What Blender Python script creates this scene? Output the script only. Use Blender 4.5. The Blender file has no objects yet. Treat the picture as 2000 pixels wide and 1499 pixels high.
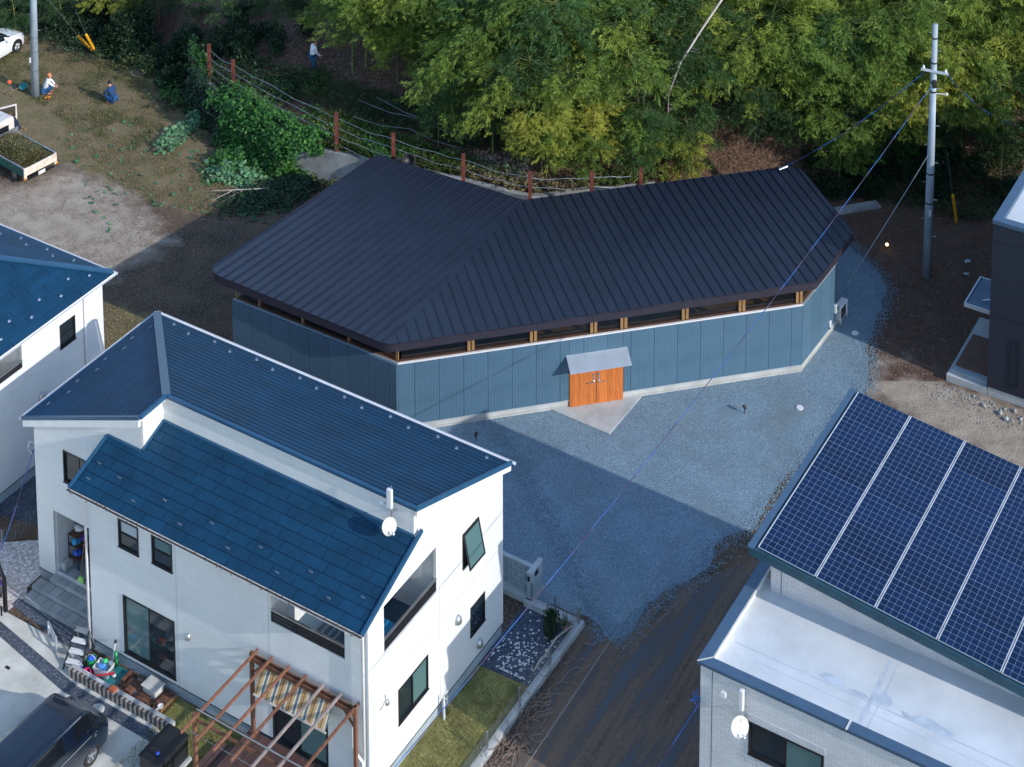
import bpy, bmesh, math, random
from mathutils import Vector, Matrix, noise as mnoise
random.seed(7)
SC = bpy.context.scene
# ------------------------------------------------------------------ camera
CAM_H = 52.0; F = 3666.8; CY = -1162.25; CX = 1053.93; PITCH = .14622; AZ = .539034
cd = bpy.data.cameras.new('camera'); cam = bpy.data.objects.new('camera', cd)
SC.collection.objects.link(cam)
cam.location = (0, 0, CAM_H); cam.rotation_euler = (math.pi / 2 - PITCH, 0, 0)
cd.sensor_width = 36; cd.lens = F / 2000 * 36
cd.shift_x = (1000 - CX) / 2000; cd.shift_y = (CY - 749.5) / 2000
cd.clip_start = 1; cd.clip_end = 1000
SC.camera = cam
# ------------------------------------------------------------------ light
SUN_AZ = math.radians(-36.8); SUN_EL = math.radians(26.3)
wd = bpy.data.worlds.new('World'); SC.world = wd; wd.use_nodes = True
nt = wd.node_tree; bg = nt.nodes['Background']
sky = nt.nodes.new('ShaderNodeTexSky'); sky.sky_type = 'NISHITA'; sky.sun_disc = False
sky.sun_elevation = SUN_EL; sky.sun_rotation = math.pi / 2 - SUN_AZ
nt.links.new(sky.outputs[0], bg.inputs[0]); bg.inputs[1].default_value = 0.15; sky.ozone_density = 1.6; sky.dust_density = .3
sl = bpy.data.lights.new('sun', 'SUN'); sl.energy = 2.05; sl.angle = math.radians(.5); sl.color = (1, .95, .88)
so = bpy.data.objects.new('sun', sl); SC.collection.objects.link(so)
sd = Vector((math.cos(SUN_EL) * math.cos(SUN_AZ), math.cos(SUN_EL) * math.sin(SUN_AZ), math.sin(SUN_EL)))
so.rotation_euler = sd.to_track_quat('Z', 'Y').to_euler(); so.location = (60, -40, 60)
SC.view_settings.view_transform = 'Standard'; SC.view_settings.look = 'None'
SC.view_settings.exposure = 1.0; SC.view_settings.gamma = 1
# ------------------------------------------------------------------ geometry helpers
C0 = Vector((0, 0, CAM_H))
cp, sp = math.cos(PITCH), math.sin(PITCH)
RX = Vector((1, 0, 0)); UP = Vector((0, sp, cp)); FW = Vector((0, cp, -sp))
EA = Vector((math.cos(AZ), -math.sin(AZ), 0)); EB = Vector((math.sin(AZ), math.cos(AZ), 0))
def ray(x, y): return RX * ((x - CX) / F) - UP * ((y - CY) / F) + FW
def at(x, y, z=0.0):
    """world point at height z seen at photo position x, y"""
    d = ray(x, y); return C0 + d * ((z - CAM_H) / d.z)
def onA(x, y, a):
    d = ray(x, y); p = C0 + d * (a / d.dot(EA)); return p.dot(EA), p.dot(EB), p.z
def onB(x, y, b):
    d = ray(x, y); p = C0 + d * (b / d.dot(EB)); return p.dot(EA), p.dot(EB), p.z
def W(a, b, z=0): return EA * a + EB * b + Vector((0, 0, z))
def AB(p): return Vector((p.dot(EA), p.dot(EB), p.z))
def atAB(x, y, z=0.0): return AB(at(x, y, z))

def link(o): SC.collection.objects.link(o); return o
class MB:
    def __init__(s): s.v = []; s.f = []
    def quad(s, *pts):
        n = len(s.v); s.v += [tuple(p) for p in pts]; s.f.append(tuple(range(n, n + len(pts)))); return s
    def box(s, x0, x1, y0, y1, z0, z1):
        n = len(s.v)
        s.v += [(x, y, z) for z in (z0, z1) for y in (y0, y1) for x in (x0, x1)]
        for f in ((0, 2, 3, 1), (4, 5, 7, 6), (0, 1, 5, 4), (2, 6, 7, 3), (0, 4, 6, 2), (1, 3, 7, 5)):
            s.f.append(tuple(n + i for i in f))
        return s
    def beam(s, p, q, w, h, up=(0, 0, 1), c=True):
        p = Vector(p); q = Vector(q); d = (q - p).normalized(); u = Vector(up)
        r = d.cross(u)
        if r.length < 1e-4: r = d.cross(Vector((1, 0, 0)))
        r.normalize(); u = r.cross(d)
        n = len(s.v)
        for e in (p, q):
            for i, j in ((-1, -1), (1, -1), (1, 1), (-1, 1)):
                s.v.append(tuple(e + r * (i * w / 2) + u * (j * h / 2)))
        for f in ((3, 2, 1, 0), (4, 5, 6, 7), (0, 1, 5, 4), (1, 2, 6, 5), (2, 3, 7, 6), (3, 0, 4, 7)):
            s.f.append(tuple(n + i for i in f))
        return s
    def prism(s, poly, vec):
        """extrude a 3-D polygon along vec"""
        v = Vector(vec); n = len(s.v); k = len(poly)
        s.v += [tuple(p) for p in poly] + [tuple(Vector(p) + v) for p in poly]
        s.f.append(tuple(n + i for i in range(k))[::-1]); s.f.append(tuple(n + k + i for i in range(k)))
        for i in range(k):
            j = (i + 1) % k; s.f.append((n + i, n + j, n + k + j, n + k + i))
        return s
    def tube(s, pts, r, n=6, cap=True):
        pts = [Vector(p) for p in pts]; m = len(pts)
        rs = r if isinstance(r, (list, tuple)) else [r] * m
        b = len(s.v); side = None
        for i, p in enumerate(pts):
            d = (pts[min(i + 1, m - 1)] - pts[max(i - 1, 0)]).normalized()
            if side is None:
                side = d.cross(Vector((0, 0, 1)))
                if side.length < 1e-3: side = Vector((1, 0, 0))
            side = (side - d * side.dot(d)).normalized(); u = d.cross(side)
            for k in range(n):
                a = 2 * math.pi * k / n; s.v.append(tuple(p + (side * math.cos(a) + u * math.sin(a)) * rs[i]))
        for i in range(m - 1):
            for k in range(n):
                k2 = (k + 1) % n; s.f.append((b + i * n + k, b + i * n + k2, b + (i + 1) * n + k2, b + (i + 1) * n + k))
        if cap:
            s.f.append(tuple(b + k for k in range(n))[::-1]); s.f.append(tuple(b + (m - 1) * n + k for k in range(n)))
        return s
    def lathe(s, prof, c, axis=(0, 0, 1), n=16, arc=2 * math.pi):
        c = Vector(c); q = Vector((0, 0, 1)).rotation_difference(Vector(axis)); b = len(s.v); m = len(prof)
        full = arc > 6.28; cnt = n if full else n + 1
        for k in range(cnt):
            a = arc * k / n
            for r, z in prof: s.v.append(tuple(c + q @ Vector((r * math.cos(a), r * math.sin(a), z))))
        for k in range(n):
            k2 = (k + 1) % cnt if full else k + 1
            for i in range(m - 1): s.f.append((b + k * m + i, b + k2 * m + i, b + k2 * m + i + 1, b + k * m + i + 1))
        return s
    def blob(s, c, r, sub=1, jit=.15, rs=None):
        bm = bmesh.new(); bmesh.ops.create_icosphere(bm, subdivisions=sub, radius=1); c = Vector(c); b = len(s.v)
        rr = rs or random
        for v in bm.verts:
            k = 1 + rr.uniform(-jit, jit); s.v.append((c.x + v.co.x * r[0] * k, c.y + v.co.y * r[1] * k, c.z + v.co.z * r[2] * k))
        for f in bm.faces: s.f.append(tuple(b + v.index for v in f.verts))
        bm.free(); return s
    def mesh(s, name, m=None, smooth=False, o=(0, 0, 0)):
        me = bpy.data.meshes.new(name)
        me.from_pydata([(x - o[0], y - o[1], z - o[2]) for x, y, z in s.v] if o != (0, 0, 0) else s.v, [], s.f); me.update()
        if m: me.materials.append(m)
        if smooth: me.polygons.foreach_set('use_smooth', [True] * len(me.polygons))
        return me
    def build(s, name, m, parent=None, smooth=False, o=(0, 0, 0), bevel=0, fix=True):
        me = s.mesh(name, m, smooth, o)
        if fix and len(s.f) < 20000:
            bm = bmesh.new(); bm.from_mesh(me); bmesh.ops.recalc_face_normals(bm, faces=bm.faces); bm.to_mesh(me); bm.free()
        ob = link(bpy.data.objects.new(name, me))
        if parent: ob.parent = parent
        if bevel:
            b = ob.modifiers.new('bevel', 'BEVEL'); b.width = bevel; b.segments = 2; b.limit_method = 'ANGLE'
        return ob
def tag(o, label=None, cat=None, group=None, kind=None):
    for k, v in (('label', label), ('category', cat), ('group', group), ('kind', kind)):
        if v: o[k] = v
    return o
def empty(name, loc, rz=0, label=None, cat=None, group=None):
    o = link(bpy.data.objects.new(name, None)); o.location = loc; o.rotation_euler = (0, 0, rz); o.empty_display_size = .3
    return tag(o, label, cat, group)
def inst(me, name, parent=None, loc=(0, 0, 0), rot=(0, 0, 0), sc=(1, 1, 1)):
    o = link(bpy.data.objects.new(name, me)); o.parent = parent; o.location = loc; o.rotation_euler = rot; o.scale = sc; return o
def copy_tree(o, parent=None):
    c = o.copy(); link(c)
    if parent: c.parent = parent
    for ch in list(o.children): copy_tree(ch, c)
    return c
def clip(poly, n, d):
    """keep the part of a 2-D polygon where p.n <= d"""
    out = []
    for i in range(len(poly)):
        p, q = poly[i], poly[(i + 1) % len(poly)]
        a = p[0] * n[0] + p[1] * n[1] - d; b = q[0] * n[0] + q[1] * n[1] - d
        if a <= 0: out.append(p)
        if a * b < 0: t = a / (a - b); out.append((p[0] + (q[0] - p[0]) * t, p[1] + (q[1] - p[1]) * t))
    return out
def area2(poly): return sum(poly[i][0] * poly[(i + 1) % len(poly)][1] - poly[(i + 1) % len(poly)][0] * poly[i][1] for i in range(len(poly))) / 2 if len(poly) > 2 else 0
def round_poly(pts, rad, n=6):
    out = []; m = len(pts)
    for i in range(m):
        p0, p, p1 = Vector(pts[i - 1]), Vector(pts[i]), Vector(pts[(i + 1) % m]); r = rad[i]
        if r <= 0: out.append(tuple(p)); continue
        a = (p0 - p).normalized(); b = (p1 - p).normalized(); th = a.angle(b); t = r / math.tan(th / 2)
        c = p + (a + b).normalized() * (r / math.sin(th / 2)); s0 = p + a * t - c; e0 = p + b * t - c
        a0 = math.atan2(s0.y, s0.x); a1 = math.atan2(e0.y, e0.x); dd = (a1 - a0 + math.pi) % (2 * math.pi) - math.pi
        for k in range(n + 1): a_ = a0 + dd * k / n; out.append((c.x + r * math.cos(a_), c.y + r * math.sin(a_)))
    return out
def wall_holes(mb, fu, u0, u1, v0, v1, holes, th):
    """wall in (u, v) with rectangular holes; fu(u, v, d) gives the point, d = depth behind the face"""
    us = sorted(set([u0, u1] + [h[i] for h in holes for i in (0, 1)])); vs = sorted(set([v0, v1] + [h[i] for h in holes for i in (2, 3)]))
    us = [u for u in us if u0 <= u <= u1]; vs = [v for v in vs if v0 <= v <= v1]
    def solid(i, j):
        if i < 0 or j < 0 or i >= len(us) - 1 or j >= len(vs) - 1: return False
        u = (us[i] + us[i + 1]) / 2; v = (vs[j] + vs[j + 1]) / 2
        return not any(h[0] < u < h[1] and h[2] < v < h[3] for h in holes)
    for i in range(len(us) - 1):
        for j in range(len(vs) - 1):
            if not solid(i, j): continue
            a, b, c, d = us[i], us[i + 1], vs[j], vs[j + 1]
            mb.quad(fu(a, c, 0), fu(b, c, 0), fu(b, d, 0), fu(a, d, 0)); mb.quad(fu(a, c, th), fu(a, d, th), fu(b, d, th), fu(b, c, th))
            if not solid(i - 1, j): mb.quad(fu(a, c, 0), fu(a, d, 0), fu(a, d, th), fu(a, c, th))
            if not solid(i + 1, j): mb.quad(fu(b, c, 0), fu(b, c, th), fu(b, d, th), fu(b, d, 0))
            if not solid(i, j - 1): mb.quad(fu(a, c, 0), fu(a, c, th), fu(b, c, th), fu(b, c, 0))
            if not solid(i, j + 1): mb.quad(fu(a, d, 0), fu(b, d, 0), fu(b, d, th), fu(a, d, th))
    return mb
# ------------------------------------------------------------------ materials
def newmat(name):
    m = bpy.data.materials.new(name); m.use_nodes = True; n = m.node_tree.nodes; l = m.node_tree.links
    return m, n, l, n['Principled BSDF']
def add(n, l, typ, ins=None, **kw):
    nd = n.new(typ)
    for k, v in kw.items(): setattr(nd, k, v)
    for k, v in (ins or {}).items():
        s = nd.inputs[k]
        if hasattr(v, 'bl_idname') and hasattr(v, 'outputs'): l.new(v.outputs[0], s)
        elif hasattr(v, 'is_output'): l.new(v, s)
        else: s.default_value = v
    return nd
def rgb(c): return (c[0], c[1], c[2], 1)
def mat(name, col, rough=.6, metal=0, var=.12, scale=2.0, bump=0, bscale=60, rnd=0, fine=.06, spec=.5, col2=None, stretch=None, coat=0):
    m, n, l, p = newmat(name)
    tc = add(n, l, 'ShaderNodeTexCoord'); co = tc.outputs['Object']
    if stretch:
        mp = add(n, l, 'ShaderNodeMapping', {'Vector': co, 'Scale': stretch}); co = mp.outputs[0]
    n1 = add(n, l, 'ShaderNodeTexNoise', {'Vector': co, 'Scale': scale, 'Detail': 5.0, 'Roughness': .6})
    c2 = col2 or tuple(x * (1 - 2 * var) for x in col); c1 = col if col2 else tuple(min(1, x * (1 + 2 * var)) for x in col)
    r = add(n, l, 'ShaderNodeMapRange', {'Value': n1.outputs[0], 'From Min': .3, 'From Max': .7})
    mx = add(n, l, 'ShaderNodeMix', data_type='RGBA'); l.new(r.outputs[0], mx.inputs[0]); mx.inputs[6].default_value = rgb(c1); mx.inputs[7].default_value = rgb(c2)
    out = mx.outputs[2]
    if fine:
        n2 = add(n, l, 'ShaderNodeTexNoise', {'Vector': co, 'Scale': bscale, 'Detail': 3.0})
        r2 = add(n, l, 'ShaderNodeMapRange', {'Value': n2.outputs[0], 'From Min': .25, 'From Max': .75, 'To Min': 1 - fine * 2, 'To Max': 1 + fine * 2})
        h = add(n, l, 'ShaderNodeHueSaturation', {'Value': r2.outputs[0], 'Color': out}); out = h.outputs[0]
    if rnd:
        oi = add(n, l, 'ShaderNodeObjectInfo')
        r3 = add(n, l, 'ShaderNodeMapRange', {'Value': oi.outputs['Random'], 'To Min': 1 - rnd, 'To Max': 1 + rnd})
        h = add(n, l, 'ShaderNodeHueSaturation', {'Value': r3.outputs[0], 'Color': out}); out = h.outputs[0]
    l.new(out, p.inputs['Base Color']); p.inputs['Roughness'].default_value = rough; p.inputs['Metallic'].default_value = metal
    p.inputs['Specular IOR Level'].default_value = spec
    if coat: p.inputs['Coat Weight'].default_value = coat; p.inputs['Coat Roughness'].default_value = .05
    if bump:
        b = add(n, l, 'ShaderNodeTexNoise', {'Vector': co, 'Scale': bscale, 'Detail': 4.0})
        bp = add(n, l, 'ShaderNodeBump', {'Height': b.outputs[0], 'Strength': bump, 'Distance': .02}); l.new(bp.outputs[0], p.inputs['Normal'])
    return m
def leafmat(name, c1, c2, c3=None, trans=.35, rough=.5, rnd=.25):
    m, n, l, p = newmat(name)
    g = add(n, l, 'ShaderNodeNewGeometry'); oi = add(n, l, 'ShaderNodeObjectInfo')
    mx = add(n, l, 'ShaderNodeMix', data_type='RGBA'); l.new(g.outputs['Random Per Island'], mx.inputs[0]); mx.inputs[6].default_value = rgb(c1); mx.inputs[7].default_value = rgb(c2)
    out = mx.outputs[2]
    if c3:
        r = add(n, l, 'ShaderNodeMapRange', {'Value': oi.outputs['Random'], 'From Min': .35, 'From Max': 1.0, 'To Max': .8})
        m2 = add(n, l, 'ShaderNodeMix', data_type='RGBA'); l.new(r.outputs[0], m2.inputs[0]); l.new(out, m2.inputs[6]); m2.inputs[7].default_value = rgb(c3); out = m2.outputs[2]
    r3 = add(n, l, 'ShaderNodeMapRange', {'Value': oi.outputs['Random'], 'To Min': 1 - rnd, 'To Max': 1 + rnd})
    tc = add(n, l, 'ShaderNodeTexCoord'); ns = add(n, l, 'ShaderNodeTexNoise', {'Vector': tc.outputs['Object'], 'Scale': 1.3, 'Detail': 2.0})
    r4 = add(n, l, 'ShaderNodeMapRange', {'Value': ns.outputs[0], 'From Min': .3, 'From Max': .7, 'To Min': .7, 'To Max': 1.3})
    mu = add(n, l, 'ShaderNodeMath', {0: r3.outputs[0], 1: r4.outputs[0]}, operation='MULTIPLY')
    h = add(n, l, 'ShaderNodeHueSaturation', {'Value': mu.outputs[0], 'Color': out}); out = h.outputs[0]
    l.new(out, p.inputs['Base Color']); p.inputs['Roughness'].default_value = rough; p.inputs['Specular IOR Level'].default_value = .3
    t = add(n, l, 'ShaderNodeBsdfTranslucent', {'Color': out}); ms = add(n, l, 'ShaderNodeMixShader', {0: trans}); l.new(p.outputs[0], ms.inputs[1]); l.new(t.outputs[0], ms.inputs[2])
    l.new(ms.outputs[0], n['Material Output'].inputs['Surface'])
    return m
def glassmat(name, tint=(.02, .035, .05), rough=.03, alpha=None):
    m, n, l, p = newmat(name); p.inputs['Base Color'].default_value = rgb(tint); p.inputs['Roughness'].default_value = rough; p.inputs['Specular IOR Level'].default_value = .8
    if alpha is not None:
        tr = add(n, l, 'ShaderNodeBsdfTransparent'); ms = add(n, l, 'ShaderNodeMixShader', {0: alpha}); l.new(tr.outputs[0], ms.inputs[1]); l.new(p.outputs[0], ms.inputs[2]); l.new(ms.outputs[0], n['Material Output'].inputs['Surface'])
    return m
def gravelmat(name, c1, c2, cs, scale=16, big=.35, bump=.6):
    m, n, l, p = newmat(name); tc = add(n, l, 'ShaderNodeTexCoord')
    v = add(n, l, 'ShaderNodeTexVoronoi', {'Vector': tc.outputs['Object'], 'Scale': float(scale)})
    s = add(n, l, 'ShaderNodeSeparateColor', {0: v.outputs['Color']})
    rp = add(n, l, 'ShaderNodeValToRGB', {0: s.outputs[0]}); e = rp.color_ramp.elements
    e[0].color = rgb(c1); e[1].color = rgb(c2); e[1].position = .8; x = e.new(.97); x.color = rgb(cs)
    nb = add(n, l, 'ShaderNodeTexNoise', {'Vector': tc.outputs['Object'], 'Scale': .5, 'Detail': 6.0, 'Roughness': .65})
    r = add(n, l, 'ShaderNodeMapRange', {'Value': nb.outputs[0], 'From Min': .3, 'From Max': .7, 'To Min': 1 - big, 'To Max': 1 + big})
    h = add(n, l, 'ShaderNodeHueSaturation', {'Value': r.outputs[0], 'Color': rp.outputs[0]})
    nd = add(n, l, 'ShaderNodeTexNoise', {'Vector': tc.outputs['Object'], 'Scale': .33, 'Detail': 8.0, 'Roughness': .7})
    rd = add(n, l, 'ShaderNodeMapRange', {'Value': nd.outputs[0], 'From Min': .5, 'From Max': .72, 'To Max': .65})
    mx = add(n, l, 'ShaderNodeMix', data_type='RGBA'); l.new(rd.outputs[0], mx.inputs[0]); l.new(h.outputs[0], mx.inputs[6]); mx.inputs[7].default_value = rgb([(a + b) * .42 * k for a, b, k in zip(c1, c2, (1.25, .95, .75))])
    l.new(mx.outputs[2], p.inputs['Base Color']); p.inputs['Roughness'].default_value = .85
    bp = add(n, l, 'ShaderNodeBump', {'Height': s.outputs[1], 'Strength': bump, 'Distance': .03}); l.new(bp.outputs[0], p.inputs['Normal'])
    return m
def wallmat(name, col, course, length, groove=.12, rough=.65, axis='x', soft=.08, rowoff=.5, tone=.05):
    """siding or facing brick: small relief pattern in the wall's own plane"""
    m, n, l, p = newmat(name); tc = add(n, l, 'ShaderNodeTexCoord'); sx = add(n, l, 'ShaderNodeSeparateXYZ', {0: tc.outputs['Object']})
    ad = add(n, l, 'ShaderNodeMath', {0: sx.outputs[0], 1: sx.outputs[1]}, operation='ADD')
    cb = add(n, l, 'ShaderNodeCombineXYZ', {0: ad.outputs[0], 1: sx.outputs[2]})
    b = add(n, l, 'ShaderNodeTexBrick', {'Vector': cb.outputs[0], 'Color1': rgb(col), 'Color2': rgb([c * (1 - tone) for c in col]), 'Mortar': rgb([c * (1 - groove) for c in col]), 'Scale': 1.0, 'Mortar Size': .006, 'Brick Width': length, 'Row Height': course, 'Mortar Smooth': .2})
    b.offset = rowoff
    ns = add(n, l, 'ShaderNodeTexNoise', {'Vector': tc.outputs['Object'], 'Scale': .8, 'Detail': 6.0})
    r = add(n, l, 'ShaderNodeMapRange', {'Value': ns.outputs[0], 'From Min': .3, 'From Max': .7, 'To Min': 1 - soft, 'To Max': 1 + soft * .4})
    mp = add(n, l, 'ShaderNodeMapping', {'Vector': tc.outputs['Object'], 'Scale': (5.0, 5.0, .22)}); n2 = add(n, l, 'ShaderNodeTexNoise', {'Vector': mp.outputs[0], 'Scale': 1.0, 'Detail': 5.0, 'Roughness': .65})
    r2 = add(n, l, 'ShaderNodeMapRange', {'Value': n2.outputs[0], 'From Min': .5, 'From Max': .75, 'To Min': 1.0, 'To Max': .965}); mu = add(n, l, 'ShaderNodeMath', {0: r.outputs[0], 1: r2.outputs[0]}, operation='MULTIPLY')
    h = add(n, l, 'ShaderNodeHueSaturation', {'Value': mu.outputs[0], 'Color': b.outputs['Color']}); l.new(h.outputs[0], p.inputs['Base Color'])
    p.inputs['Roughness'].default_value = rough
    bp = add(n, l, 'ShaderNodeBump', {'Height': b.outputs['Fac'], 'Strength': .5, 'Distance': -.006}); l.new(bp.outputs[0], p.inputs['Normal'])
    return m
M = {}
M['white_siding'] = wallmat('white_siding', (.69, .705, .71), .15, .6, .11, soft=.06)
M['white_trim'] = mat('white_trim', (.70, .70, .71), .5, var=.03)
M['navy_tile'] = mat('navy_tile', (.0035, .040, .088), .66, spec=.25, var=.10, scale=1.3, rnd=.08, bscale=30, fine=.08)
M['navy_tile_fine'] = mat('navy_tile_fine', (.0035, .041, .092), .66, spec=.25, var=.10, scale=.9, rnd=.10, bscale=30, fine=.07)
M['navy_flash'] = mat('navy_flash', (.016, .075, .15), .45, var=.06)
M['concrete'] = mat('concrete', (.40, .42, .42), .85, var=.10, scale=1.2, bump=.15, bscale=40)
M['concrete_blue'] = mat('concrete_blue', (.30, .36, .40), .85, var=.08, scale=1.5)
M['concrete_old'] = mat('concrete_old', (.27, .28, .27), .9, var=.22, scale=.8, bump=.3, bscale=25)
M['drive'] = mat('drive', (.52, .52, .48), .88, var=.16, scale=.6, bump=.1, bscale=50)
M['dark_frame'] = mat('dark_frame', (.022, .024, .028), .4, metal=.3)
M['grey_metal'] = mat('grey_metal', (.45, .47, .49), .35, metal=.8, var=.05)
M['steel'] = mat('steel', (.7, .72, .74), .25, metal=.95, var=.04)
M['glass'] = glassmat('glass', (.012, .022, .03))
M['glass_green'] = glassmat('glass_green', (.085, .16, .165), .08)
M['glass_pale'] = glassmat('glass_pale', (.34, .40, .46), .12)  # pale tint for one upper sash
M['debris'] = mat('debris', (.05, .04, .03), .9)
M['glass_clear'] = glassmat('glass_clear', (.01, .015, .02), .02, alpha=.35)
M['black_roof'] = mat('black_roof', (.013, .0185, .037), .45, metal=.0, var=.08, scale=.7, rnd=.05)
M['black_fascia'] = mat('black_fascia', (.026, .023, .036), .5, var=.06)
M['blue_panel'] = None
M['wood_orange'] = mat('wood_orange', (.50, .145, .030), .55, var=.14, scale=2.5, rnd=.16, stretch=(9, 9, .6), fine=.05)
M['wood_post'] = mat('wood_post', (.27, .155, .065), .6, stretch=(6, 6, .6))
M['wood_sill'] = mat('wood_sill', (.12, .058, .036), .6, var=.1)
M['wood_floor'] = mat('wood_floor', (.24, .18, .10), .6, stretch=(1, 8, 1))
M['plaster'] = mat('plaster', (.45, .40, .30), .7)
M['dark_inside'] = mat('dark_inside', (.035, .03, .03), .9)
M['pale_metal'] = mat('pale_metal', (.50, .56, .62), .35, metal=.5, var=.04)
M['pergola'] = mat('pergola', (.17, .075, .045), .65, var=.15, rnd=.18, stretch=(3, 3, 3), scale=3)
M['pergola_grey'] = mat('pergola_grey', (.24, .20, .19), .7, var=.15)
M['deck'] = mat('deck', (.085, .045, .04), .6, rnd=.2, var=.12)
M['brick_face'] = wallmat('brick_face', (.66, .68, .70), .075, .26, .42, tone=.12)
M['brick_face_warm'] = wallmat('brick_face_warm', (.60, .57, .58), .075, .26, .42, tone=.12)
M['flat_roof'] = mat('flat_roof', (.575, .605, .63), .65, var=.06, scale=.7, fine=.03)
M['flat_stain'] = mat('flat_stain', (.47, .53, .60), .5, var=.08)
M['parapet'] = mat('parapet', (.075, .135, .21), .4, metal=.3, var=.05)
M['parapet_joint'] = mat('parapet_joint', (.62, .60, .56), .4)
M['solar_cell'] = mat('solar_cell', (.001, .014, .056), .28, var=.10, scale=.5, fine=0, rnd=.2, spec=.35)
M['solar_line'] = mat('solar_line', (.36, .44, .54), .5, fine=0, var=.03)
M['solar_rail'] = mat('solar_rail', (.68, .68, .70), .35, metal=.4, fine=0)
M['solar_roof'] = mat('solar_roof', (.012, .055, .085), .5)
M['black_siding'] = wallmat('black_siding', (.014, .021, .040), .03, .5, .5)
M['terracotta_tile'] = mat('terracotta_tile', (.14, .075, .055), .7, rnd=.08)
M['pole_concrete'] = mat('pole_concrete', (.29, .35, .41), .8, var=.12, scale=2, stretch=(1, 1, .4))
M['rust_post'] = mat('rust_post', (.13, .030, .020), .8, var=.2, scale=3)
M['wire'] = mat('wire', (.30, .33, .34), .4, metal=.6, fine=0)
M['wire_dark'] = mat('wire_dark', (.03, .03, .035), .6, fine=0)
M['cable_blue'] = mat('cable_blue', (.01, .09, .34), .5, fine=0)
M['cable_red'] = mat('cable_red', (.06, .012, .03), .6, fine=0)
M['yellow'] = mat('yellow', (.75, .36, .01), .5, var=.08)
M['white_plastic'] = mat('white_plastic', (.66, .67, .69), .35, var=.02)
M['black_plastic'] = mat('black_plastic', (.012, .013, .016), .5)
M['tile_grey'] = mat('tile_grey', (.30, .33, .34), .7, rnd=.14, var=.06)
M['tile_joint'] = mat('tile_joint', (.10, .115, .12), .9)
M['soil'] = mat('soil', (.06, .045, .035), .95, var=.25, bump=.4, bscale=20)
M['terracotta'] = mat('terracotta', (.42, .11, .05), .7)
M['tyre'] = mat('tyre', (.012, .012, .013), .8)
M['rim'] = mat('rim', (.6, .61, .64), .25, metal=.9, fine=0)
M['van_paint'] = mat('van_paint', (.0022, .007, .020), .26, metal=.0, var=.03, fine=0, coat=1)
M['van_glass'] = glassmat('van_glass', (.006, .008, .012), .04)
M['car_white'] = mat('car_white', (.70, .71, .71), .25, var=.02, fine=0, coat=.6)
M['truck_white'] = mat('truck_white', (.66, .60, .55), .5, var=.12, scale=2)
M['truck_cream'] = mat('truck_cream', (.72, .60, .50), .55, var=.14, scale=3)
M['truck_green'] = mat('truck_green', (.012, .10, .085), .5)
M['red_orange'] = mat('red_orange', (.70, .12, .04), .4)
M['headlight'] = glassmat('headlight', (.35, .38, .42), .08)
M['amber'] = mat('amber', (.85, .32, .01), .3)
M['red_lamp'] = mat('red_lamp', (.30, .01, .01), .25)
M['tan_box'] = mat('tan_box', (.50, .50, .47), .5)
for nm, c in dict(pink=(.80, .045, .26), blue=(.03, .12, .65), lblue=(.10, .32, .75), green=(.02, .33, .10), lgreen=(.05, .62, .18), teal=(.02, .18, .20), red=(.60, .02, .04), cyan=(.02, .33, .62), lime=(.32, .62, .16), purple=(.15, .05, .30)).items():
    M[nm] = mat('plastic_' + nm, c, .4, fine=0, var=.04)
M['skin'] = mat('skin', (.50, .26, .17), .6, fine=0); M['hair'] = mat('hair', (.012, .010, .010), .6); M['hair_brown'] = mat('hair_brown', (.16, .055, .02), .6)
M['cloth_navy'] = mat('cloth_navy', (.012, .045, .13), .9); M['denim'] = mat('denim', (.012, .075, .20), .9); M['cloth_white'] = mat('cloth_white', (.72, .74, .78), .9)
M['cloth_dark'] = mat('cloth_dark', (.015, .018, .05), .9); M['cloth_orange'] = mat('cloth_orange', (.62, .20, .10), .8); M['shoe'] = mat('shoe', (.50, .12, .07), .7)
M['bark'] = mat('bark', (.09, .075, .06), .9, var=.2); M['culm'] = mat('culm', (.16, .19, .06), .5, var=.15); M['dead_wood'] = mat('dead_wood', (.42, .37, .32), .8); M['twig'] = mat('twig', (.20, .15, .12), .9)
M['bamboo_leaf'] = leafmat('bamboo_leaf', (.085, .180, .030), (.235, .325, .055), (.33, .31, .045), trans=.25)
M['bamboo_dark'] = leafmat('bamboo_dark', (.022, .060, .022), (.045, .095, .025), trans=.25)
M['bamboo_gap_shade'] = leafmat('bamboo_gap_shade', (.030, .085, .026), (.075, .140, .036), trans=.28)  # darker leaf copy; its colour stands in for shade between crowns
M['ivy_leaf'] = leafmat('ivy_leaf', (.025, .10, .028), (.075, .20, .035), trans=.25)
M['pale_leaf'] = leafmat('pale_leaf', (.06, .17, .08), (.16, .30, .15), trans=.25)
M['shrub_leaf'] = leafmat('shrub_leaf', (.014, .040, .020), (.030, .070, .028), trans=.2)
M['grass'] = leafmat('grass', (.15, .125, .055), (.31, .25, .13), trans=.25)
M['grass_green'] = leafmat('grass_green', (.055, .095, .022), (.11, .14, .035), trans=.25)
M['lawn_blade'] = leafmat('lawn_blade', (.15, .155, .045), (.26, .245, .095), trans=.25)
M['litter'] = leafmat('litter', (.17, .10, .065), (.46, .31, .22), trans=.1)
M['litter_white'] = leafmat('litter_white', (.35, .33, .31), (.55, .50, .46), trans=.2)
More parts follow.
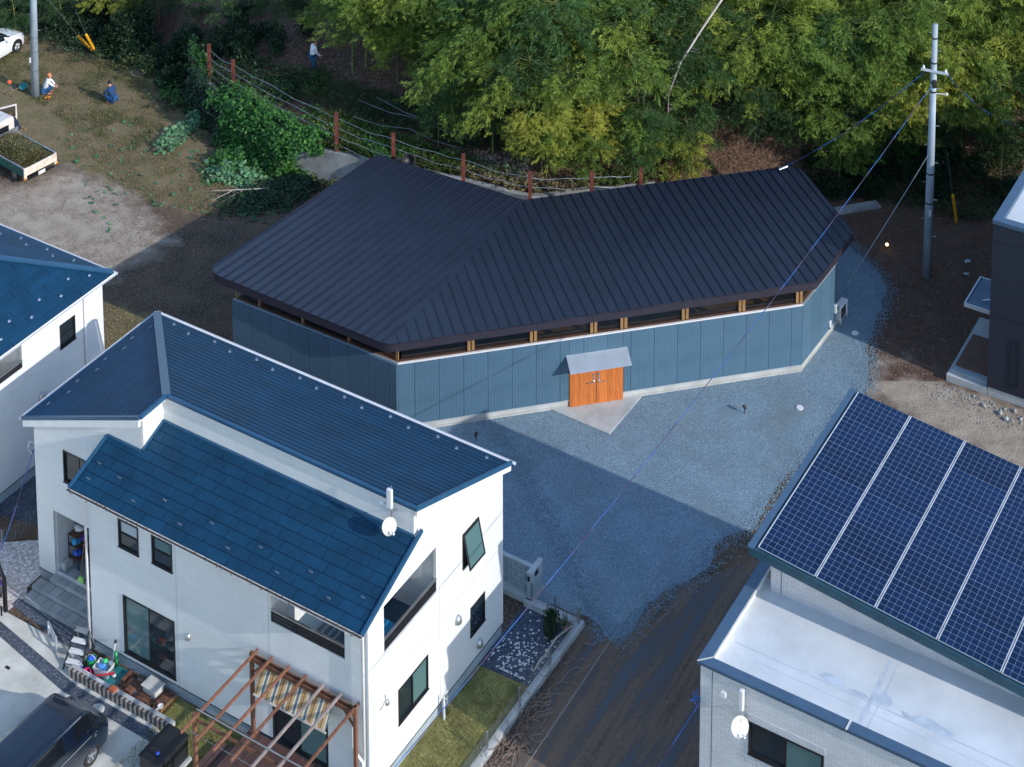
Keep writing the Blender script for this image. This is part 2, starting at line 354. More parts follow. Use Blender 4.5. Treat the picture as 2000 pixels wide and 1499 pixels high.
def make_blue_panel():
    m, n, l, p = newmat('blue_panel'); tc = add(n, l, 'ShaderNodeTexCoord'); oi = add(n, l, 'ShaderNodeObjectInfo')
    w = add(n, l, 'ShaderNodeTexWave', {'Vector': tc.outputs['Object'], 'Scale': 5.2, 'Distortion': 0.0}, wave_type='BANDS', bands_direction='X')
    ns = add(n, l, 'ShaderNodeTexNoise', {'Vector': tc.outputs['Object'], 'Scale': 1.1, 'Detail': 4.0})
    r = add(n, l, 'ShaderNodeMapRange', {'Value': ns.outputs[0], 'From Min': .3, 'From Max': .7, 'To Min': .9, 'To Max': 1.1})
    r2 = add(n, l, 'ShaderNodeMapRange', {'Value': oi.outputs['Random'], 'To Min': .95, 'To Max': 1.05})
    r3 = add(n, l, 'ShaderNodeMapRange', {'Value': w.outputs['Fac'], 'From Min': .0, 'From Max': .35, 'To Min': .88, 'To Max': 1.0})
    mu = add(n, l, 'ShaderNodeMath', {0: r.outputs[0], 1: r2.outputs[0]}, operation='MULTIPLY'); mu2 = add(n, l, 'ShaderNodeMath', {0: mu.outputs[0], 1: r3.outputs[0]}, operation='MULTIPLY')
    h = add(n, l, 'ShaderNodeHueSaturation', {'Value': mu2.outputs[0], 'Color': (.080, .158, .232, 1)}); l.new(h.outputs[0], p.inputs['Base Color'])
    p.inputs['Roughness'].default_value = .42; p.inputs['Metallic'].default_value = .15
    bp = add(n, l, 'ShaderNodeBump', {'Height': w.outputs['Fac'], 'Strength': .5, 'Distance': .01}); l.new(bp.outputs[0], p.inputs['Normal'])
    return m
M['blue_panel'] = make_blue_panel()
def groundmat():
    m, n, l, p = newmat('ground_soil'); tc = add(n, l, 'ShaderNodeTexCoord'); co = tc.outputs['Object']
    def noise(s, d=6.0, r=.6): return add(n, l, 'ShaderNodeTexNoise', {'Vector': co, 'Scale': s, 'Detail': d, 'Roughness': r}).outputs[0]
    def ramp(v, a, b): return add(n, l, 'ShaderNodeMapRange', {'Value': v, 'From Min': a, 'From Max': b}).outputs[0]
    def mix(f, a, b):
        x = add(n, l, 'ShaderNodeMix', data_type='RGBA'); l.new(f, x.inputs[0])
        for i, c in ((6, a), (7, b)):
            if isinstance(c, tuple): x.inputs[i].default_value = rgb(c)
            else: l.new(c, x.inputs[i])
        return x.outputs[2]
    def attr(nm): return add(n, l, 'ShaderNodeAttribute', attribute_name=nm).outputs['Fac']
    def warp(v, s, amt):
        a = add(n, l, 'ShaderNodeMath', {0: noise(s), 1: .5}, operation='SUBTRACT'); b = add(n, l, 'ShaderNodeMath', {0: a.outputs[0], 1: amt}, operation='MULTIPLY')
        c = add(n, l, 'ShaderNodeMath', {0: v, 1: b.outputs[0]}, operation='ADD'); return c.outputs[0]
    dirt = mix(ramp(noise(.7), .35, .65), (.125, .085, .060), (.060, .042, .032))
    dirt = mix(ramp(noise(9), .48, .66), dirt, (.19, .145, .11))
    pale = mix(ramp(noise(1.4), .35, .65), (.40, .335, .265), (.26, .21, .165)); pale = mix(ramp(noise(14), .5, .7), pale, (.46, .42, .36))
    grs = mix(ramp(noise(1.1), .4, .6), (.20, .150, .085), (.125, .115, .048)); grs = mix(ramp(noise(18), .48, .62), grs, (.27, .205, .125)); grs = mix(ramp(noise(9), .56, .66), grs, (.075, .060, .035))
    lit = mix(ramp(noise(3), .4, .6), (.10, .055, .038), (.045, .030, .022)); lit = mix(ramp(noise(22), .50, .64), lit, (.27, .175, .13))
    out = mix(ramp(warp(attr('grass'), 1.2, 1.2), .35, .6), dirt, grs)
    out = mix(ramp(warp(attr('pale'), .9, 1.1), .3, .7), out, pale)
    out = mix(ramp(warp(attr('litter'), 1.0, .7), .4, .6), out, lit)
    l.new(out, p.inputs['Base Color']); p.inputs['Roughness'].default_value = .95; p.inputs['Specular IOR Level'].default_value = .2
    bp = add(n, l, 'ShaderNodeBump', {'Height': noise(12), 'Strength': .7, 'Distance': .06}); l.new(bp.outputs[0], p.inputs['Normal'])
    return m
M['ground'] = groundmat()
M['gravel'] = gravelmat('gravel', (.098, .165, .212), (.178, .258, .325), (.27, .34, .39), 30, .15, .35)
M['gravel_dark'] = gravelmat('gravel_dark', (.030, .045, .075), (.07, .09, .13), (.16, .18, .2), 20, .3)
M['gravel_white'] = gravelmat('gravel_white', (.30, .28, .30), (.62, .60, .60), (.75, .72, .70), 13, .15)
M['track'] = None
def trackmat():
    m, n, l, p = newmat('track_dirt'); tc = add(n, l, 'ShaderNodeTexCoord')
    mp = add(n, l, 'ShaderNodeMapping', {'Vector': tc.outputs['Object'], 'Scale': (.55, .05, 1)})
    a = add(n, l, 'ShaderNodeTexNoise', {'Vector': mp.outputs[0], 'Scale': 2.6, 'Detail': 4.0})
    b = add(n, l, 'ShaderNodeTexNoise', {'Vector': tc.outputs['Object'], 'Scale': 6.0, 'Detail': 6.0, 'Roughness': .7})
    s = add(n, l, 'ShaderNodeMath', {0: b.outputs[0], 1: .35}, operation='MULTIPLY'); t = add(n, l, 'ShaderNodeMath', {0: a.outputs[0], 1: s.outputs[0]}, operation='ADD')
    rp = add(n, l, 'ShaderNodeValToRGB', {0: t.outputs[0]}); e = rp.color_ramp.elements
    e[0].position = .52; e[0].color = (.080, .056, .044, 1); e[1].position = .82; e[1].color = (.075, .092, .112, 1); x = e.new(.63); x.color = (.155, .108, .078, 1); x = e.new(.72); x.color = (.095, .078, .068, 1)
    l.new(rp.outputs[0], p.inputs['Base Color']); p.inputs['Roughness'].default_value = .95
    bp = add(n, l, 'ShaderNodeBump', {'Height': b.outputs[0], 'Strength': .35, 'Distance': .05}); l.new(bp.outputs[0], p.inputs['Normal'])
    return m
M['track'] = trackmat()
M['lawn'] = mat('lawn', (.20, .19, .065), .95, var=.28, scale=1.0, bump=.5, bscale=30, fine=.2)
# ================================================================== SETTING
def to2(p): return (p[0], p[1])
WALL = [(-27, 112), (-18.75, 95.0), (-16.7, 91.9), (-12.35, 87.5), (-8.95, 86.05), (-7.1, 85.25), (-3.7, 84.1), (-.5, 82.7), (2.5, 83.15), (5.6, 83.75)]
LINE = WALL + [(10, 84.6), (15, 85.6), (22, 85.0), (45, 82)]
def seg_d(p, a, b):
    vx, vy = b[0] - a[0], b[1] - a[1]; t = ((p[0] - a[0]) * vx + (p[1] - a[1]) * vy) / (vx * vx + vy * vy); t = min(1, max(0, t))
    q = (a[0] + vx * t, a[1] + vy * t); dx, dy = p[0] - q[0], p[1] - q[1]
    return math.hypot(dx, dy), vx * dy - vy * dx
def behind(x, y):
    best = (1e9, 0)
    for i in range(len(LINE) - 1):
        d, s = seg_d((x, y), LINE[i], LINE[i + 1])
        if d < best[0] - 1e-9: best = (d, s, i)
    return best[0] if best[1] > 0 else -best[0], best[2]
def sm(t): t = min(1, max(0, t)); return t * t * (3 - 2 * t)
def terrain(x, y):
    if y < 78: return 0.0
    d, i = behind(x, y)
    if d <= 0: return 0.0
    soft = 0.28 if 1 <= i < len(WALL) - 1 else 4.0
    if i == 0: soft = 2.0
    if i >= len(WALL) - 1: soft = 3.2
    h = 1.72 * sm(d / soft) + .30 * max(0, d - 1.2)
    h = min(h, 10)
    if 1 <= i < len(WALL) - 1: h = 1.72 * sm((d - .44) / .2) + .30 * max(0, d - 1.2)
    return h + .35 * max(0, min(1, (d - 1) / 3)) * mnoise.noise((x * .35, y * .35, 3.1))
def inpoly(p, poly):
    c = False; j = len(poly) - 1
    for i in range(len(poly)):
        a, b = poly[i], poly[j]
        if (a[1] > p[1]) != (b[1] > p[1]) and p[0] < (b[0] - a[0]) * (p[1] - a[1]) / (b[1] - a[1]) + a[0]: c = not c
        j = i
    return c
def sdist(p, poly):
    d = min(seg_d(p, poly[i], poly[(i + 1) % len(poly)])[0] for i in range(len(poly)))
    return d if inpoly(p, poly) else -d
def gpoly(px): return [to2(at(x, y)) for x, y in px]
MEADOW = gpoly([(-200, 40), (60, 60), (130, 85), (200, 110), (280, 130), (350, 170), (395, 210), (400, 260), (420, 330), (520, 360), (580, 380), (480, 420), (330, 410), (240, 370), (150, 330), (60, 300), (-200, 300)])
PALE = [gpoly([(-150, 430), (-50, 380), (60, 352), (130, 330), (230, 365), (300, 430), (330, 470), (215, 545), (100, 510), (-150, 480)]), gpoly([(1690, 700), (1740, 690), (1800, 720), (1900, 770), (2100, 840), (2100, 1000), (1900, 880), (1680, 760)])]
G2 = gpoly([(205, 590), (300, 620), (330, 680), (220, 740), (200, 700)])
def ground():
    xs = [-400, -200, -120, -80, -60]; x = -48.0
    while x < 48: xs.append(x); x += .4
    xs += [48, 60, 80, 120, 200, 400]
    ys = [-120, 0, 20, 30, 38]; y = 42.0
    while y < 118: ys.append(y); y += .4
    # fine rows near the retaining wall
    ys += [118, 130, 150, 200, 300, 500]
    v = []; gr = []; pa = []; li = []
    for y in ys:
        for x in xs:
            core = -48 < x < 48 and 42 <= y < 118
            h = terrain(max(-48, min(48, x)), max(42, min(118, y)))
            v.append((x, y, h))
            if core:
                g = max(0, min(1, .5 + sdist((x, y), MEADOW) / 3)) if x < 2 and y > 76 else 0
                g = max(g, max(0, min(1, .5 + sdist((x, y), G2) / 2)) if x < -10 and y < 86 else 0)
                p = 0
                if (x < -8 and 66 < y < 92): p = max(0, min(1, .5 + sdist((x, y), PALE[0]) / 3))
                if x > 8 and 52 < y < 80: p = max(p, max(0, min(1, .5 + sdist((x, y), PALE[1]) / 2.5)))
                d = behind(x, y)[0] if y > 74 else -9
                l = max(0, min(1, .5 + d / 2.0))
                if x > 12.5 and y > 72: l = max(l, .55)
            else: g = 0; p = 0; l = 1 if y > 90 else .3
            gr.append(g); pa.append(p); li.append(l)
    nx = len(xs); f = [(j * nx + i, j * nx + i + 1, (j + 1) * nx + i + 1, (j + 1) * nx + i) for j in range(len(ys) - 1) for i in range(nx - 1)]
    me = bpy.data.meshes.new('ground'); me.from_pydata(v, [], f); me.update(); me.materials.append(M['ground'])
    for nm, dat in (('grass', gr), ('pale', pa), ('litter', li)):
        a = me.attributes.new(nm, 'FLOAT', 'POINT'); a.data.foreach_set('value', dat)
    me.polygons.foreach_set('use_smooth', [True] * len(f))
    return tag(link(bpy.data.objects.new('ground', me)), kind='structure')
ground()
def sheet(name, pts, z, m, jit=0, step=.25, rz=0, thick=0, sd_=0):
    """flat patch of ground surface; ragged edge when jit > 0"""
    if jit:
        out = []; rr = random.Random(len(pts) + 11 + sd_)
        for i in range(len(pts)):
            a, b = Vector(pts[i]), Vector(pts[(i + 1) % len(pts)]); n = max(1, int((b - a).length / step)); nn = Vector((-(b - a).y, (b - a).x)).normalized()
            for k in range(n):
                q = a.lerp(b, k / n); w = mnoise.noise((q.x * .9, q.y * .9, 1.7)) * 1.3 + mnoise.noise((q.x * 3, q.y * 3, 5)) * .5 + rr.uniform(-.25, .25)
                q = q + nn * (w * jit); out.append((q.x, q.y))
        pts = out
    c = Vector((sum(p[0] for p in pts) / len(pts), sum(p[1] for p in pts) / len(pts), 0))
    mb = MB(); ca, sa = math.cos(-rz), math.sin(-rz)
    loc = [((p[0] - c.x) * ca - (p[1] - c.y) * sa, (p[0] - c.x) * sa + (p[1] - c.y) * ca, 0) for p in pts]
    if thick: mb.prism([(x, y, -thick) for x, y, _ in loc], (0, 0, thick))
    else: mb.quad(*loc)
    if area2([to2(q) for q in loc]) < 0 and not thick: mb.f[0] = mb.f[0][::-1]
    o = mb.build(name, m, fix=bool(thick)); o.location = (c.x, c.y, z); o.rotation_euler = (0, 0, rz)
    return tag(o, kind='structure')
def abpoly(l): return [to2(W(a, b)) for a, b in l]
GRAVEL = gpoly([(820, 850), (760, 870), (900, 1000), (985, 1120), (1060, 1180), (1150, 1205), (1190, 1250), (1235, 1235), (1262, 1190), (1330, 1140), (1375, 1112), (1405, 1060), (1440, 1040), (1470, 1035), (1500, 985), (1580, 880), (1690, 760), (1700, 700), (1690, 680), (1725, 600), (1732, 560), (1700, 520), (1650, 470), (1560, 560), (1200, 640), (900, 700)])
sheet('gravel_yard', GRAVEL, .006, M['gravel'], .16)
def loose(poly, n, m, seed, w0=-.25, w1=.55):
    rr = random.Random(seed); mb = MB(); P = [Vector(p) for p in poly]; L = [(P[(i + 1) % len(P)] - P[i]).length for i in range(len(P))]; T = sum(L)
    for _ in range(n):
        t = rr.random() * T; i = 0
        while t > L[i]: t -= L[i]; i += 1
        a, b = P[i], P[(i + 1) % len(P)]; d = (b - a).normalized(); q = a + d * t + Vector((-d.y, d.x)) * (rr.gauss(0, .28)); r = rr.uniform(.02, .05); th = rr.uniform(0, 6.28)
        n0 = len(mb.v); mb.v += [(q.x + math.cos(th + k * 2.09) * r, q.y + math.sin(th + k * 2.09) * r, .008) for k in range(3)] + [(q.x, q.y, .012 + r * .6)]
        mb.f += [(n0, n0 + 1, n0 + 3), (n0 + 1, n0 + 2, n0 + 3), (n0 + 2, n0, n0 + 3)]
    o = mb.build('loose_gravel', m, fix=False); return tag(o, kind='stuff')
loose(GRAVEL[6:], 14000, M['gravel'], 3)
sheet('dirt_track', abpoly([(-28.85, 30), (-28.85, 51.5), (-28.4, 52.5), (-26, 56), (-22, 61), (-20.4, 60), (-20.4, 30)]), .003, M['track'], 0, rz=-AZ)
sheet('lawn', abpoly([(-31.2, 36), (-31.2, 48.05), (-29.2, 48.15), (-29.1, 36)]), .006, M['lawn'], 0, rz=-AZ)
sheet('gravel_bed', abpoly([(-31.2, 48.07), (-31.2, 51.1), (-29.1, 51.2), (-29.2, 48.17)]), .006, M['gravel_dark'])
sheet('driveway', abpoly([(-56, 28), (-56, 41.35), (-43.0, 41.45), (-37.2, 40.28), (-37.2, 28)]), .004, M['drive'], 0, rz=-AZ)
sheet('gravel_strip', abpoly([(-47.6, 40.75), (-47.6, 41.15), (-42.3, 40.36), (-38.2, 40.36), (-38.2, 39.95), (-42.6, 39.95)]), .009, M['gravel_dark'])
sheet('gravel_strip', abpoly([(-46.9, 41.75), (-46.9, 42.1), (-43.0, 42.1), (-43.0, 41.3)]), .009, M['gravel_dark'])
sheet('gravel_strip', abpoly([(-56, 43.4), (-56, 49.6), (-47.0, 49.6), (-47.0, 45.4)]), .006, M['gravel_dark'])
sheet('gravel_path', abpoly([(-51, 41.2), (-49.8, 43.4), (-48.6, 44.3), (-47.0, 45.4), (-47.0, 42.6), (-46.7, 42.3), (-46.8, 41.2)]), .008, M['gravel_white'])
sheet('front_lawn', abpoly([(-39.05, 40.5), (-39.05, 41.75), (-31.0, 41.75), (-31.0, 30), (-37.0, 30), (-37.15, 40.2)]), .006, M['lawn'], 0, rz=-AZ)
# retaining wall and fence
rw = empty('retaining_wall', (-8, 86, 0), 0, 'weathered grey concrete retaining wall holding the wooded bank behind the black roofed building', 'wall')
for i in range(1, len(WALL) - 1):
    a, b = Vector(WALL[i]), Vector(WALL[i + 1]); d = (b - a).normalized(); nn = Vector((-d.y, d.x)); b2 = b - d * .015
    MB().prism([(p.x + 8, p.y - 86, -.1) for p in (a, b2, b2 + nn * .3, a + nn * .3)], (0, 0, 1.9)).build('wall_panel', M['concrete_old'], rw)
tp = MB()
for i in range(1, len(WALL) - 1):
    a, b = Vector(WALL[i]), Vector(WALL[i + 1]); pv = Vector(WALL[i - 1]); nx_ = Vector(WALL[min(i + 2, len(WALL) - 1)])
    def nrm(u, v): d = (v - u).normalized(); return Vector((-d.y, d.x))
    na = (nrm(pv, a) + nrm(a, b)).normalized(); nb = (nrm(a, b) + (nrm(b, nx_) if nx_ != b else nrm(a, b))).normalized()
    tp.quad((a.x + na.x * .28, a.y + na.y * .28, 1.74), (b.x + nb.x * .28, b.y + nb.y * .28, 1.74), (b.x + nb.x * 1.25, b.y + nb.y * 1.25, 1.735), (a.x + na.x * 1.25, a.y + na.y * 1.25, 1.735))
tag(tp.build('bank_terrace', M['soil'], fix=False), kind='structure')
# leaf covered slab behind the building
c = at(1672, 408)
o = MB().box(-1.2, 1.2, -.3, .3, 0, .08).build('concrete_slab', M['concrete_old']); o.location = c; o.rotation_euler = (0, 0, .28); tag(o, kind='structure')

# ================================================================== BLACK ROOFED BUILDING
ZC = 3.06; ZE = 4.2; SL = -.07
WL, WC, WR = at(456, 585, ZC), at(777, 712, ZC), at(1568, 597, ZC); WB = at(1631, 641, 0)
for p in (WL, WC, WR, WB): p.z = 0
EL, EC, ER, ECUT, EBR = at(401, 529, ZE), at(756, 674.6, ZE), at(1594, 551, ZE), None, None
dl = (EL - EC).normalized(); df = (ER - EC).normalized()
nl = Vector((dl.y, -dl.x, 0)); nl = -nl if nl.y > 0 else nl
nf = Vector((df.y, -df.x, 0)); nf = -nf if nf.y > 0 else nf
def on_roof(x, y, n, s):
    d = ray(x, y); t = (ZE - s * (C0 - EC).dot(n) - C0.z) / (d.z + s * d.dot(n)); return C0 + d * t
HB = on_roof(1022, 391, nl, SL)
SR = SL * (HB - EC).dot(nl) / (HB - EC).dot(nf)
BL = on_roof(735, 302, nl, SL); CUT = on_roof(1668, 455, nf, SR); BR = on_roof(1560, 323, nf, SR)
out0 = [to2(p) for p in (EL, EC, ER, CUT, BR, HB, BL)]
outline = round_poly(out0, [.75, 1.0, .25, .25, .75, .3, .25], 8)
def rz_l(p): return ZE - SL * ((p[0] - EC.x) * nl.x + (p[1] - EC.y) * nl.y)
def rz_r(p): return ZE - SR * ((p[0] - EC.x) * nf.x + (p[1] - EC.y) * nf.y)
hd = Vector((HB.x - EC.x, HB.y - EC.y)); hn = Vector((hd.y, -hd.x)).normalized(); hk = hn.x * EC.x + hn.y * EC.y     # hn points to the right plane
def rz(p): return rz_r(p) if p[0] * hn.x + p[1] * hn.y > hk else rz_l(p)
ORG = (WC.x, WC.y, 0)
shop = empty('workshop_building', ORG, 0, 'single storey blue grey panelled building under a bent black metal roof', 'building')
def sh(mb, name, m, **k): return mb.build(name, m, shop, o=ORG, **k)
pl = clip(outline, hn, hk - .10); pr = clip(outline, -hn, -hk - .10)
FT = .34
# roof sheets between seams
def strips(poly, along, zf, pitch, off, roofdir):
    ks = [p[0] * along.x + p[1] * along.y for p in poly]; k = min(ks) + off - pitch
    base_k = k; seams = []
    while k < max(ks):
        c = clip(clip(poly, (along.x, along.y), k + pitch), (-along.x, -along.y), -k)
        if len(c) > 2 and abs(area2(c)) > .01:
            sh(MB().prism([(x, y, zf((x, y)) - .03) for x, y in c], (0, 0, .03)), 'roof_panel', M['black_roof'])
        k += pitch; seams.append(k)
    for k in seams:
        c = clip(clip(poly, (along.x, along.y), k + .012), (-along.x, -along.y), -k + .012)
        if len(c) > 2 and abs(area2(c)) > .002:
            sh(MB().prism([(x, y, zf((x, y)) + .001) for x, y in c], (0, 0, .045)), 'standing_seam', M['black_roof'])
strips(pl, Vector((dl.x, dl.y)), rz_l, .455, .2, nl)
strips(pr, Vector((df.x, df.y)), rz_r, .455, .35, nf)
c = clip(clip(outline, hn, hk + .098), -hn, -hk + .098)
sh(MB().prism([(x, y, (rz_l((x, y)) + rz_r((x, y))) / 2 - .03) for x, y in c], (0, 0, .034)), 'valley_flashing', M['black_roof'])
fb = MB(); sf = []
for i in range(len(outline)):
    p, q = outline[i], outline[(i + 1) % len(outline)]; fb.quad((p[0], p[1], rz(p) - FT), (q[0], q[1], rz(q) - FT), (q[0], q[1], rz(q) + .012), (p[0], p[1], rz(p) + .012))
sh(fb, 'fascia', M['black_fascia'], fix=False)
for poly, zf in ((clip(outline, hn, hk), rz_l), (clip(outline, -hn, -hk), rz_r)):
    sh(MB().quad(*[(x, y, zf((x, y)) - FT + .01) for x, y in poly]), 'soffit', M['wood_sill'], fix=False)
# walls
FND = .36
front = (WR - WC); flen = front.length; fd = front.normalized(); fn = Vector((fd.y, -fd.x, 0))
left = (WL - WC); llen = left.length; ld = left.normalized(); ln = Vector((-ld.y, ld.x, 0))
right = (WB - WR); rlen = right.length + .1; rd_ = right.normalized(); rn = Vector((rd_.y, -rd_.x, 0))
# door position along the front
def on_front(x, y):
    d = ray(x, y); t = (WC - C0).dot(fn) / d.dot(fn); p = C0 + d * t; return (p - WC).dot(fd), p.z
D0 = on_front(1110, 798)[0] + .02; D1 = on_front(1217, 783)[0]; DTOP = 2.12; DBOT = .05
def panels(p0, d, n, L, hole=None, pitch=1.0, first=.72):
    es = [0.0]; k = first
    while k < L - .12: es.append(k); k += pitch
    es.append(L); segs = []
    for a, b in zip(es, es[1:]):
        if hole and b > hole[0] and a < hole[1]:
            if a < hole[0] - .05: segs.append((a, hole[0], FND, ZC))
            if b > hole[1] + .05: segs.append((hole[1], b, FND, ZC))
            segs.append((max(a, hole[0]), min(b, hole[1]), hole[2], ZC))
        else: segs.append((a, b, FND, ZC))
    for a, b, z0, z1 in segs:
        o = MB().box(a + .006 - (a + b) / 2, b - .006 - (a + b) / 2, -.012, .10, z0, z1).build('wall_panel', M['blue_panel'], shop)
        q = p0 + d * ((a + b) / 2) - Vector(ORG); o.location = q; o.rotation_euler = (0, 0, math.atan2(d.y, d.x))
    # dark backing, foundation, coping
    def pt(u, v, z): return p0 + d * u - n * v + Vector((0, 0, z))
    fx = [(0, hole[0]), (hole[1], L)] if hole else [(0, L)]
    for a, b in fx:
        sh(MB().prism([pt(a, .02, -.1), pt(b, .02, -.1), pt(b, .3, -.1), pt(a, .3, -.1)], (0, 0, FND + .09)), 'foundation', M['concrete'])
        sh(MB().prism([pt(a, .012, FND), pt(b, .012, FND), pt(b, .2, FND), pt(a, .2, FND)], (0, 0, ZC - FND - .01)), 'wall_core', M['dark_inside'])
        sh(MB().prism([pt(a, -.022, FND - .035), pt(b, -.022, FND - .035), pt(b, .02, FND - .035), pt(a, .02, FND - .035)], (0, 0, .03)), 'drip_edge', M['pale_metal'])
    if hole: sh(MB().prism([pt(hole[0], .012, hole[2]), pt(hole[1], .012, hole[2]), pt(hole[1], .2, hole[2]), pt(hole[0], .2, hole[2])], (0, 0, ZC - hole[2] - .01)), 'wall_core', M['dark_inside'])
    sh(MB().prism([pt(-.01, -.03, ZC), pt(L + .01, -.03, ZC), pt(L - .02, .06, ZC), pt(.02, .06, ZC)], (0, 0, .05)), 'coping', M['white_trim'] if n is fn else M['pale_metal'])
    sh(MB().prism([pt(.02, .06, ZC), pt(L - .02, .06, ZC), pt(L - .1, .42, ZC), pt(.1, .42, ZC)], (0, 0, .04)), 'window_sill', M['wood_sill'])
# seam spacing read from the front wall
panels(WC, fd, fn, flen, (D0, D1, DTOP), 1.0, .67)
panels(WC, ld, ln, llen, None, 1.0, .36)
panels(WR, rd_, rn, rlen, None, 1.0, .9)
# clerestory posts and panes
def cler(p0, d, n, L, us, double=True):
    for u in us:
        for off in ((-.085, .085) if double else (0,)):
            q = p0 + d * (u + off) - n * .14
            sh(MB().beam(q + Vector((0, 0, ZC + .05)), q + Vector((0, 0, ZE - FT + .05)), .055, .12, d), 'window_post', M['wood_post'])
    e = [.05] + list(us) + [L - .05]
    for a, b in zip(e, e[1:]):
        if b - a < .3: continue
        q0 = p0 + d * (a + .13) - n * .2; q1 = p0 + d * (b - .13) - n * .2
        sh(MB().prism([q0 + Vector((0, 0, ZC + .045)), q1 + Vector((0, 0, ZC + .045)), q1 + Vector((0, 0, ZE - FT)), q0 + Vector((0, 0, ZE - FT))], n * -.015), 'window_pane', M['glass_clear'])
cler(WC, fd, fn, flen, [on_front(x, y)[0] for x, y in ((921, 680), (1043, 663), (1161, 645), (1220, 638), (1340, 620), (1451, 603), (1563, 590))])
cler(WC, ld, ln, llen, [.12, 2.5, 4.85, 7.1, 8.3], False)
cler(WR, rd_, rn, rlen, [.12, 1.6, 3.2], False)
# rear walls, floor and what shows inside
def inset(p, q, k): return p + (q - p).normalized() * k
cen = Vector((2.0, 75.5, 0))
B1 = inset(Vector((BR.x, BR.y, 0)), cen, .8); B2 = Vector((HB.x, HB.y - .6, 0)); B3 = inset(Vector((BL.x, BL.y, 0)), Vector((-6, 76, 0)), .75)
ring = [WB, B1, B2, B3, WL]
for p, q in zip(ring, ring[1:]):
    d = (q - p).normalized(); n = Vector((d.y, -d.x, 0))
    sh(MB().prism([p, q, q - n * .15, p - n * .15], (0, 0, 3.05)), 'rear_wall', M['pale_metal'])
sh(MB().quad(*[Vector((p.x, p.y, .1)) for p in [WC, WR] + ring[:1] + ring[1:]]), 'floor', M['wood_floor'], fix=False)
# furniture that shows through the windows
def plank(name, x, y, z, w, dp, h, m, rz=0):
    o = MB().box(-w / 2, w / 2, -dp / 2, dp / 2, -h, 0).build(name, M[m]); p = at(x, y, z); o.location = p; o.rotation_euler = (0, 0, rz); return o
fa = math.atan2(fd.y, fd.x)
def table(x, y, z, w, dp, m, lab, rz):
    p = at(x, y, z); t = empty('work_table', (p.x, p.y, .1), rz, lab, 'table'); h = z - .1
    MB().box(-w / 2, w / 2, -dp / 2, dp / 2, h - .05, h).build('table_top', M[m], t)
    for sx in (-1, 1):
        for sy in (-1, 1): MB().box(sx * (w / 2 - .1) - .04, sx * (w / 2 - .1) + .04, sy * (dp / 2 - .1) - .04, sy * (dp / 2 - .1) + .04, 0, h - .05).build('leg', M['wood_post'], t)
table(1092, 640, 2.2, 2.2, .9, 'wood_post', 'pale plywood work surface seen through the clerestory left of the door canopy', fa + .1)
table(1415, 598, 2.4, 2.6, 1.0, 'wood_post', 'long pale timber shelf seen through the clerestory near the right end', fa)
table(1520, 582, 2.4, 1.8, 1.0, 'wood_post', 'short pale timber shelf seen behind the last clerestory window', fa - .1)
# doors
def door_pt(u, v, z): return WC + fd * u - fn * v + Vector((0, 0, z))
dm = (D0 + D1) / 2
for side, (a, b) in enumerate(((D0 + .02, dm - .008), (dm + .008, D1 - .02))):
    d = empty('door', door_pt(a, 0, 0) - Vector(ORG), fa); d.parent = shop; w = b - a; nb = 10
    for k in range(nb):
        MB().box(w * k / nb + .003, w * (k + 1) / nb - .003, -.05 - .003 * (k % 2), .0, DBOT, DTOP - .02).build('door_plank', M['wood_orange'], d)
    hx = w - .10 if side == 0 else .10; dr = -1 if side == 0 else 1
    hb = MB(); hb.box(hx - .03, hx + .03, -.065, -.05, 1.0, 1.3); hb.tube([(hx, -.06, 1.06), (hx, -.12, 1.06), (hx + dr * .28, -.12, 1.05)], .018, 8); hb.lathe([(.045, 0), (.045, .03), (0, .03)], (hx, -.053, 1.38), (0, -1, 0), 10)
    hb.build('handle', M['steel'], d)
cz = on_front(1104, 701); cw0 = D0 - .12; cw1 = D1 + .16
cb = MB(); P = [door_pt(cw0, 0, 2.33), door_pt(cw1, 0, 2.33), door_pt(cw1, -.74, 2.02), door_pt(cw0, -.74, 2.02)]
cb.prism(P, (0, 0, .025)); sh(cb, 'door_canopy', M['pale_metal'])
sh(MB().prism([door_pt(cw0, 0, 2.30), door_pt(cw1, 0, 2.30), door_pt(cw1, 0, 2.36), door_pt(cw0, 0, 2.36)], fn * .02), 'canopy_flange', M['pale_metal'])
# doorstep slab
sheet('entrance_slab', [to2(door_pt(D0 - .72, -.03, 0)), to2(at(1190, 850)), to2(door_pt(D1 + .78, -.03, 0)), to2(door_pt(D1, .3, 0)), to2(door_pt(D0, .3, 0))], .05, M['concrete'], thick=.15)
# fittings on the right wall
def on_right(u, z, v=0): return WR + rd_ * u + rn * v + Vector((0, 0, z))
def wall_box(name, u, z, w, h, dp, m, lab, cat):
    t = empty(name, on_right(u, z), math.atan2(rd_.y, rd_.x), lab, cat)
    MB().box(-w / 2, w / 2, -dp, -.014, -h / 2, h / 2).build('case', M[m], t, bevel=.02); return t
t = wall_box('electric_meter', rlen - .25, 1.05, .22, .38, .14, 'white_plastic', 'rounded white electricity meter low on the right end wall', 'meter')
MB().lathe([(.08, 0), (.07, .07), (0, .09)], (0, -.14, .05), (0, -1, 0), 14).build('dial', M['glass_green'], t)
MB().tube([(0, -.06, -.2), (0, -.06, -.55), (.05, -.12, -.8)], .025, 8).build('conduit', M['grey_metal'], t)
t = wall_box('wall_lamp', rlen - .8, .62, .16, .26, .1, 'white_plastic', 'small white box fitting beside the electricity meter', 'fitting')
MB().tube([(0, -.05, -.13), (0, -.05, -.26)], .02, 8).build('conduit', M['black_plastic'], t)
p = at(1641, 620, .12); ac = empty('air_conditioner', (p.x, p.y, .12), math.atan2(rd_.y, rd_.x), 'white outdoor air conditioner unit with dark grille beyond the right end wall', 'air conditioner')
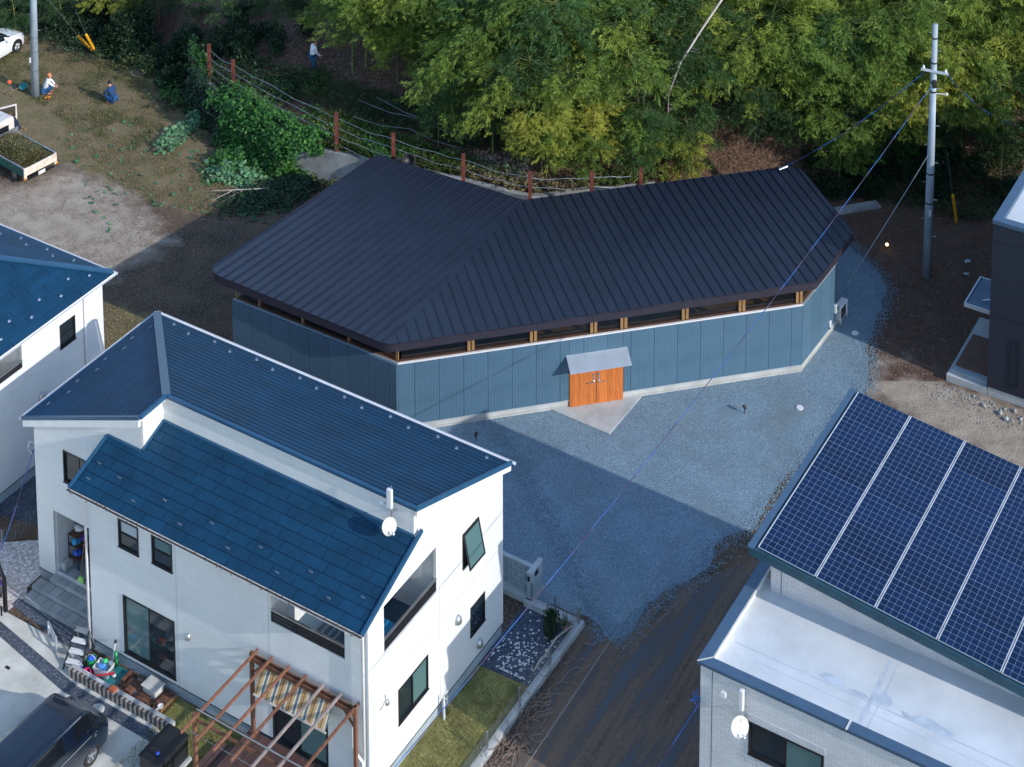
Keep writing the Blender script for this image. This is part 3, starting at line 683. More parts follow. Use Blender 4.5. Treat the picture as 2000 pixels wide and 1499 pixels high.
MB().box(-.35, .45, -.16, .14, .06, .68).build('case', M['white_plastic'], ac, bevel=.02)
g = MB()
for k in range(5): g.box(-.31, .2, -.175, -.162, .13 + k * .1, .2 + k * .1)
g.build('grille', M['black_plastic'], ac)
for x in (-.28, .38): MB().box(x - .04, x + .04, -.18, .16, -.1, .058).build('foot', M['concrete'], ac)
# ================================================================== HOUSES (local axes: x along the street, y away from it)
class House:
    def __init__(s, name, a0, b0, label):
        s.o = (a0, b0, 0); s.root = empty(name, W(a0, b0), -AZ, label, 'house')
    def b(s, mb, name, m, parent=None, **k):
        return mb.build(name, M[m] if isinstance(m, str) else m, parent or s.root, o=s.o, **k)
    def prim(s, name, m, *bx, parent=None, **k): return s.b(MB().box(*bx), name, m, parent, **k)
def fuA(a, out=1):      # wall whose face is at x = a and looks towards +x
    return lambda u, v, d: (a - d * out, u, v)
def fuB(b, out=1):      # wall whose face is at y = b and looks towards -y
    return lambda u, v, d: (u, b + d * out, v)
def bar(mb, fu, u0, u1, v0, v1, d0, d1):
    pts = [fu(u, v, d) for d in (d0, d1) for v in (v0, v1) for u in (u0, u1)]; n = len(mb.v); mb.v += pts
    for f in ((0, 2, 3, 1), (4, 5, 7, 6), (0, 1, 5, 4), (2, 6, 7, 3), (0, 4, 6, 2), (1, 3, 7, 5)): mb.f.append(tuple(n + i for i in f))
def window(h, fu, u0, u1, v0, v1, split='v', g1='glass', g2='glass', fw=.05, name='window', frame='dark_frame', label=None, sill=True):
    mb = MB()
    for x0, x1, y0, y1 in ((u0, u0 + fw, v0, v1), (u1 - fw, u1, v0, v1), (u0 + fw, u1 - fw, v0, v0 + fw), (u0 + fw, u1 - fw, v1 - fw, v1)):
        bar(mb, fu, x0, x1, y0, y1, -.025, .09)
    if sill: bar(mb, fu, u0 - .02, u1 + .02, v0 - .03, v0 - .002, -.045, .05)
    w = h.b(mb, name, frame); um, vm = (u0 + u1) / 2, (v0 + v1) / 2
    if label: w['label'] = label
    def pane(a, b, c, d, dep, g):
        m2 = MB(); bar(m2, fu, a, b, c, d, dep, dep + .01); h.b(m2, 'pane', g, w)
        m3 = MB(); k = .032
        for x0, x1, y0, y1 in ((a, a + k, c, d), (b - k, b, c, d), (a + k, b - k, c, c + k), (a + k, b - k, d - k, d)): bar(m3, fu, x0, x1, y0, y1, dep - .015, dep + .012)
        h.b(m3, 'sash', frame, w)
    if split == 'v': pane(u0 + fw, um + .02, v0 + fw, v1 - fw, .05, g1); pane(um - .02, u1 - fw, v0 + fw, v1 - fw, .02, g2)
    elif split == 'h': pane(u0 + fw, u1 - fw, v0 + fw, vm, .03, g1); pane(u0 + fw, u1 - fw, vm, v1 - fw, .05, g2)
    else: pane(u0 + fw, u1 - fw, v0 + fw, v1 - fw, .03, g1)
    return w
def hood(h, fu, u, v, r=.13, m='grey_metal'):
    """domed vent hood, open below"""
    mb = MB(); n = 8; rings = []
    for i in range(n + 1):
        t = math.pi * .62 * i / n
        ring = []
        for k in range(9):
            a = math.pi * k / 8; rr = r * (math.sin(t) if t < math.pi / 2 else 1); dz = math.cos(t) * r * 1.5 if t < math.pi / 2 else -(t - math.pi / 2) * r * .9
            ring.append(fu(u + rr * math.cos(a), v + dz, -rr * math.sin(a) * 1.05 - .002))
        rings.append(ring)
    for i in range(n):
        for k in range(8): mb.quad(rings[i][k], rings[i][k + 1], rings[i + 1][k + 1], rings[i + 1][k])
    return h.b(mb, 'vent_hood', m, smooth=True, fix=False)
def courses(h, poly, zf, dirv, pitch, m, name='shingle_course', lift=.034, gap=.048, tile=0, stag=.5, start=0):
    """overlapping roofing laid from the eave up; dirv = plan direction up the slope"""
    ks = [p[0] * dirv[0] + p[1] * dirv[1] for p in poly]; k = min(ks) - start; row = 0; al = (-dirv[1], dirv[0]); ls = [p[0] * al[0] + p[1] * al[1] for p in poly]
    while k < max(ks) - .01:
        c = clip(clip(poly, dirv, k + pitch - (gap if not tile else gap * .3)), (-dirv[0], -dirv[1]), -k)
        if len(c) > 2 and abs(area2(c)) > .01:
            cells = [c]
            if tile:
                cells = []; u = min(ls) - tile * (stag * (row % 2) + .17 * ((row * 7) % 3))
                while u < max(ls):
                    q = clip(clip(c, al, u + tile - .02), (-al[0], -al[1]), -u)
                    if len(q) > 2 and abs(area2(q)) > .006: cells.append(q)
                    u += tile
            for q in cells:
                mb = MB(); z = lambda p: zf(p) + .004 + lift * (1 - (p[0] * dirv[0] + p[1] * dirv[1] - k) / pitch)
                mb.prism([(x, y, zf((x, y)) - .02) for x, y in q], (0, 0, .012))
                nq = len(q)
                for i, (x, y) in enumerate(q): mb.v[nq + i] = (x, y, z((x, y)))
                h.b(mb, name, m)
        k += pitch; row += 1
def roof_slab(h, poly, zf, th, m='white_trim', name='roof_deck'):
    h.b(MB().prism([(x, y, zf((x, y)) - .021) for x, y in poly], (0, 0, .012)), 'course_shade', 'black_plastic')  # black sheet in the course gaps stands for shade at shingle lips
    return h.b(MB().prism([(x, y, zf((x, y)) - .022 - th) for x, y in poly], (0, 0, th)), name, m)
def edge_cap(h, p, q, m='navy_flash', w=.12, hgt=.07, name='ridge_cap'): return h.b(MB().beam(p, q, w, hgt), name, m)
_sg = MB().box(-.06, .06, -.035, .035, 0, .012).box(-.06, .06, .02, .035, .012, .07).mesh('snow_guard', M['steel'])
def guards(h, pts, zf, rz):
    for a, b in pts:
        inst(_sg, 'snow_guard', h.root, (a - h.o[0], b - h.o[1], zf((a, b)) + .02), (0, 0, rz))
def gutter(h, p, q, m='white_trim', r=.06, leaves=False):
    p, q = Vector(p), Vector(q); d = (q - p).normalized(); s = d.cross(Vector((0, 0, 1))); mb = MB(); prev = None
    prof = [(s * (r * math.cos(t)) + Vector((0, 0, -r * math.sin(t) * 1.1))) for t in [math.pi * k / 6 for k in range(7)]]
    prof2 = [v * .86 for v in prof[::-1]]; pr_ = prof + prof2
    n = len(pr_); mb.v += [tuple(p + v) for v in pr_] + [tuple(q + v) for v in pr_]
    for i in range(n): j = (i + 1) % n; mb.f.append((i, j, n + j, n + i))
    mb.f.append(tuple(range(n))[::-1]); mb.f.append(tuple(range(n, 2 * n)))
    g = h.b(mb, 'gutter', m)
    if leaves:
        m2 = MB(); rr = random.Random(3)
        for k in range(int((q - p).length * 14)):
            c = p.lerp(q, rr.random()) + Vector((0, 0, -.02)); m2.blob(c + s * rr.uniform(-.03, .03), (.05, .05, .025), 1, .4, rr)
        m2.prism([p + s * -.045 + Vector((0, 0, -.035)), p + s * .045 + Vector((0, 0, -.035)), q + s * .045 + Vector((0, 0, -.035)), q + s * -.045 + Vector((0, 0, -.035))], (0, 0, .02))
        o = h.b(m2, 'leaf_litter', 'debris', g); o['kind'] = 'stuff'
    return g
# ------------------------------------------------------------------ white house
A1 = -31.18; BF = 41.78; BW = 43.2; AL = -46.95; BB = 49.62; AJ = -42.95; AR = -41.75; BP = 44.32
wh = House('white_house', -38, 45, 'white two storey house with stepped navy roofs, pergola deck and corner balcony')
zr = lambda p: 6.41 + .383 * (49.95 - p[1]); zl = lambda p: 6.41 + .383 * (p[0] + 47.22); zw = lambda p: 6.36 + .392 * (p[1] - 41.3)
hole_f = [(-41.57, -40.66, 4.58, 5.62), (-40.07, -39.17, 4.6, 5.63), (-41.46, -39.16, .62, 2.79), (-35.02, -32.08, 4.66, 6.08), (-35.02, -32.8, .48, 2.6)]
hole_r = [(42.63, 45.55, 4.66, 6.27), (47.1, 48.1, 4.36, 5.6), (47.56, 48.46, 1.45, 2.52), (43.34, 45.02, 1.52, 2.76)]
hole_w = [(-46.15, AJ - .03, .55, 3.03), (-45.53, -44.0, 4.43, 5.66)]
mb = MB(); wall_holes(mb, fuB(BF), AJ, A1 - .13, .42, 6.40, hole_f, .12); wh.b(mb, 'wall', 'white_siding')
mb = MB(); wall_holes(mb, fuA(A1), BF, BB, .42, 6.34, hole_r, .12); wh.b(mb, 'wall', 'white_siding')
wh.b(MB().prism([(A1, BF, 6.34), (A1, BB, 6.34), (A1, BP, 8.36), (A1, BP, 7.42), (A1, BP, 7.40), (A1, BF, 6.42)], (-.12, 0, 0)), 'gable', 'white_siding')
mb = MB(); wall_holes(mb, fuB(BW), AL, AJ - .002, .42, 6.35, hole_w, .12); wh.b(mb, 'wall', 'white_siding')
wh.b(MB().prism([(AL, BW, 6.35), (AR, BW, 6.35), (AR, BW, 8.3), (AL, BW, 6.38)], (0, .12, 0)), 'gable', 'white_siding')
wh.prim('wall', 'white_siding', AJ, AJ + .12, BF + .121, BW + .1, .42, 6.4)
wh.b(MB().quad((AR, BW + .001, 6.4), (AR, BP, 6.4), (AR, BP, 8.4), (AR, BW + .001, 8.4)).quad((AR - .12, BW + .13, 6.4), (AR - .12, BW + .13, 8.4), (AR - .12, BP, 8.4), (AR - .12, BP, 6.4)), 'wall', 'white_siding', fix=False)
wh.prim('wall', 'white_siding', AR, A1 - .125, BP, BP + .12, 6.4, 8.42)
wh.prim('wall', 'white_siding', AL, AL + .12, BW + .125, BB, .42, 6.3); wh.prim('wall', 'white_siding', AL, A1 - .13, BB - .12, BB - .002, .42, 6.3)
for bx in ((AJ + .03, A1 - .03, BF + .03, BF + .15, -.1, .40), (A1 - .15, A1 - .03, BF + .16, BB - .03, -.1, .40), (AL + .03, -46.18, BW + .03, BW + .25, -.1, .40)): wh.prim('foundation', 'concrete_blue', *bx)
for bx in ((AJ - .005, A1 + .005, BF - .012, BF, .40, .43), (A1, A1 + .012, BF, BB, .40, .43), (AL, -46.15, BW - .012, BW, .40, .43)): wh.prim('drip_edge', 'dark_frame', *bx)
for a in (-39.04, -35.12): wh.prim('panel_joint', 'concrete_blue', a - .006, a + .006, BF - .004, BF - .0005, .44, 6.3)
for bx in ((A1 + .0005, A1 + .004, BF, BB, 3.44, 3.452), (A1 + .0005, A1 + .004, 45.72, 45.732, .44, 6.6)): wh.prim('panel_joint', 'concrete_blue', *bx)
wh.prim('corner_trim', 'white_trim', A1 - .03, A1 + .012, BB - .04, BB + .012, .44, 6.3); wh.prim('corner_trim', 'white_trim', A1 - .04, A1 + .014, BF - .014, BF + .03, .44, 6.3)
# roofs
PR = [(-47.22, 49.95), (-41.56, 44.29), (-31.02, 44.29), (-31.02, 49.95)]; PL = [(-47.22, 42.95), (-41.56, 42.95), (-41.56, 44.29), (-47.22, 49.95)]
roof_slab(wh, PR, zr, .15); roof_slab(wh, PL, zl, .15)
courses(wh, PR, zr, (0, -1), .26, M['navy_tile_fine'], lift=.003, gap=.05); courses(wh, PL, zl, (1, 0), .245, M['navy_tile_fine'])
PW = [(-43.3, 41.3), (-31.02, 41.3), (-31.02, 44.31), (AR + .01, 44.31), (AR + .01, 43.19), (-43.3, 43.19)]
roof_slab(wh, PW, zw, .12); courses(wh, PW, zw, (0, 1), .335, M['navy_tile'], 'shingle', .02, tile=.91)
edge_cap(wh, (-47.18, 49.91, 6.47), (-41.52, 44.25, 8.63), w=.30, hgt=.06)
edge_cap(wh, (-31.03, 49.97, zr((0, 49.97)) + .0), (-31.03, 44.27, zr((0, 44.27)) + .0), w=.09, hgt=.14, name='rake_trim')
edge_cap(wh, (-41.56, 44.26, 8.585), (-31.0, 44.26, 8.585), w=.11, hgt=.12, name='ridge_trim'); edge_cap(wh, (-41.53, 42.95, 8.585), (-41.53, 44.2, 8.585), w=.11, hgt=.12, name='ridge_trim')
edge_cap(wh, (-47.22, 42.94, 6.41), (-41.56, 42.94, 8.58), w=.09, hgt=.12, name='rake_trim')
wh.b(MB().prism([(-47.2, 42.93, 6.33), (-41.6, 42.93, 8.48), (-41.6, 42.93, 8.22), (-41.6, 42.93, 8.2), (-47.2, 42.93, 6.08)], (0, .1, 0)), 'barge_board', 'white_trim')
wh.b(MB().prism([(-31.04, 49.97, 6.33), (-31.04, 44.3, 8.5), (-31.04, 44.3, 8.28), (-31.04, 49.97, 6.1)], (-.1, 0, 0)), 'barge_board', 'white_trim')
edge_cap(wh, (-31.03, 41.28, zw((0, 41.28)) + .01), (-31.03, 44.55, zw((0, 44.55)) + .01), w=.09, hgt=.14, name='rake_trim')
edge_cap(wh, (-43.3, 41.28, zw((0, 41.28)) + .01), (-43.3, 43.15, zw((0, 43.15)) + .01), w=.09, hgt=.14, name='rake_trim')
edge_cap(wh, (-43.3, 43.15, zw((0, 43.15)) + .03), (AR, 43.15, zw((0, 43.15)) + .03), w=.09, hgt=.08, name='wall_flashing')
edge_cap(wh, (AR, 44.27, zw((0, 44.27)) + .03), (A1, 44.27, zw((0, 44.27)) + .03), w=.09, hgt=.08, name='wall_flashing')
edge_cap(wh, (AR + .03, 43.2, zw((0, 43.2)) + .03), (AR + .03, 44.27, zw((0, 44.27)) + .03), w=.09, hgt=.08, name='wall_flashing')
gutter(wh, (-31.02, 41.22, 6.34), (-43.36, 41.22, 6.34), leaves=True); gutter(wh, (-47.3, 50.03, 6.4), (-30.9, 50.03, 6.4)); gutter(wh, (-47.29, 42.9, 6.4), (-47.29, 50.03, 6.4))
for pts in (([(-43.06, 41.25, 6.26), (-43.02, 41.55, 6.05), (-43.02, 41.7, 5.9), (-43.02, 41.7, .1)]), ([(A1 - .12, 41.25, 6.26), (A1 - .12, 41.6, 6.02), (A1 - .12, 41.68, 5.9), (A1 - .12, 41.68, .1)])):
    wh.b(MB().tube(pts, .045, 8), 'downpipe', 'white_trim', smooth=True)
wh.b(MB().tube([(-31.7, 41.72, 2.6), (-31.7, 41.62, 2.55), (-31.7, 41.62, 1.9), (-31.5, 41.6, 1.7), (-31.32, 41.62, 1.55), (-31.32, 41.62, .3)], .05, 8), 'drain_pipe', 'white_trim', smooth=True)
p2 = []
for k in range(8): p2 += [(-45.75 + k * 2.03 - .2, 49.5), (-44.75 + k * 2.03 - .25, 49.25)]
guards(wh, [(a, b) for a, b in p2 if a < -31.3 and a > -46.6], zr, 0)
guards(wh, [(-46.75 + (k % 2) * .28, 43.75 + k * .72) for k in range(8)], zl, -math.pi / 2)
guards(wh, [(-42.75 + k * 1.02 - .1, 41.75 + .42 * (k % 2)) for k in range(12)], zw, math.pi); guards(wh, [(-42.85, 42.3)], zw, math.pi)
# windows and doors
f_, r_, w_ = fuB(BF), fuA(A1), fuB(BW)
window(wh, f_, *hole_f[0], split='h', g2='glass_pale'); window(wh, f_, *hole_f[1], split='h', g2='glass_green'); window(wh, f_, *hole_f[2], split='v', g1='glass_green', name='patio_window'); window(wh, f_, *hole_f[4], split='v', g2='glass_green', name='patio_window')
aw_ = window(wh, r_, *hole_r[1], split=None, g1='dark_inside', label='awning window propped open high on the end wall')  # dark board in the frame stands in for the unlit room behind
u0, u1, v0, v1 = hole_r[1]
def tilt(ua, ub, va, vb, d0, d1):
    f = lambda v: -.03 - .26 * (v1 - v) / (v1 - v0)
    mb = MB(); pts = [r_(u, v, f(v) + d) for d in (d0, d1) for v in (va, vb) for u in (ua, ub)]; mb.v += pts
    for q in ((0, 2, 3, 1), (4, 5, 7, 6), (0, 1, 5, 4), (2, 6, 7, 3), (0, 4, 6, 2), (1, 3, 7, 5)): mb.f.append(q)
    return mb
wh.b(tilt(u0 + .04, u1 - .04, v0 + .06, v1 - .06, 0, .012), 'pane', 'glass_green', aw_)
for q in ((u0 + .02, u0 + .08, v0, v1 - .02), (u1 - .08, u1 - .02, v0, v1 - .02), (u0 + .08, u1 - .08, v0, v0 + .06), (u0 + .08, u1 - .08, v1 - .08, v1 - .02)): wh.b(tilt(*q, -.014, .02), 'sash', 'dark_frame', aw_)
window(wh, r_, *hole_r[2], split=None); window(wh, r_, *hole_r[3], split='v', g2='glass_green')
window(wh, w_, *hole_w[1], split='v')
for (u, v) in ((46.77, 2.66), (48.08, .78)): hood(wh, r_, u, v, .15)
hood(wh, r_, 42.72, 2.82, .09); hood(wh, f_, -38.56, 2.48, .11); hood(wh, f_, -37.0, 5.86, .09)
wh.b(MB().tube([(A1 + .02, 42.62, 3.2), (A1 + .02, 42.64, 3.0), (A1 + .02, 42.5, 2.9), (A1 + .02, 42.35, 2.85)], .008, 5), 'wall_cable', 'wire_dark')
# porch
wh.prim('porch_wall', 'wood_sill', -46.1, -43.0, 44.9, 45.0, .5, 3.1); wh.prim('porch_wall', 'white_siding', -46.22, -46.12, BW + .125, 44.9, .5, 3.1); wh.prim('porch_ceiling', 'white_trim', -46.22, AJ, BW + .122, 45, 3.1, 3.15)
dr = wh.prim('entrance_door', 'terracotta_tile', -45.6, -44.6, 44.85, 44.9, .5, 2.7); wh.b(MB().tube([(-45.5, 44.8, 1.2), (-45.5, 44.8, 1.9)], .02, 6), 'handle', 'grey_metal', dr)
# corner balcony
wh.prim('balcony_floor', 'parapet', -35.2, A1 - .13, BF + .125, 45.7, 3.5, 3.6); wh.prim('balcony_wall', 'white_siding', -35.2, -35.06, BF + .125, 45.6, 3.6, 6.3); wh.prim('balcony_wall', 'white_siding', -35.05, A1 - .13, 45.6, 45.7, 3.6, 7.0)
wh.prim('balcony_ceiling', 'white_trim', -35.05, A1 - .13, BF + .125, 45.6, 6.3, 6.33)
window(wh, fuB(45.57), -34.6, -32.9, 3.7, 5.8, split='v', name='balcony_door', sill=False)
for fu, u0, u1, zz in ((f_, -35.02, -32.08, 4.66), (r_, 42.63, 45.55, 4.66)):
    rl = MB()
    bar(rl, fu, u0, u1, zz + .42, zz + .47, -.02, .05); rl2 = wh.b(rl, 'balcony_rail', 'grey_metal')
    for k in range(3):
        s = MB(); bar(s, fu, u0, u1, zz + .04 + k * .12, zz + .125 + k * .12, .0, .02); wh.b(s, 'rail_slat', 'dark_frame', rl2)
    for k in range(4):
        u = u0 + .05 + (u1 - u0 - .1) * k / 3; s = MB(); bar(s, fu, u - .02, u + .02, zz, zz + .42, .021, .05); wh.b(s, 'rail_post', 'dark_frame', rl2)
e = empty('storage_bin', W(-32.0, 43.75, 3.6), -AZ, 'bright blue lidded bin standing on the white house balcony', 'bin')
MB().box(-.3, .3, -.22, .22, 0, .75).build('body', M['cyan'], e, bevel=.04); MB().box(-.33, .33, -.25, .25, .752, .82).build('lid', M['cyan'], e, bevel=.03)
# ------------------------------------------------------------------ left house
lh = House('left_house', -55, 46, 'cream two storey house with hipped slate blue roof at the left edge')
LA = -50.95; LB = 50.78
za = lambda p: 6.3 + .42 * (-50.6 - p[0]); zb = lambda p: 6.3 + .42 * (51.13 - p[1])
hole_l = [(43.0, 46.45, 4.85, 6.0), (48.42, 49.25, 4.44, 5.44)]
mb = MB(); wall_holes(mb, fuA(LA), 36, LB, .42, 6.2, hole_l, .12); lh.b(mb, 'wall', 'white_siding')
lh.prim('wall', 'white_siding', -66, LA - .125, LB - .12, LB, .42, 6.2); lh.prim('foundation', 'concrete_blue', -66, LA - .03, 36, LB - .03, -.1, .40); lh.prim('drip_edge', 'dark_frame', LA, LA + .012, 36, LB, .40, .43)
PA = [(-50.6, 34), (-50.6, 51.13), (-60.6, 41.13), (-60.6, 34)]; PB = [(-50.6, 51.13), (-70, 51.13), (-70, 41.13), (-60.6, 41.13)]
roof_slab(lh, PA, za, .14); roof_slab(lh, PB, zb, .14); courses(lh, PA, za, (-1, 0), .30, M['navy_tile_fine'], lift=.024, tile=1.8); courses(lh, PB, zb, (0, -1), .30, M['navy_tile_fine'], lift=.024)
edge_cap(lh, (-50.62, 51.11, 6.36), (-60.6, 41.13, 10.56), w=.26, hgt=.07)
gutter(lh, (-50.53, 34, 6.28), (-50.53, 51.2, 6.28)); gutter(lh, (-50.5, 51.2, 6.28), (-70, 51.2, 6.28))
guards(lh, [(-51.05 - .38 * (k % 2), 44.0 + k * .78) for k in range(9)], za, math.pi / 2); guards(lh, [(-52.3 - k * .75, 50.62 - .42 * (k % 2)) for k in range(8)], zb, 0)
window(lh, fuA(LA), *hole_l[1], split='h'); hood(lh, fuA(LA), 47.35, 3.05, .16)
lh.b(MB().tube([(LA + .06, 49.75, 6.2), (LA + .06, 49.75, .2)], .05, 8), 'downpipe', 'white_trim', smooth=True)
lh.prim('corner_trim', 'white_trim', LA - .03, LA + .012, LB - .04, LB + .012, .44, 6.18)
lh.prim('balcony_floor', 'concrete_blue', -53.2, LA - .13, 42, 46.6, 3.6, 3.7); lh.prim('balcony_wall', 'white_siding', -53.2, LA - .125, 46.47, 46.57, 3.7, 6.25); lh.prim('balcony_wall', 'white_siding', -53.3, -53.2, 42, 46.6, 3.7, 6.25)
rl = MB(); bar(rl, fuA(LA), 43, 46.45, 5.12, 5.17, -.02, .05); rl2 = lh.b(rl, 'balcony_rail', 'grey_metal')
for k in range(2):
    s = MB(); bar(s, fuA(LA), 43, 46.45, 4.88 + k * .11, 4.965 + k * .11, 0, .02); lh.b(s, 'rail_slat', 'dark_frame', rl2)
for k in range(3):
    s = MB(); u = 43.2 + k * 1.55; bar(s, fuA(LA), u, u + .04, 4.85, 5.12, .021, .05); lh.b(s, 'rail_post', 'dark_frame', rl2)
# ------------------------------------------------------------------ solar house
so_ = House('solar_house', -16, 52, 'pale brick clad house with rows of solar panels above a flat roof')
PZ = 6.9
mb = MB(); wn = (-19.86, -17.5, 4.6, 5.66)
wall_holes(mb, fuB(45.2), -21.45, -2, 0, PZ - .02, [wn], .15); so_.b(mb, 'wall', 'brick_face')
so_.prim('wall', 'brick_face', -21.45, -21.3, 45.355, 57, 0, PZ - .02)
so_.prim('flat_roof', 'flat_roof', -21.25, -2, 45.4, 49.5, 6.5, 6.64)
so_.b(MB().prism([(-21.54, 45.12, PZ), (-2, 45.12, PZ), (-2, 45.47, PZ), (-21.19, 45.47, PZ)], (0, 0, .03)).prism([(-21.54, 45.12, PZ - .07), (-2, 45.12, PZ - .07), (-2, 45.14, PZ - .07), (-21.54, 45.14, PZ - .07)], (0, 0, .07)), 'parapet_coping', 'parapet')
so_.b(MB().prism([(-21.54, 45.125, PZ), (-21.19, 45.475, PZ), (-21.19, 57, PZ), (-21.54, 57, PZ)], (0, 0, .03)), 'parapet_coping', 'parapet')
so_.prim('parapet_face', 'flat_roof', -21.2, -2, 45.35, 45.46, 6.6, PZ - .002); so_.prim('parapet_face', 'flat_roof', -21.3, -21.2, 45.46, 57, 6.6, PZ - .002)
so_.b(MB().beam((-21.53, 45.13, PZ + .032), (-21.18, 45.48, PZ + .032), .04, .012), 'coping_joint', 'parapet_joint'); so_.prim('coping_joint', 'parapet_joint', -16.85, -16.79, 45.1, 45.48, PZ + .0302, PZ + .045)
so_.prim('coping_trim', 'parapet_joint', -21.19, -21.14, 45.48, 57, PZ - .03, PZ + .02)
w = window(so_, fuB(45.2), *wn, split='v', g2='glass_green')
sc_ = MB(); 
for k in range(33): u = wn[0] - .05 + k * .0745; bar(sc_, fuB(45.2), u, u + .062, wn[3] + .02, wn[3] + .25, -.012, 0); bar(sc_, fuB(45.2), u, u + .062, wn[2] - .28, wn[2] - .05, -.012, 0)
o = so_.b(sc_, 'soldier_course', 'brick_face'); o['kind'] = 'stuff'
so_.prim('expansion_joint', 'dark_frame', -21.07, -21.055, 45.196, 45.1995, 0, PZ - .05)
zs = lambda p: 8.5 - .1 * (p[0] + 21.32)
so_.b(MB().prism([(-20.9, 49.05, 6.6), (-2, 49.05, 6.6), (-2, 49.05, zs((-2, 0)) - .25), (-20.9, 49.05, zs((-20.9, 0)) - .25)], (0, 7.4, 0)), 'upper_wall', 'brick_face_warm')
so_.prim('expansion_joint', 'dark_frame', -20.55, -20.535, 49.044, 49.0475, 6.65, 7.9)
so_.b(MB().prism([(a, b, zs((a, b)) - .27) for a, b in ((-21.34, 48.31), (-4, 48.31), (-4, 56.9), (-21.34, 56.9))], (0, 0, .25)), 'roof_deck', 'solar_roof')
edge_cap(so_, (-21.28, 48.31, zs((-21.28, 0)) - .005), (-21.28, 56.9, zs((-21.28, 0)) - .005), 'parapet', .22, .05, 'eave_trim'); edge_cap(so_, (-21.16, 48.34, zs((-21.16, 0)) + .0), (-4, 48.34, zs((-4, 0)) + .0), 'solar_roof', .08, .05, 'rake_trim')
ang = math.atan(.1); cell = MB().box(-.0975, .0975, -.1105, .1105, 0, .003).mesh('cell', M['solar_cell'])
gridm = MB(); 
NX, NY = 9, 6
for i in range(NX):
    for j in range(NY): x = (i + .5 - NX / 2) * .2045; y = (j + .5 - NY / 2) * .232; gridm.box(x - .0975, x + .0975, y - .1105, y + .1105, .037, .040)
gridm = gridm.mesh('cell_grid', M['solar_cell']); backm = MB().box(-.93, .93, -.6975, .6975, 0, .036).mesh('solar_panel', M['solar_line']); railm = MB().box(-.012, .012, -.70, .70, 0, .045).mesh('panel_rail', M['solar_rail'])
for ci in range(7):
    for ri in range(6):
        a = -21.09 + .96 + ci * 1.925; b = 48.42 + .697 + ri * 1.396
        p = inst(backm, 'solar_panel', so_.root, (a + 16, b - 52, zs((a, b)) + .03), (0, ang, 0))
        if ri == 0 and ci < 5:
            for i in range(NX):
                for j in range(NY): inst(cell, 'cell', p, ((i + .5 - NX / 2) * .2045, (j + .5 - NY / 2) * .232, .037))
        else: inst(gridm, 'cell_grid', p)['kind'] = 'stuff'
        for s in (-1, 1): inst(railm, 'panel_rail', p, (s * .94, 0, 0))
# water and peeling marks on the membrane roof
def stain(pts, z, name='roof_patch'):
    c = [atAB(x, y, 6.645) for x, y in pts]; so_.b(MB().quad(*[(p.x, p.y, z) for p in c]), name, 'flat_stain')
stain([(1600, 1318), (1613, 1314), (1630, 1318), (1645, 1328), (1655, 1342), (1640, 1340), (1622, 1334)], 6.6445); stain([(1655, 1345), (1670, 1347), (1690, 1356), (1700, 1366), (1680, 1362)], 6.6445); stain([(1702, 1362), (1712, 1354), (1728, 1354), (1742, 1365), (1743, 1376), (1735, 1382), (1718, 1376), (1703, 1368)], 6.6445)
stain([(1760, 1388), (1772, 1393), (1780, 1400), (1800, 1396), (1820, 1406), (1846, 1422), (1866, 1436), (1860, 1440), (1840, 1436), (1815, 1424), (1790, 1414), (1765, 1402)], 6.6445); stain([(1686, 1382), (1700, 1384), (1696, 1388)], 6.6445)
so_.prim('roof_seam', 'flat_stain', -16.75, -16.62, 45.47, 48.4, 6.6405, 6.6425); so_.prim('roof_seam', 'flat_stain', -16.45, -16.41, 45.47, 48.4, 6.6405, 6.6425); so_.prim('roof_seam', 'flat_stain', -21.0, -9, 46.62, 46.66, 6.6427, 6.6438); so_.prim('roof_seam', 'flat_stain', -20.2, -9, 46.28, 46.30, 6.6427, 6.6438)
# ------------------------------------------------------------------ black house
bh = House('black_house', -16, 75, 'tall charcoal clad house with pale parapet roof at the right edge')
KA, KB, KZ = -20.57, 70.51, 7.75
bh.prim('wall', 'black_siding', KA, -4, KB, 84, .40, KZ - .05); bh.prim('foundation', 'concrete', KA + .03, -4, KB + .03, 84, -.1, .39)
cp_ = MB(); cp_.box(KA - .02, -4, KB - .02, KB + .35, KZ - .05, KZ + .12).box(KA - .02, KA + .35, KB + .352, 84, KZ - .05, KZ + .12); bh.b(cp_, 'parapet', 'parapet')
bh.prim('flat_roof', 'flat_roof', KA + .36, -4, KB + .36, 84, KZ - .048, KZ - .03)
for k in range(1, 6): bh.prim('roof_seam', 'pale_metal', KA + .4 + k * .9, KA + .43 + k * .9, KB + .4, 83, KZ - .029, KZ)
for z in (3.66, 6.98): bh.prim('panel_joint', 'dark_frame', KA, -4, KB - .006, KB - .001, z, z + .02)
window(bh, fuB(KB), -19.62, -19.27, .85, 2.8, split=None, fw=.03)
bh.prim('porch_slab', 'concrete', -22.3, KA - .003, 70.52, 75, -.1, .3); bh.prim('porch_step', 'concrete_blue', -22.2, KA - .003, 70.75, 73.5, .302, .42)
bh.prim('porch_tile', 'terracotta_tile', -22.1, KA - .005, 71.1, 72.25, .425, .5); bh.prim('porch_tile', 'terracotta_tile', -22.1, KA - .005, 72.26, 73.42, .425, .5)
cn = bh.prim('door_canopy', 'parapet', -21.85, KA - .003, 71.35, 73.4, 3.1, 3.2)
for bx in ((-21.9, -21.84, 71.3, 73.45, 3.08, 3.26), (-21.84, KA - .004, 71.3, 71.345, 3.08, 3.26), (-21.84, KA - .004, 73.405, 73.45, 3.08, 3.26)): bh.prim('canopy_rim', 'pale_metal', *bx, parent=None)
bh.b(MB().tube([(-21.3, 71.9, 3.22), (KA, 72.0, 3.5)], .025, 6), 'canopy_strut', 'pale_metal')
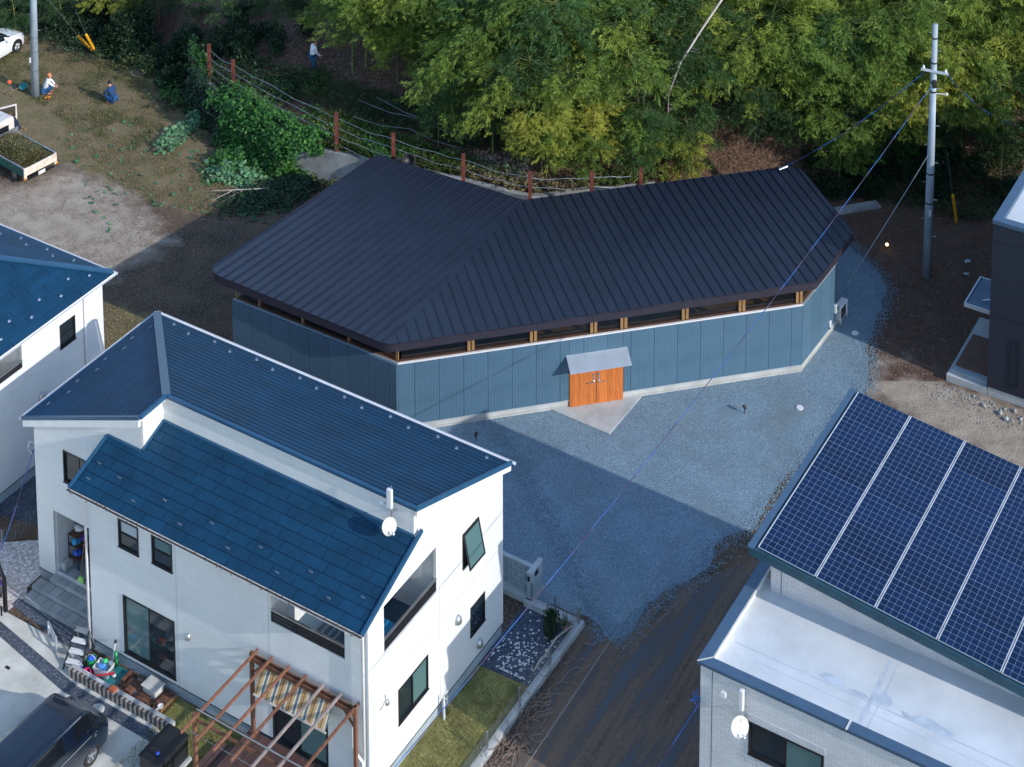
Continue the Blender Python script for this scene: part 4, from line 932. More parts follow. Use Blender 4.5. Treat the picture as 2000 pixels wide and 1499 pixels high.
# ================================================================== VEGETATION
def leaf(mb, p, d, L, w, rr, n=None):
    d = d.normalized(); s = d.cross(n or Vector((rr.uniform(-1, 1), rr.uniform(-1, 1), rr.uniform(-.3, 1))))
    if s.length < 1e-3: s = Vector((1, 0, 0))
    s = s.normalized() * w / 2; m = p + d * L * .45; b = len(mb.v)
    mb.v += [tuple(p), tuple(m + s), tuple(p + d * L), tuple(m - s)]; mb.f.append((b, b + 1, b + 2, b + 3))
def arrays(mb, name, m):
    me = bpy.data.meshes.new(name); me.from_pydata(mb.v, [], mb.f); me.materials.append(m); me.update(); return me
def bamboo_meshes(seed, H, spread, dens=1.0, m='bamboo_leaf'):
    rr = random.Random(seed); lean = rr.uniform(.6, 1.9); pts = []
    for i in range(11): t = i / 10; pts.append(Vector((lean * t ** 2.4, 0, H * (t - .10 * t ** 4))))
    cm = MB(); cm.tube(pts, [.05 * (1 - .8 * i / 10) + .008 for i in range(11)], 5)
    lm = MB(); up = Vector((0, 0, 1))
    for b in range(int(42 * dens)):
        t = .24 + .76 * rr.random() ** .75; i = min(9, int(t * 10)); o = pts[i].lerp(pts[min(10, i + 1)], t * 10 - i); a = rr.uniform(0, 2 * math.pi)
        L = spread * (1.12 - .75 * abs(t - .5)) * rr.uniform(.6, 1.08); d = Vector((math.cos(a), math.sin(a), 0)); rise = rr.uniform(.35, .95)
        bp = lambda s: o + d * (L * s) + up * (L * (rise * s - (.50 + rise * .62) * s * s))
        cm.tube([bp(0), bp(.4), bp(.8)], [.012, .008, .004], 3, cap=False)
        for k in range(int(12 * L)):
            s0 = .35 + .65 * math.sqrt(rr.random()); wd2 = .10 + .20 * s0; c = bp(s0) + Vector((rr.gauss(0, wd2), rr.gauss(0, wd2), rr.gauss(.02, .07)))
            dd = (d * rr.uniform(.2, 1.0) + Vector((rr.uniform(-.7, .7), rr.uniform(-.7, .7), rr.uniform(-.40, .15)))).normalized()
            for q in range(21):
                p = c + dd * rr.uniform(0, .45) + Vector((rr.gauss(0, .05), rr.gauss(0, .05), rr.gauss(0, .04)))
                leaf(lm, p, dd * .9 + Vector((rr.uniform(-.6, .6), rr.uniform(-.6, .6), rr.uniform(-.65, .1))), rr.uniform(.13, .25), rr.uniform(.022, .040), rr)
    return cm.mesh('culm', M['culm']), arrays(lm, 'crown', M[m])
BAM = [bamboo_meshes(20 + k, 6.4 + .5 * (k % 3), 2.0 + .25 * (k % 2)) for k in range(7)]
BAM += [(cu_, (lambda c2: (c2.materials.clear(), c2.materials.append(M['bamboo_gap_shade']), c2)[2])(cr_.copy())) for cu_, cr_ in BAM[:3]]
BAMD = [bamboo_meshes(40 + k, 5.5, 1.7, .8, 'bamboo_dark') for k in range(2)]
def hit(x, y, dz):
    """point dz above the terrain seen at photo position x, y"""
    z = 2.0
    for _ in range(14): p = at(x, y, z); z = .5 * z + .5 * (terrain(p.x, p.y) + dz)
    return at(x, y, z)
rb = random.Random(5); placed = []
def bamboo(x, y, h=5.0, sc=1.0, dark=False, lab=None):
    p = hit(x, y, h * sc * .72); k = rb.randrange(len(BAMD if dark else BAM)); cu, cr = (BAMD if dark else BAM)[k]
    rz_ = rb.uniform(-2.4, -.7); bx, by = p.x - math.cos(rz_) * .9 * sc, p.y - math.sin(rz_) * .9 * sc; g = terrain(bx, by)
    e = empty('bamboo', (bx, by, g - .1), rz_, lab or 'feathery green bamboo crowded among the grove on the slope behind the black roof', 'bamboo', 'bamboos of the grove on the slope')
    s = sc * rb.uniform(.85, 1.15); e.scale = (s, s, s * rb.uniform(.92, 1.1)); inst(cu, 'culm', e); inst(cr, 'crown', e)
FRONT = [(1075, 130, 1.15), (1010, 90, 1.1), (1120, 210, 1.0), (945, 130, 1.05), (985, 200, .85), (890, 160, .9), (1040, 250, .8), (1180, 150, 1.0), (1250, 110, 1.05), (1240, 210, .9), (1310, 175, 1.0), (1340, 90, 1.1), (1375, 175, .9), (1170, 280, .65), (1270, 285, .7), (1120, 310, .55), (1340, 290, .65), (1440, 140, 1.0), (1475, 165, .7), (1500, 90, 1.1), (1560, 160, .95), (1620, 110, 1.0), (1610, 220, .8), (1690, 170, 1.0), (1760, 130, 1.05), (1720, 240, .75), (1790, 215, .9), (1850, 160, 1.0), (1880, 230, .85), (1940, 100, 1.1), (1960, 200, .9), (1995, 150, 1.0), (860, 60, 1.0), (800, 40, .95), (740, 25, .9), (690, 10, .8), (780, 100, .6), (2040, 80, 1.1), (2060, 210, 1), (1080, 300, .5), (1150, 318, .48), (1210, 322, .5), (1250, 300, .6), (1300, 318, .5), (1350, 318, .5), (1100, 265, .7), (930, 200, .8), (1040, 190, 1.0), (1650, 300, .6), (860, 230, .5)]
for x, y, s in FRONT: bamboo(x + rb.uniform(-10, 10), y + rb.uniform(-8, 8), 5.0, s)
for r, y in enumerate((70, 15, -45, -105)):
    x = 680 + 37 * (r % 2)
    while x < 2080:
        if not (r == 0 and x < 900): bamboo(x + rb.uniform(-25, 25), y + rb.uniform(-18, 18), 5.2, rb.uniform(.95, 1.2))
        x += 96
for x in range(1480, 2060, 62):
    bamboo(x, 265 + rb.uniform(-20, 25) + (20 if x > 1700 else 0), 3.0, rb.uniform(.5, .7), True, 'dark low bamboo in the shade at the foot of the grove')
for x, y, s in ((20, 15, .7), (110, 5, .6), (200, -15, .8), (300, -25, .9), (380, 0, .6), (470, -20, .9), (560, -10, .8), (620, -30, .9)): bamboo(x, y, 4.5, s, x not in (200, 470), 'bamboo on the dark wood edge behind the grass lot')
# dead leaning culm
a_, b_ = hit(1304, 232, 3.9), None; q0 = hit(1306, 185, 5.6); q1 = hit(1328, 125, 7.0); q2 = hit(1368, 62, 8.0); q3 = hit(1415, -8, 8.8)
rr = random.Random(9); mb = MB().tube([q3, q2, q1, q0, a_], [.055, .05, .045, .03, .012], 6)
for k in range(26):
    t = .35 + .62 * k / 26; seq = [q3, q2, q1, q0, a_]; i = min(3, int(t * 4)); o = seq[i].lerp(seq[i + 1], t * 4 - i)
    mb.tube([o, o + Vector((rr.uniform(-.5, .5), rr.uniform(-.3, .3), rr.uniform(-.15, .2)))], [.010, .004], 3)
tag(mb.build('dead_bamboo', M['dead_wood']), 'bleached bare bamboo culm arching over the green crowns', 'bamboo')
# shrubs along the wood edge
def shrub_mesh(seed, m, n=900, L=.17, w=.09, R=(1, 1, .8)):
    rr = random.Random(seed); mb = MB(); lobes = [(Vector((rr.uniform(-.6, .6), rr.uniform(-.6, .6), rr.uniform(.2, .8))), rr.uniform(.35, .6)) for _ in range(7)]
    for k in range(n):
        c, r = rr.choice(lobes); d = Vector((rr.gauss(0, 1), rr.gauss(0, 1), rr.gauss(.3, 1))).normalized(); p = c + d * r * rr.uniform(.6, 1.05)
        if p.z < .02: p.z = rr.uniform(.02, .2)
        leaf(mb, p, d + Vector((rr.uniform(-1, 1), rr.uniform(-1, 1), rr.uniform(-.9, .3))), L * rr.uniform(.7, 1.3), w * rr.uniform(.7, 1.3), rr)
    st = MB()
    for c, r in lobes: st.tube([(0, 0, -.1), tuple(c * .6), tuple(c)], [.03, .02, .008], 4)
    return arrays(mb, 'foliage', M[m]), st.mesh('stem', M['bark'])
SHR = [shrub_mesh(60 + k, 'shrub_leaf', 1300) for k in range(3)]; SHG = [shrub_mesh(70 + k, 'ivy_leaf', 1200, .16, .11) for k in range(2)]
def shrub(x, y, s, green=False, lab='dark leafy shrub on the shaded wood edge behind the grass lot', group='shrubs on the wood edge', dz=.5, zs=1):
    p = hit(x, y, dz * s); g = terrain(p.x, p.y); f, st = rb.choice(SHG if green else SHR)
    e = empty('shrub', (p.x, p.y, g - .05), rb.uniform(0, 6), lab, 'shrub', group); e.scale = (s, s, s * zs); inst(f, 'foliage', e); inst(st, 'stem', e)
for k in range(24):
    x = rb.uniform(-20, 640); y = rb.uniform(-5, 62 + .12 * max(0, x - 100)); y = min(y, 95)
    if 585 < x < 650 and 60 < y < 140: continue
    if x < 60 and y > 25: continue
    shrub(x, y, rb.uniform(.6, 1.5), zs=rb.uniform(.5, 1.5))
for x, y, s in ((250, 105, .9), (300, 120, 1.0), (345, 118, 1.1), (330, 155, .9), (372, 150, 1.1), (395, 105, 1.0), (280, 75, 1.2), (360, 80, 1.2), (420, 85, 1.0), (470, 70, 1.0), (540, 85, .8), (230, 80, 1.1), (180, 62, 1.1), (130, 45, 1.1)): shrub(x, y, s)
for k in range(22): shrub(rb.uniform(1570, 2010), rb.uniform(290, 375), rb.uniform(.5, 1.0), lab='low dark shrub in the shade below the bamboo at the right', group='shrubs below the bamboo')
shrub(1665, 265, .8, True, 'brighter green shrub under the bamboo left of the right utility pole', 'bright shrubs by the pole'); shrub(1700, 295, .7, True, 'brighter green shrub under the bamboo left of the right utility pole', 'bright shrubs by the pole'); shrub(1765, 290, .7, True, 'brighter green shrub under the bamboo left of the right utility pole', 'bright shrubs by the pole')
shrub(1065, 275, .7, True, 'bright green broad leaved shrub below the yellow bamboo crown', None); shrub(1590, 300, .4, True, 'single green tuft on the dry brown slope', None)
# leaf covered ground, creeper and litter
def scatter(name, pxpoly, n, m, L, w, flat=.5, zr_=(0, .2), seed=1, kind='stuff', label=None, cat=None, keep=None):
    rr = random.Random(seed); xs = [p[0] for p in pxpoly]; ys = [p[1] for p in pxpoly]; mb = MB(); k = 0; tries = 0
    while k < n and tries < n * 20:
        tries += 1; x, y = rr.uniform(min(xs), max(xs)), rr.uniform(min(ys), max(ys))
        if not inpoly((x, y), pxpoly): continue
        p = hit_fast(x, y)
        cl = mnoise.noise((p.x * .8, p.y * .8, seed * 3.3))
        if keep is not None and cl < keep: continue
        q = Vector((p.x + rr.uniform(-.1, .1), p.y + rr.uniform(-.1, .1), 0)); q.z = terrain(q.x, q.y) + rr.uniform(*zr_) * (1 + max(0, cl))
        leaf(mb, q, Vector((rr.uniform(-1, 1), rr.uniform(-1, 1), rr.uniform(-.2, 1) * (1 - flat))), L * rr.uniform(.6, 1.4), w * rr.uniform(.6, 1.4), rr, Vector((rr.uniform(-.4, .4) * (2 - flat), rr.uniform(-.4, .4) * (2 - flat), 1)))
        k += 1
    o = link(bpy.data.objects.new(name, arrays(mb, name, M[m]))); return tag(o, label, cat, kind=kind)
_hc = {}
def hit_fast(x, y):
    k = (int(x / 8), int(y / 8))
    if k not in _hc: _hc[k] = hit(k[0] * 8 + 4, k[1] * 8 + 4, 0).z
    return at(x, y, _hc[k])
BANK = [(600, 215), (700, 235), (860, 300), (1010, 340), (1040, 375), (900, 350), (760, 300), (650, 290), (600, 270)]
scatter('bank_grass', BANK, 7000, 'grass_green', .28, .035, .0, (0, .25), 2); scatter('creeper', BANK, 2200, 'ivy_leaf', .13, .10, .3, (.05, .35), 3)
scatter('fallen_fronds', [(520, 150), (700, 170), (940, 250), (1000, 300), (860, 290), (690, 230), (560, 200)], 6000, 'bamboo_dark', .30, .04, .5, (0, .4), 4)
scatter('leaf_litter', [(1290, 240), (1400, 225), (1560, 240), (1600, 330), (1520, 332), (1270, 350)], 13000, 'litter', .16, .035, .75, (0, .08), 5)
scatter('leaf_litter', [(640, 30), (900, 190), (1040, 290), (1010, 345), (880, 290), (700, 170), (480, 110), (470, 60)], 5000, 'litter', .16, .04, .8, (0, .05), 6)
scatter('dry_brush', [(930, 310), (1030, 330), (1040, 372), (1000, 372), (930, 345)], 900, 'litter_white', .25, .02, .0, (0, .4), 7)
scatter('withered_vine', [(1195, 225), (1260, 222), (1290, 260), (1240, 300), (1200, 290)], 420, 'litter_white', .16, .12, .2, (1.4, 2.8), 8)
scatter('withered_vine', [(1195, 215), (1240, 212), (1260, 260), (1220, 280), (1190, 260)], 300, 'pale_leaf', .16, .13, .2, (1.5, 2.9), 9)
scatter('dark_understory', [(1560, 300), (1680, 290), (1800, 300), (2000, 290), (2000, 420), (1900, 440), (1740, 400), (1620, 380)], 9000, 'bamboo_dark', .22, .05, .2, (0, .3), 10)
scatter('wood_edge_cover', [(0, 25), (200, 65), (380, 110), (430, 200), (380, 250), (360, 180), (280, 140), (120, 90), (0, 60)], 7000, 'shrub_leaf', .16, .08, .2, (0, .3), 11)
scatter('wood_edge_cover', [(440, 90), (600, 150), (560, 210), (460, 160)], 2500, 'shrub_leaf', .16, .08, .2, (0, .35), 12)
scatter('meadow_grass', [(-30, 110), (130, 95), (280, 150), (370, 220), (400, 330), (560, 370), (470, 430), (330, 420), (260, 380), (130, 300), (130, 240), (-30, 130)], 26000, 'grass', .13, .018, .2, (0, .02), 13, keep=-.15)
scatter('meadow_grass', [(-30, 110), (130, 95), (280, 150), (330, 240), (260, 300), (130, 240), (-30, 130)], 9000, 'grass_green', .13, .02, .2, (0, .02), 14, keep=.05)
scatter('meadow_grass', [(205, 590), (300, 640), (330, 690), (205, 700)], 2500, 'grass', .13, .02, .2, (0, .02), 15)
scatter('fallen_leaves', [(110, 270), (330, 220), (420, 330), (560, 380), (430, 430), (250, 400), (200, 470), (140, 330)], 130, 'pale_leaf', .26, .2, .8, (.01, .06), 16)
scatter('fallen_leaves', [(450, 420), (520, 400), (560, 410), (500, 440)], 40, 'pale_leaf', .22, .18, .8, (.01, .06), 17)
scatter('dry_stubble', [(-30, 330), (150, 330), (300, 380), (420, 400), (440, 470), (250, 580), (420, 640), (250, 640), (205, 560), (-30, 440)], 9000, 'litter', .10, .016, .5, (0, .02), 18, keep=-.1)
# clipped lawn blades
def blades(name, ab, n, m, seed, h=.05):
    rr = random.Random(seed); mb = MB()
    for k in range(n):
        a, b = rr.uniform(ab[0], ab[1]), rr.uniform(ab[2], ab[3]); p = W(a, b, .005); leaf(mb, p, Vector((rr.uniform(-.7, .7), rr.uniform(-.7, .7), 1)), h * rr.uniform(.6, 1.5), .02, rr)
    return tag(link(bpy.data.objects.new(name, arrays(mb, name, M[m]))), kind='stuff')
blades('lawn_grass', (-31.1, -29.2, 41.5, 48.0), 9000, 'lawn_blade', 1); blades('lawn_grass', (-39, -36, 38.5, 41.7), 6000, 'lawn_blade', 2)
# ivy on the retaining wall and cut vines
def leaf_heap(name, pts, n, m, L, w, label, cat, seed=1, rad=.5, hgt=.6):
    rr = random.Random(seed); mb = MB(); c = pts[0]; lm = MB()
    for k in range(n):
        i = rr.randrange(len(pts) - 1); o = pts[i].lerp(pts[i + 1], rr.random()); a = rr.uniform(0, 6.283); r = rad * math.sqrt(rr.random()) * (1 + .95 * mnoise.noise((o.x * 1.3, o.y * 1.3, a * 1.6 + seed)))
        p = o + Vector((math.cos(a) * r, math.sin(a) * r, 0)); p.z = o.z + hgt * max(.05, 1 - (r / rad) ** 2 * .6) * rr.uniform(.2, 1.0) * (1 + .9 * mnoise.noise((p.x * 1.7, p.y * 1.7, seed * 2.7))) + (rr.random() < .06) * rr.uniform(0, .35)
        leaf(mb, p - c, Vector((rr.uniform(-1, 1), rr.uniform(-1, .6), rr.uniform(-.8, .4))), L * rr.uniform(.6, 1.4), w * rr.uniform(.6, 1.4), rr, Vector((rr.uniform(-.7, .7), rr.uniform(-1, .2), 1)))
    e = empty(name, c, 0, label, cat); inst(arrays(mb, 'foliage', M[m]), 'foliage', e)
    for k in range(6):
        q = [pts[0].lerp(pts[-1], t) + Vector((rr.uniform(-rad, rad), rr.uniform(-rad, rad), hgt * .5)) - c for t in (0, .3, .6, 1)]; lm.tube(q, .018, 4)
    lm.build('stem', M['bark'], e); return e
def gp(x, y, z): return at(x, y, z)
def wp(i, t, off, z):
    a, b = Vector(WALL[i]), Vector(WALL[i + 1]); p = a.lerp(b, t); d = (b - a).normalized(); return Vector((p.x + d.y * off, p.y - d.x * off, z))
leaf_heap('ivy', [wp(2, .0, -.2, 1.6), wp(2, .5, -.2, 1.6), wp(2, 1, -.2, 1.7), wp(3, .25, -.3, 1.7)], 6500, 'ivy_leaf', .17, .15, 'bright green ivy mass climbing over the concrete retaining wall', 'ivy', 1, 1.0, 1.0)
leaf_heap('ivy', [wp(2, .15, .35, .1), wp(2, .6, .35, .1), wp(2, 1, .35, .0)], 6000, 'ivy_leaf', .17, .15, 'ivy curtain hanging down the face of the retaining wall', 'ivy', 2, .6, 2.1)
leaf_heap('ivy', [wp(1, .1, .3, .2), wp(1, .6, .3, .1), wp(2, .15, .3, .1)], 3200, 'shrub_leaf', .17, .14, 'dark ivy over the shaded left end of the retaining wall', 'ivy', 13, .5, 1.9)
leaf_heap('ivy', [gp(548, 300, .1), gp(552, 335, .0)], 1300, 'ivy_leaf', .18, .15, 'yellow green vine at the foot of the wall beside bare concrete', 'ivy', 12, .5, 1.3)
leaf_heap('climbing_vine', [gp(380, 110, 1.6), gp(395, 140, 1.5), gp(405, 180, 1.2)], 1300, 'ivy_leaf', .17, .14, 'vine covered old post at the left end of the wire fence', 'vine', 3, .45, 1.0)
leaf_heap('cut_vines', [gp(320, 295, 0), gp(350, 265, 0), gp(385, 240, 0), gp(400, 205, .1)], 1500, 'pale_leaf', .22, .18, 'long heap of cut pale green vines on the grass lot', 'cut vines', 4, .55, .5)
leaf_heap('cut_vines', [gp(440, 330, 0), gp(500, 320, 0), gp(560, 330, 0), gp(585, 345, 0)], 5200, 'ivy_leaf', .20, .16, 'broad pile of cut green vines against the retaining wall', 'cut vines', 5, 1.25, .75)
leaf_heap('cut_vines', [gp(430, 345, 0), gp(490, 350, 0)], 900, 'pale_leaf', .22, .18, 'pale leaved cut vines on the lot side of the green pile', 'cut vines', 6, .9, .7)
leaf_heap('cut_branches', [gp(470, 400, 0), gp(540, 385, 0), gp(600, 365, 0)], 3000, 'shrub_leaf', .20, .12, 'dark heap of cut branches beside the black roof corner', 'cut branches', 7, 1.1, .6)
leaf_heap('cut_branches', [gp(600, 345, .0), gp(650, 345, .0)], 900, 'litter', .18, .08, 'brown dry cut brush at the foot of the bare concrete wall', 'cut branches', 8, .5, .4)
mb = MB(); p = [gp(415, 373, .5), gp(470, 371, .55), gp(525, 368, .6)]; mb.tube(p, [.012, .03, .035], 5)
for q, r in (((455, 372), (415, 392)), ((480, 370), (448, 385)), ((470, 371), (445, 362))): mb.tube([gp(*q, .5), gp(*r, .4)], [.02, .008], 4)
tag(mb.build('bare_branch', M['dead_wood']), 'forked bare pale branch lying on the cut vine heap', 'branch')
def weeds(name, pts, n, m, seed, label, group, h=.9, rad=.5):
    rr = random.Random(seed); c = pts[0].copy(); mb = MB(); st = MB()
    for k in range(n // 14):
        i = rr.randrange(len(pts) - 1); o = pts[i].lerp(pts[i + 1], rr.random()) + Vector((rr.gauss(0, rad * .5), rr.gauss(0, rad * .5), 0)); o.z = max(terrain(o.x, o.y), 1.74 if (behind(o.x, o.y)[0] > .25 and o.x < 5.6 and o.x > -17) else 0) - .02; a = rr.uniform(0, 6.28); d = Vector((math.cos(a), math.sin(a), 0)); H_ = h * rr.uniform(.4, 1.2); f = lambda t: o + d * (H_ * .7 * t * t) + Vector((0, 0, H_ * (t - .45 * t * t)))
        st.tube([f(0) - c, f(.5) - c, f(1) - c], [.008, .006, .003], 3, cap=False)
        for q in range(14): t = rr.uniform(.2, 1); leaf(mb, f(t) - c, d * rr.uniform(-.3, 1) + Vector((rr.uniform(-1, 1), rr.uniform(-1, 1), rr.uniform(-.6, .5))), rr.uniform(.10, .24), rr.uniform(.03, .09), rr)
    e = empty(name, c, 0, label, 'weeds', group); inst(arrays(mb, 'foliage', M[m]), 'foliage', e); inst(st.mesh('stem', M['bark']), 'stem', e)
for i, (t0, t1, h, m) in enumerate(((1, 2, 1.0, 'shrub_leaf'), (2, 3, 1.2, 'ivy_leaf'), (3, 4, .9, 'grass_green'), (4, 5, .8, 'ivy_leaf'), (5, 6, .8, 'grass_green'), (6, 7, .7, 'grass'), (7, 8, .8, 'grass'), (8, 9, .8, 'grass_green'))):
    a, b = Vector((*WALL[t0], 0)), Vector((*WALL[t1], 0)); nn = Vector((-(b - a).y, (b - a).x, 0)).normalized() * .62
    weeds('weeds', [a + nn, b + nn], 2600, m, 80 + i, ('dark tangled weeds at the left end of the wall top', 'tall green vines tangled in the fence above the ivy', 'grassy weeds behind the fence above the bare concrete', 'leafy weeds behind the fence beside the black tub', 'yellow green weeds behind the middle of the fence', 'dry straw coloured weeds where the fence bends', 'dry grass behind the fence right of the bend', 'mixed green and dry weeds at the right end of the fence')[i], None, h, .7)
for i, (p, q) in enumerate((((120, 85), (230, 110)), ((235, 115), (330, 140)), ((330, 150), (385, 210)), ((10, 30), (120, 70)))):
    weeds('weeds', [at(*p), at((p[0] + q[0]) / 2, (p[1] + q[1]) / 2), at(*q)], 2200, ('shrub_leaf', 'grass_green', 'ivy_leaf', 'shrub_leaf')[i], 100 + i, ('dark weeds round the yellow guy wire guards', 'pale grassy weeds at the shaded edge of the grass lot', 'green weeds below the left end of the fence', 'dark weeds behind the white car')[i], None, 1.1, 1.3)
weeds('weeds', [at(420, 250), at(470, 290), at(520, 300)], 2200, 'ivy_leaf', 91, 'loose green weeds between the two cut vine heaps', None, .5, 1.0)
weeds('weeds', [at(330, 215), at(380, 180), at(360, 150)], 1600, 'shrub_leaf', 92, 'dark ragged weeds at the wood edge right of the grass lot', None, .7, 1.0)
weeds('weeds', [hit(590, 160, 0), hit(640, 165, 0)], 1500, 'bamboo_dark', 93, 'dark undergrowth round the legs of the person in the wood', None, .8, .7)
# wire fence on the wall
wf = empty('wire_fence', (-8, 86, 1.7), 0, 'rusty post and wire fence running along the top of the retaining wall', 'fence')
tops = [(408, 88), (455, 118), (657, 222), (768, 262), (905, 303), (1035, 338), (1156, 337), (1252, 330)]
PT = []
for x, y in tops:
    p = at(x, y, 3.8); g = Vector((p.x, p.y, 1.6)); PT.append((g, p)); MB().beam(g - wf.location, p - wf.location, .17, .17, (0, 1, 0)).beam(p - wf.location, p + Vector((0, 0, .015)) - wf.location, .2, .2, (0, 1, 0)).build('post', M['rust_post'], wf)
p = at(1256, 350, 2.6); MB().beam(p - wf.location - Vector((.35, .1, .4)), PT[-1][1] - wf.location - Vector((0, 0, .6)), .1, .1).build('brace', M['rust_post'], wf)
for zf_ in (.25, .72, 1.2, 1.65):
    mb = MB(); seq = []
    for (g, p), (g2, p2_) in zip(PT, PT[1:]):
        for k in range(5): t = k / 5; q = p.lerp(p2_, t); seq.append(q - wf.location - Vector((0, 0, zf_ + .10 * math.sin(math.pi * t) * (1 + .6 * math.sin(q.x * 3 + zf_ * 5)))))
    mb.tube(seq, .013, 4); mb.build('wire', M['wire'], wf)
mb = MB(); rr = random.Random(4)
for a0, a1, a2 in (((700, 196), (820, 232), (925, 275)), ((735, 190), (850, 240), (935, 268)), ((690, 228), (800, 252), (900, 290))):
    mb.tube([hit(*a0, .9), hit((a0[0] + a1[0]) / 2, (a0[1] + a1[1]) / 2 + 6, .8), hit(*a1, .9), hit((a1[0] + a2[0]) / 2, (a1[1] + a2[1]) / 2 + 5, .8), hit(*a2, .8)], .010, 4)
tag(mb.build('loose_wire', M['wire']), 'loose fence wires trailing across the bank above the wall', 'wire')
# ================================================================== POLES AND WIRES
def pole(x, y, x2, y2, r0, r1, lab):
    b = at(x, y, 0); d = ray(x2, y2); top = C0 + d * (b.y / d.y); Hh = top.z
    e = empty('utility_pole', b, 0, lab, 'utility pole')
    lean = Vector((top.x - b.x, 0, 0)); mb = MB(); mb.tube([Vector((0, 0, -.2)), Vector((lean.x * .5, 0, Hh * .5)), Vector((lean.x, 0, Hh))], [r0, (r0 + r1) / 2, r1], 18); mb.build('shaft', M['pole_concrete'], e, smooth=True)
    for k in range(int(Hh / .9)):
        z = 2.0 + k * .9
        if z > Hh - .3: break
        s = -1 if k % 2 else 1; r = r0 + (r1 - r0) * z / Hh; c = lean.x * z / Hh
        MB().tube([(c + s * r * .8, -.04, z), (c + s * (r + .16), -.06, z)], .014, 5).build('step_bolt', M['grey_metal'], e)
    return e, Hh, lean.x
P1, H1, L1 = pole(1810, 540, 1827, 48, .215, .115, 'tall concrete utility pole with crossarm standing at the wood edge on the right')
P2, H2, L2 = pole(69, 187, 60, -250, .215, .13, 'pale concrete utility pole on the grass lot beside the crouching person in white')
def pz(y): return (C0 + ray(1815, y) * (P1.location.y / ray(1815, y).y)).z
z = pz(138); c = L1 * z / H1
arm = MB().beam((c - .62, -.17, z + .16), (c + .62, -.17, z - .10), .09, .09).build('crossarm', M['pale_metal'], P1)
for s in (-1, 1):
    q = Vector((c + s * .5, -.17, z + .03 - s * .11)); MB().lathe([(.0, .0), (.05, .0), (.06, .05), (.05, .1), (.02, .16), (0, .16)], q + Vector((0, 0, .05)), (0, 0, 1), 8).build('insulator', M['white_plastic'], arm)
for yy, m in ((74, 'wire_dark'), (122, 'wire_dark'), (160, 'black_plastic'), (178, 'black_plastic'), (338, 'wire_dark'), (395, 'wire_dark')):
    z2 = pz(yy); MB().lathe([(.12 + .004 * 0 + (.215 - .115) * (1 - z2 / H1) + .012, -.04), (.12 + (.215 - .115) * (1 - z2 / H1) + .012, .04)], (L1 * z2 / H1, 0, z2), (0, 0, 1), 16).build('band', M[m], P1, fix=False)
z2 = pz(160); MB().box(L1 * z2 / H1 - .10, L1 * z2 / H1 + .08, -.34, -.13, z2 - .14, z2 + .16).build('terminal_box', M['black_plastic'], P1)
z2 = pz(180); MB().tube([(.05, -.15, z2), (.55, -.2, z2)], .02, 5).lathe([(0, 0), (.06, .02), (.06, .1), (0, .13)], (.58, -.2, z2 - .06), (0, 0, 1), 8).build('bracket', M['white_plastic'], P1)
z2 = pz(412); MB().box(L1 * z2 / H1 - .05, L1 * z2 / H1 + .05, -.21, -.2, z2 - .16, z2 + .16).build('number_plate', M['white_plastic'], P1)
z2 = pz(28) ; MB().box(-.19, -.09, -.22, -.2, 2.0, 2.3).build('number_plate', M['white_plastic'], P2)
P2b = MB()
for zz in (.9, 1.5, 2.6, 3.4): P2b.lathe([(.225 - .004 * zz, -.02), (.225 - .004 * zz, .02)], (L2 * zz / H2, 0, zz), (0, 0, 1), 16)
P2b.build('band', M['grey_metal'], P2, fix=False)
def cable(p, q, sag, r, m, name, lab, twist=False, n=18):
    pts = [p.lerp(q, i / n) - Vector((0, 0, sag * 4 * (i / n) * (1 - i / n))) for i in range(n + 1)]
    c = empty(name, p, 0, lab, 'cable') if twist else None
    if not twist: return tag(MB().tube(pts, r, 5).build(name, M[m]), lab, 'cable')
    N = n * 10; L = [[], []]
    for i in range(N + 1):
        t = i / N; k = p.lerp(q, t) - Vector((0, 0, sag * 4 * t * (1 - t))); a = t * (q - p).length * 2.3
        for j in (0, 1): L[j].append(k - p + Vector((math.cos(a + j * math.pi) * r * .3, -math.sin(a + j * math.pi) * r * .5, math.sin(a + j * math.pi) * r * .5)))
    MB().tube(L[0], r * .62, 4).build('strand', M['cable_blue'], c); MB().tube(L[1], r * .55, 4).build('strand', M['cable_red'], c); return c
top = Vector((P1.location.x, P1.location.y, 0)); A = at(1797, 150, H1 * .84); A = top + Vector((c - .5, -.2, z))
A2 = top + Vector((c - .2, -.3, pz(165)))
cable(A2, at(770, 1500, 6.5), .55, .021, 'cable_blue', 'service_cable', 'blue and red twisted service cable crossing the gravel yard to the white house', True, 40)
cable(A, at(1522, 331, 3.6), .35, .026, 'cable_blue', 'service_cable', 'blue twisted cable dropping from the pole to the black roof rear corner', True, 20)
MB().tube([at(1522, 331, 3.6), at(1538, 325, 3.66)], .05, 6).build('cable_clamp', M['pale_metal'], shop).matrix_parent_inverse = Matrix.Translation(-Vector(ORG))
cable(top + Vector((-.12, -.1, pz(300))), WB + Vector((.5, .1, 2.0)), .05, .018, 'wire', 'steel_stay', 'thin grey wire from the right pole down to the air conditioner corner')
cable(top + Vector((c + .5, -.15, z)), hit(1992, 246, 3.5), .5, .022, 'cable_blue', 'service_cable', 'dark cable sagging from the right pole into the bamboo', True, 14)
cable(top + Vector((.55, -.2, pz(180))), hit(1850, 285, 1.0), .1, .012, 'wire_dark', 'guy_wire', 'thin guy wire from the right pole into the bushes behind it')
cable(W(-27.3, 40.2, .6), W(-27.9, 57.0, .02), -.0, .013, 'wire', 'ground_wire', 'thin pale line stretched along the dirt track beside the kerb')
cable(at(1366, 1372, 5.6), at(1270, 1520, 3.2), .05, .028, 'cable_blue', 'service_cable', 'blue twisted cable hanging from the solar house corner', True, 10)
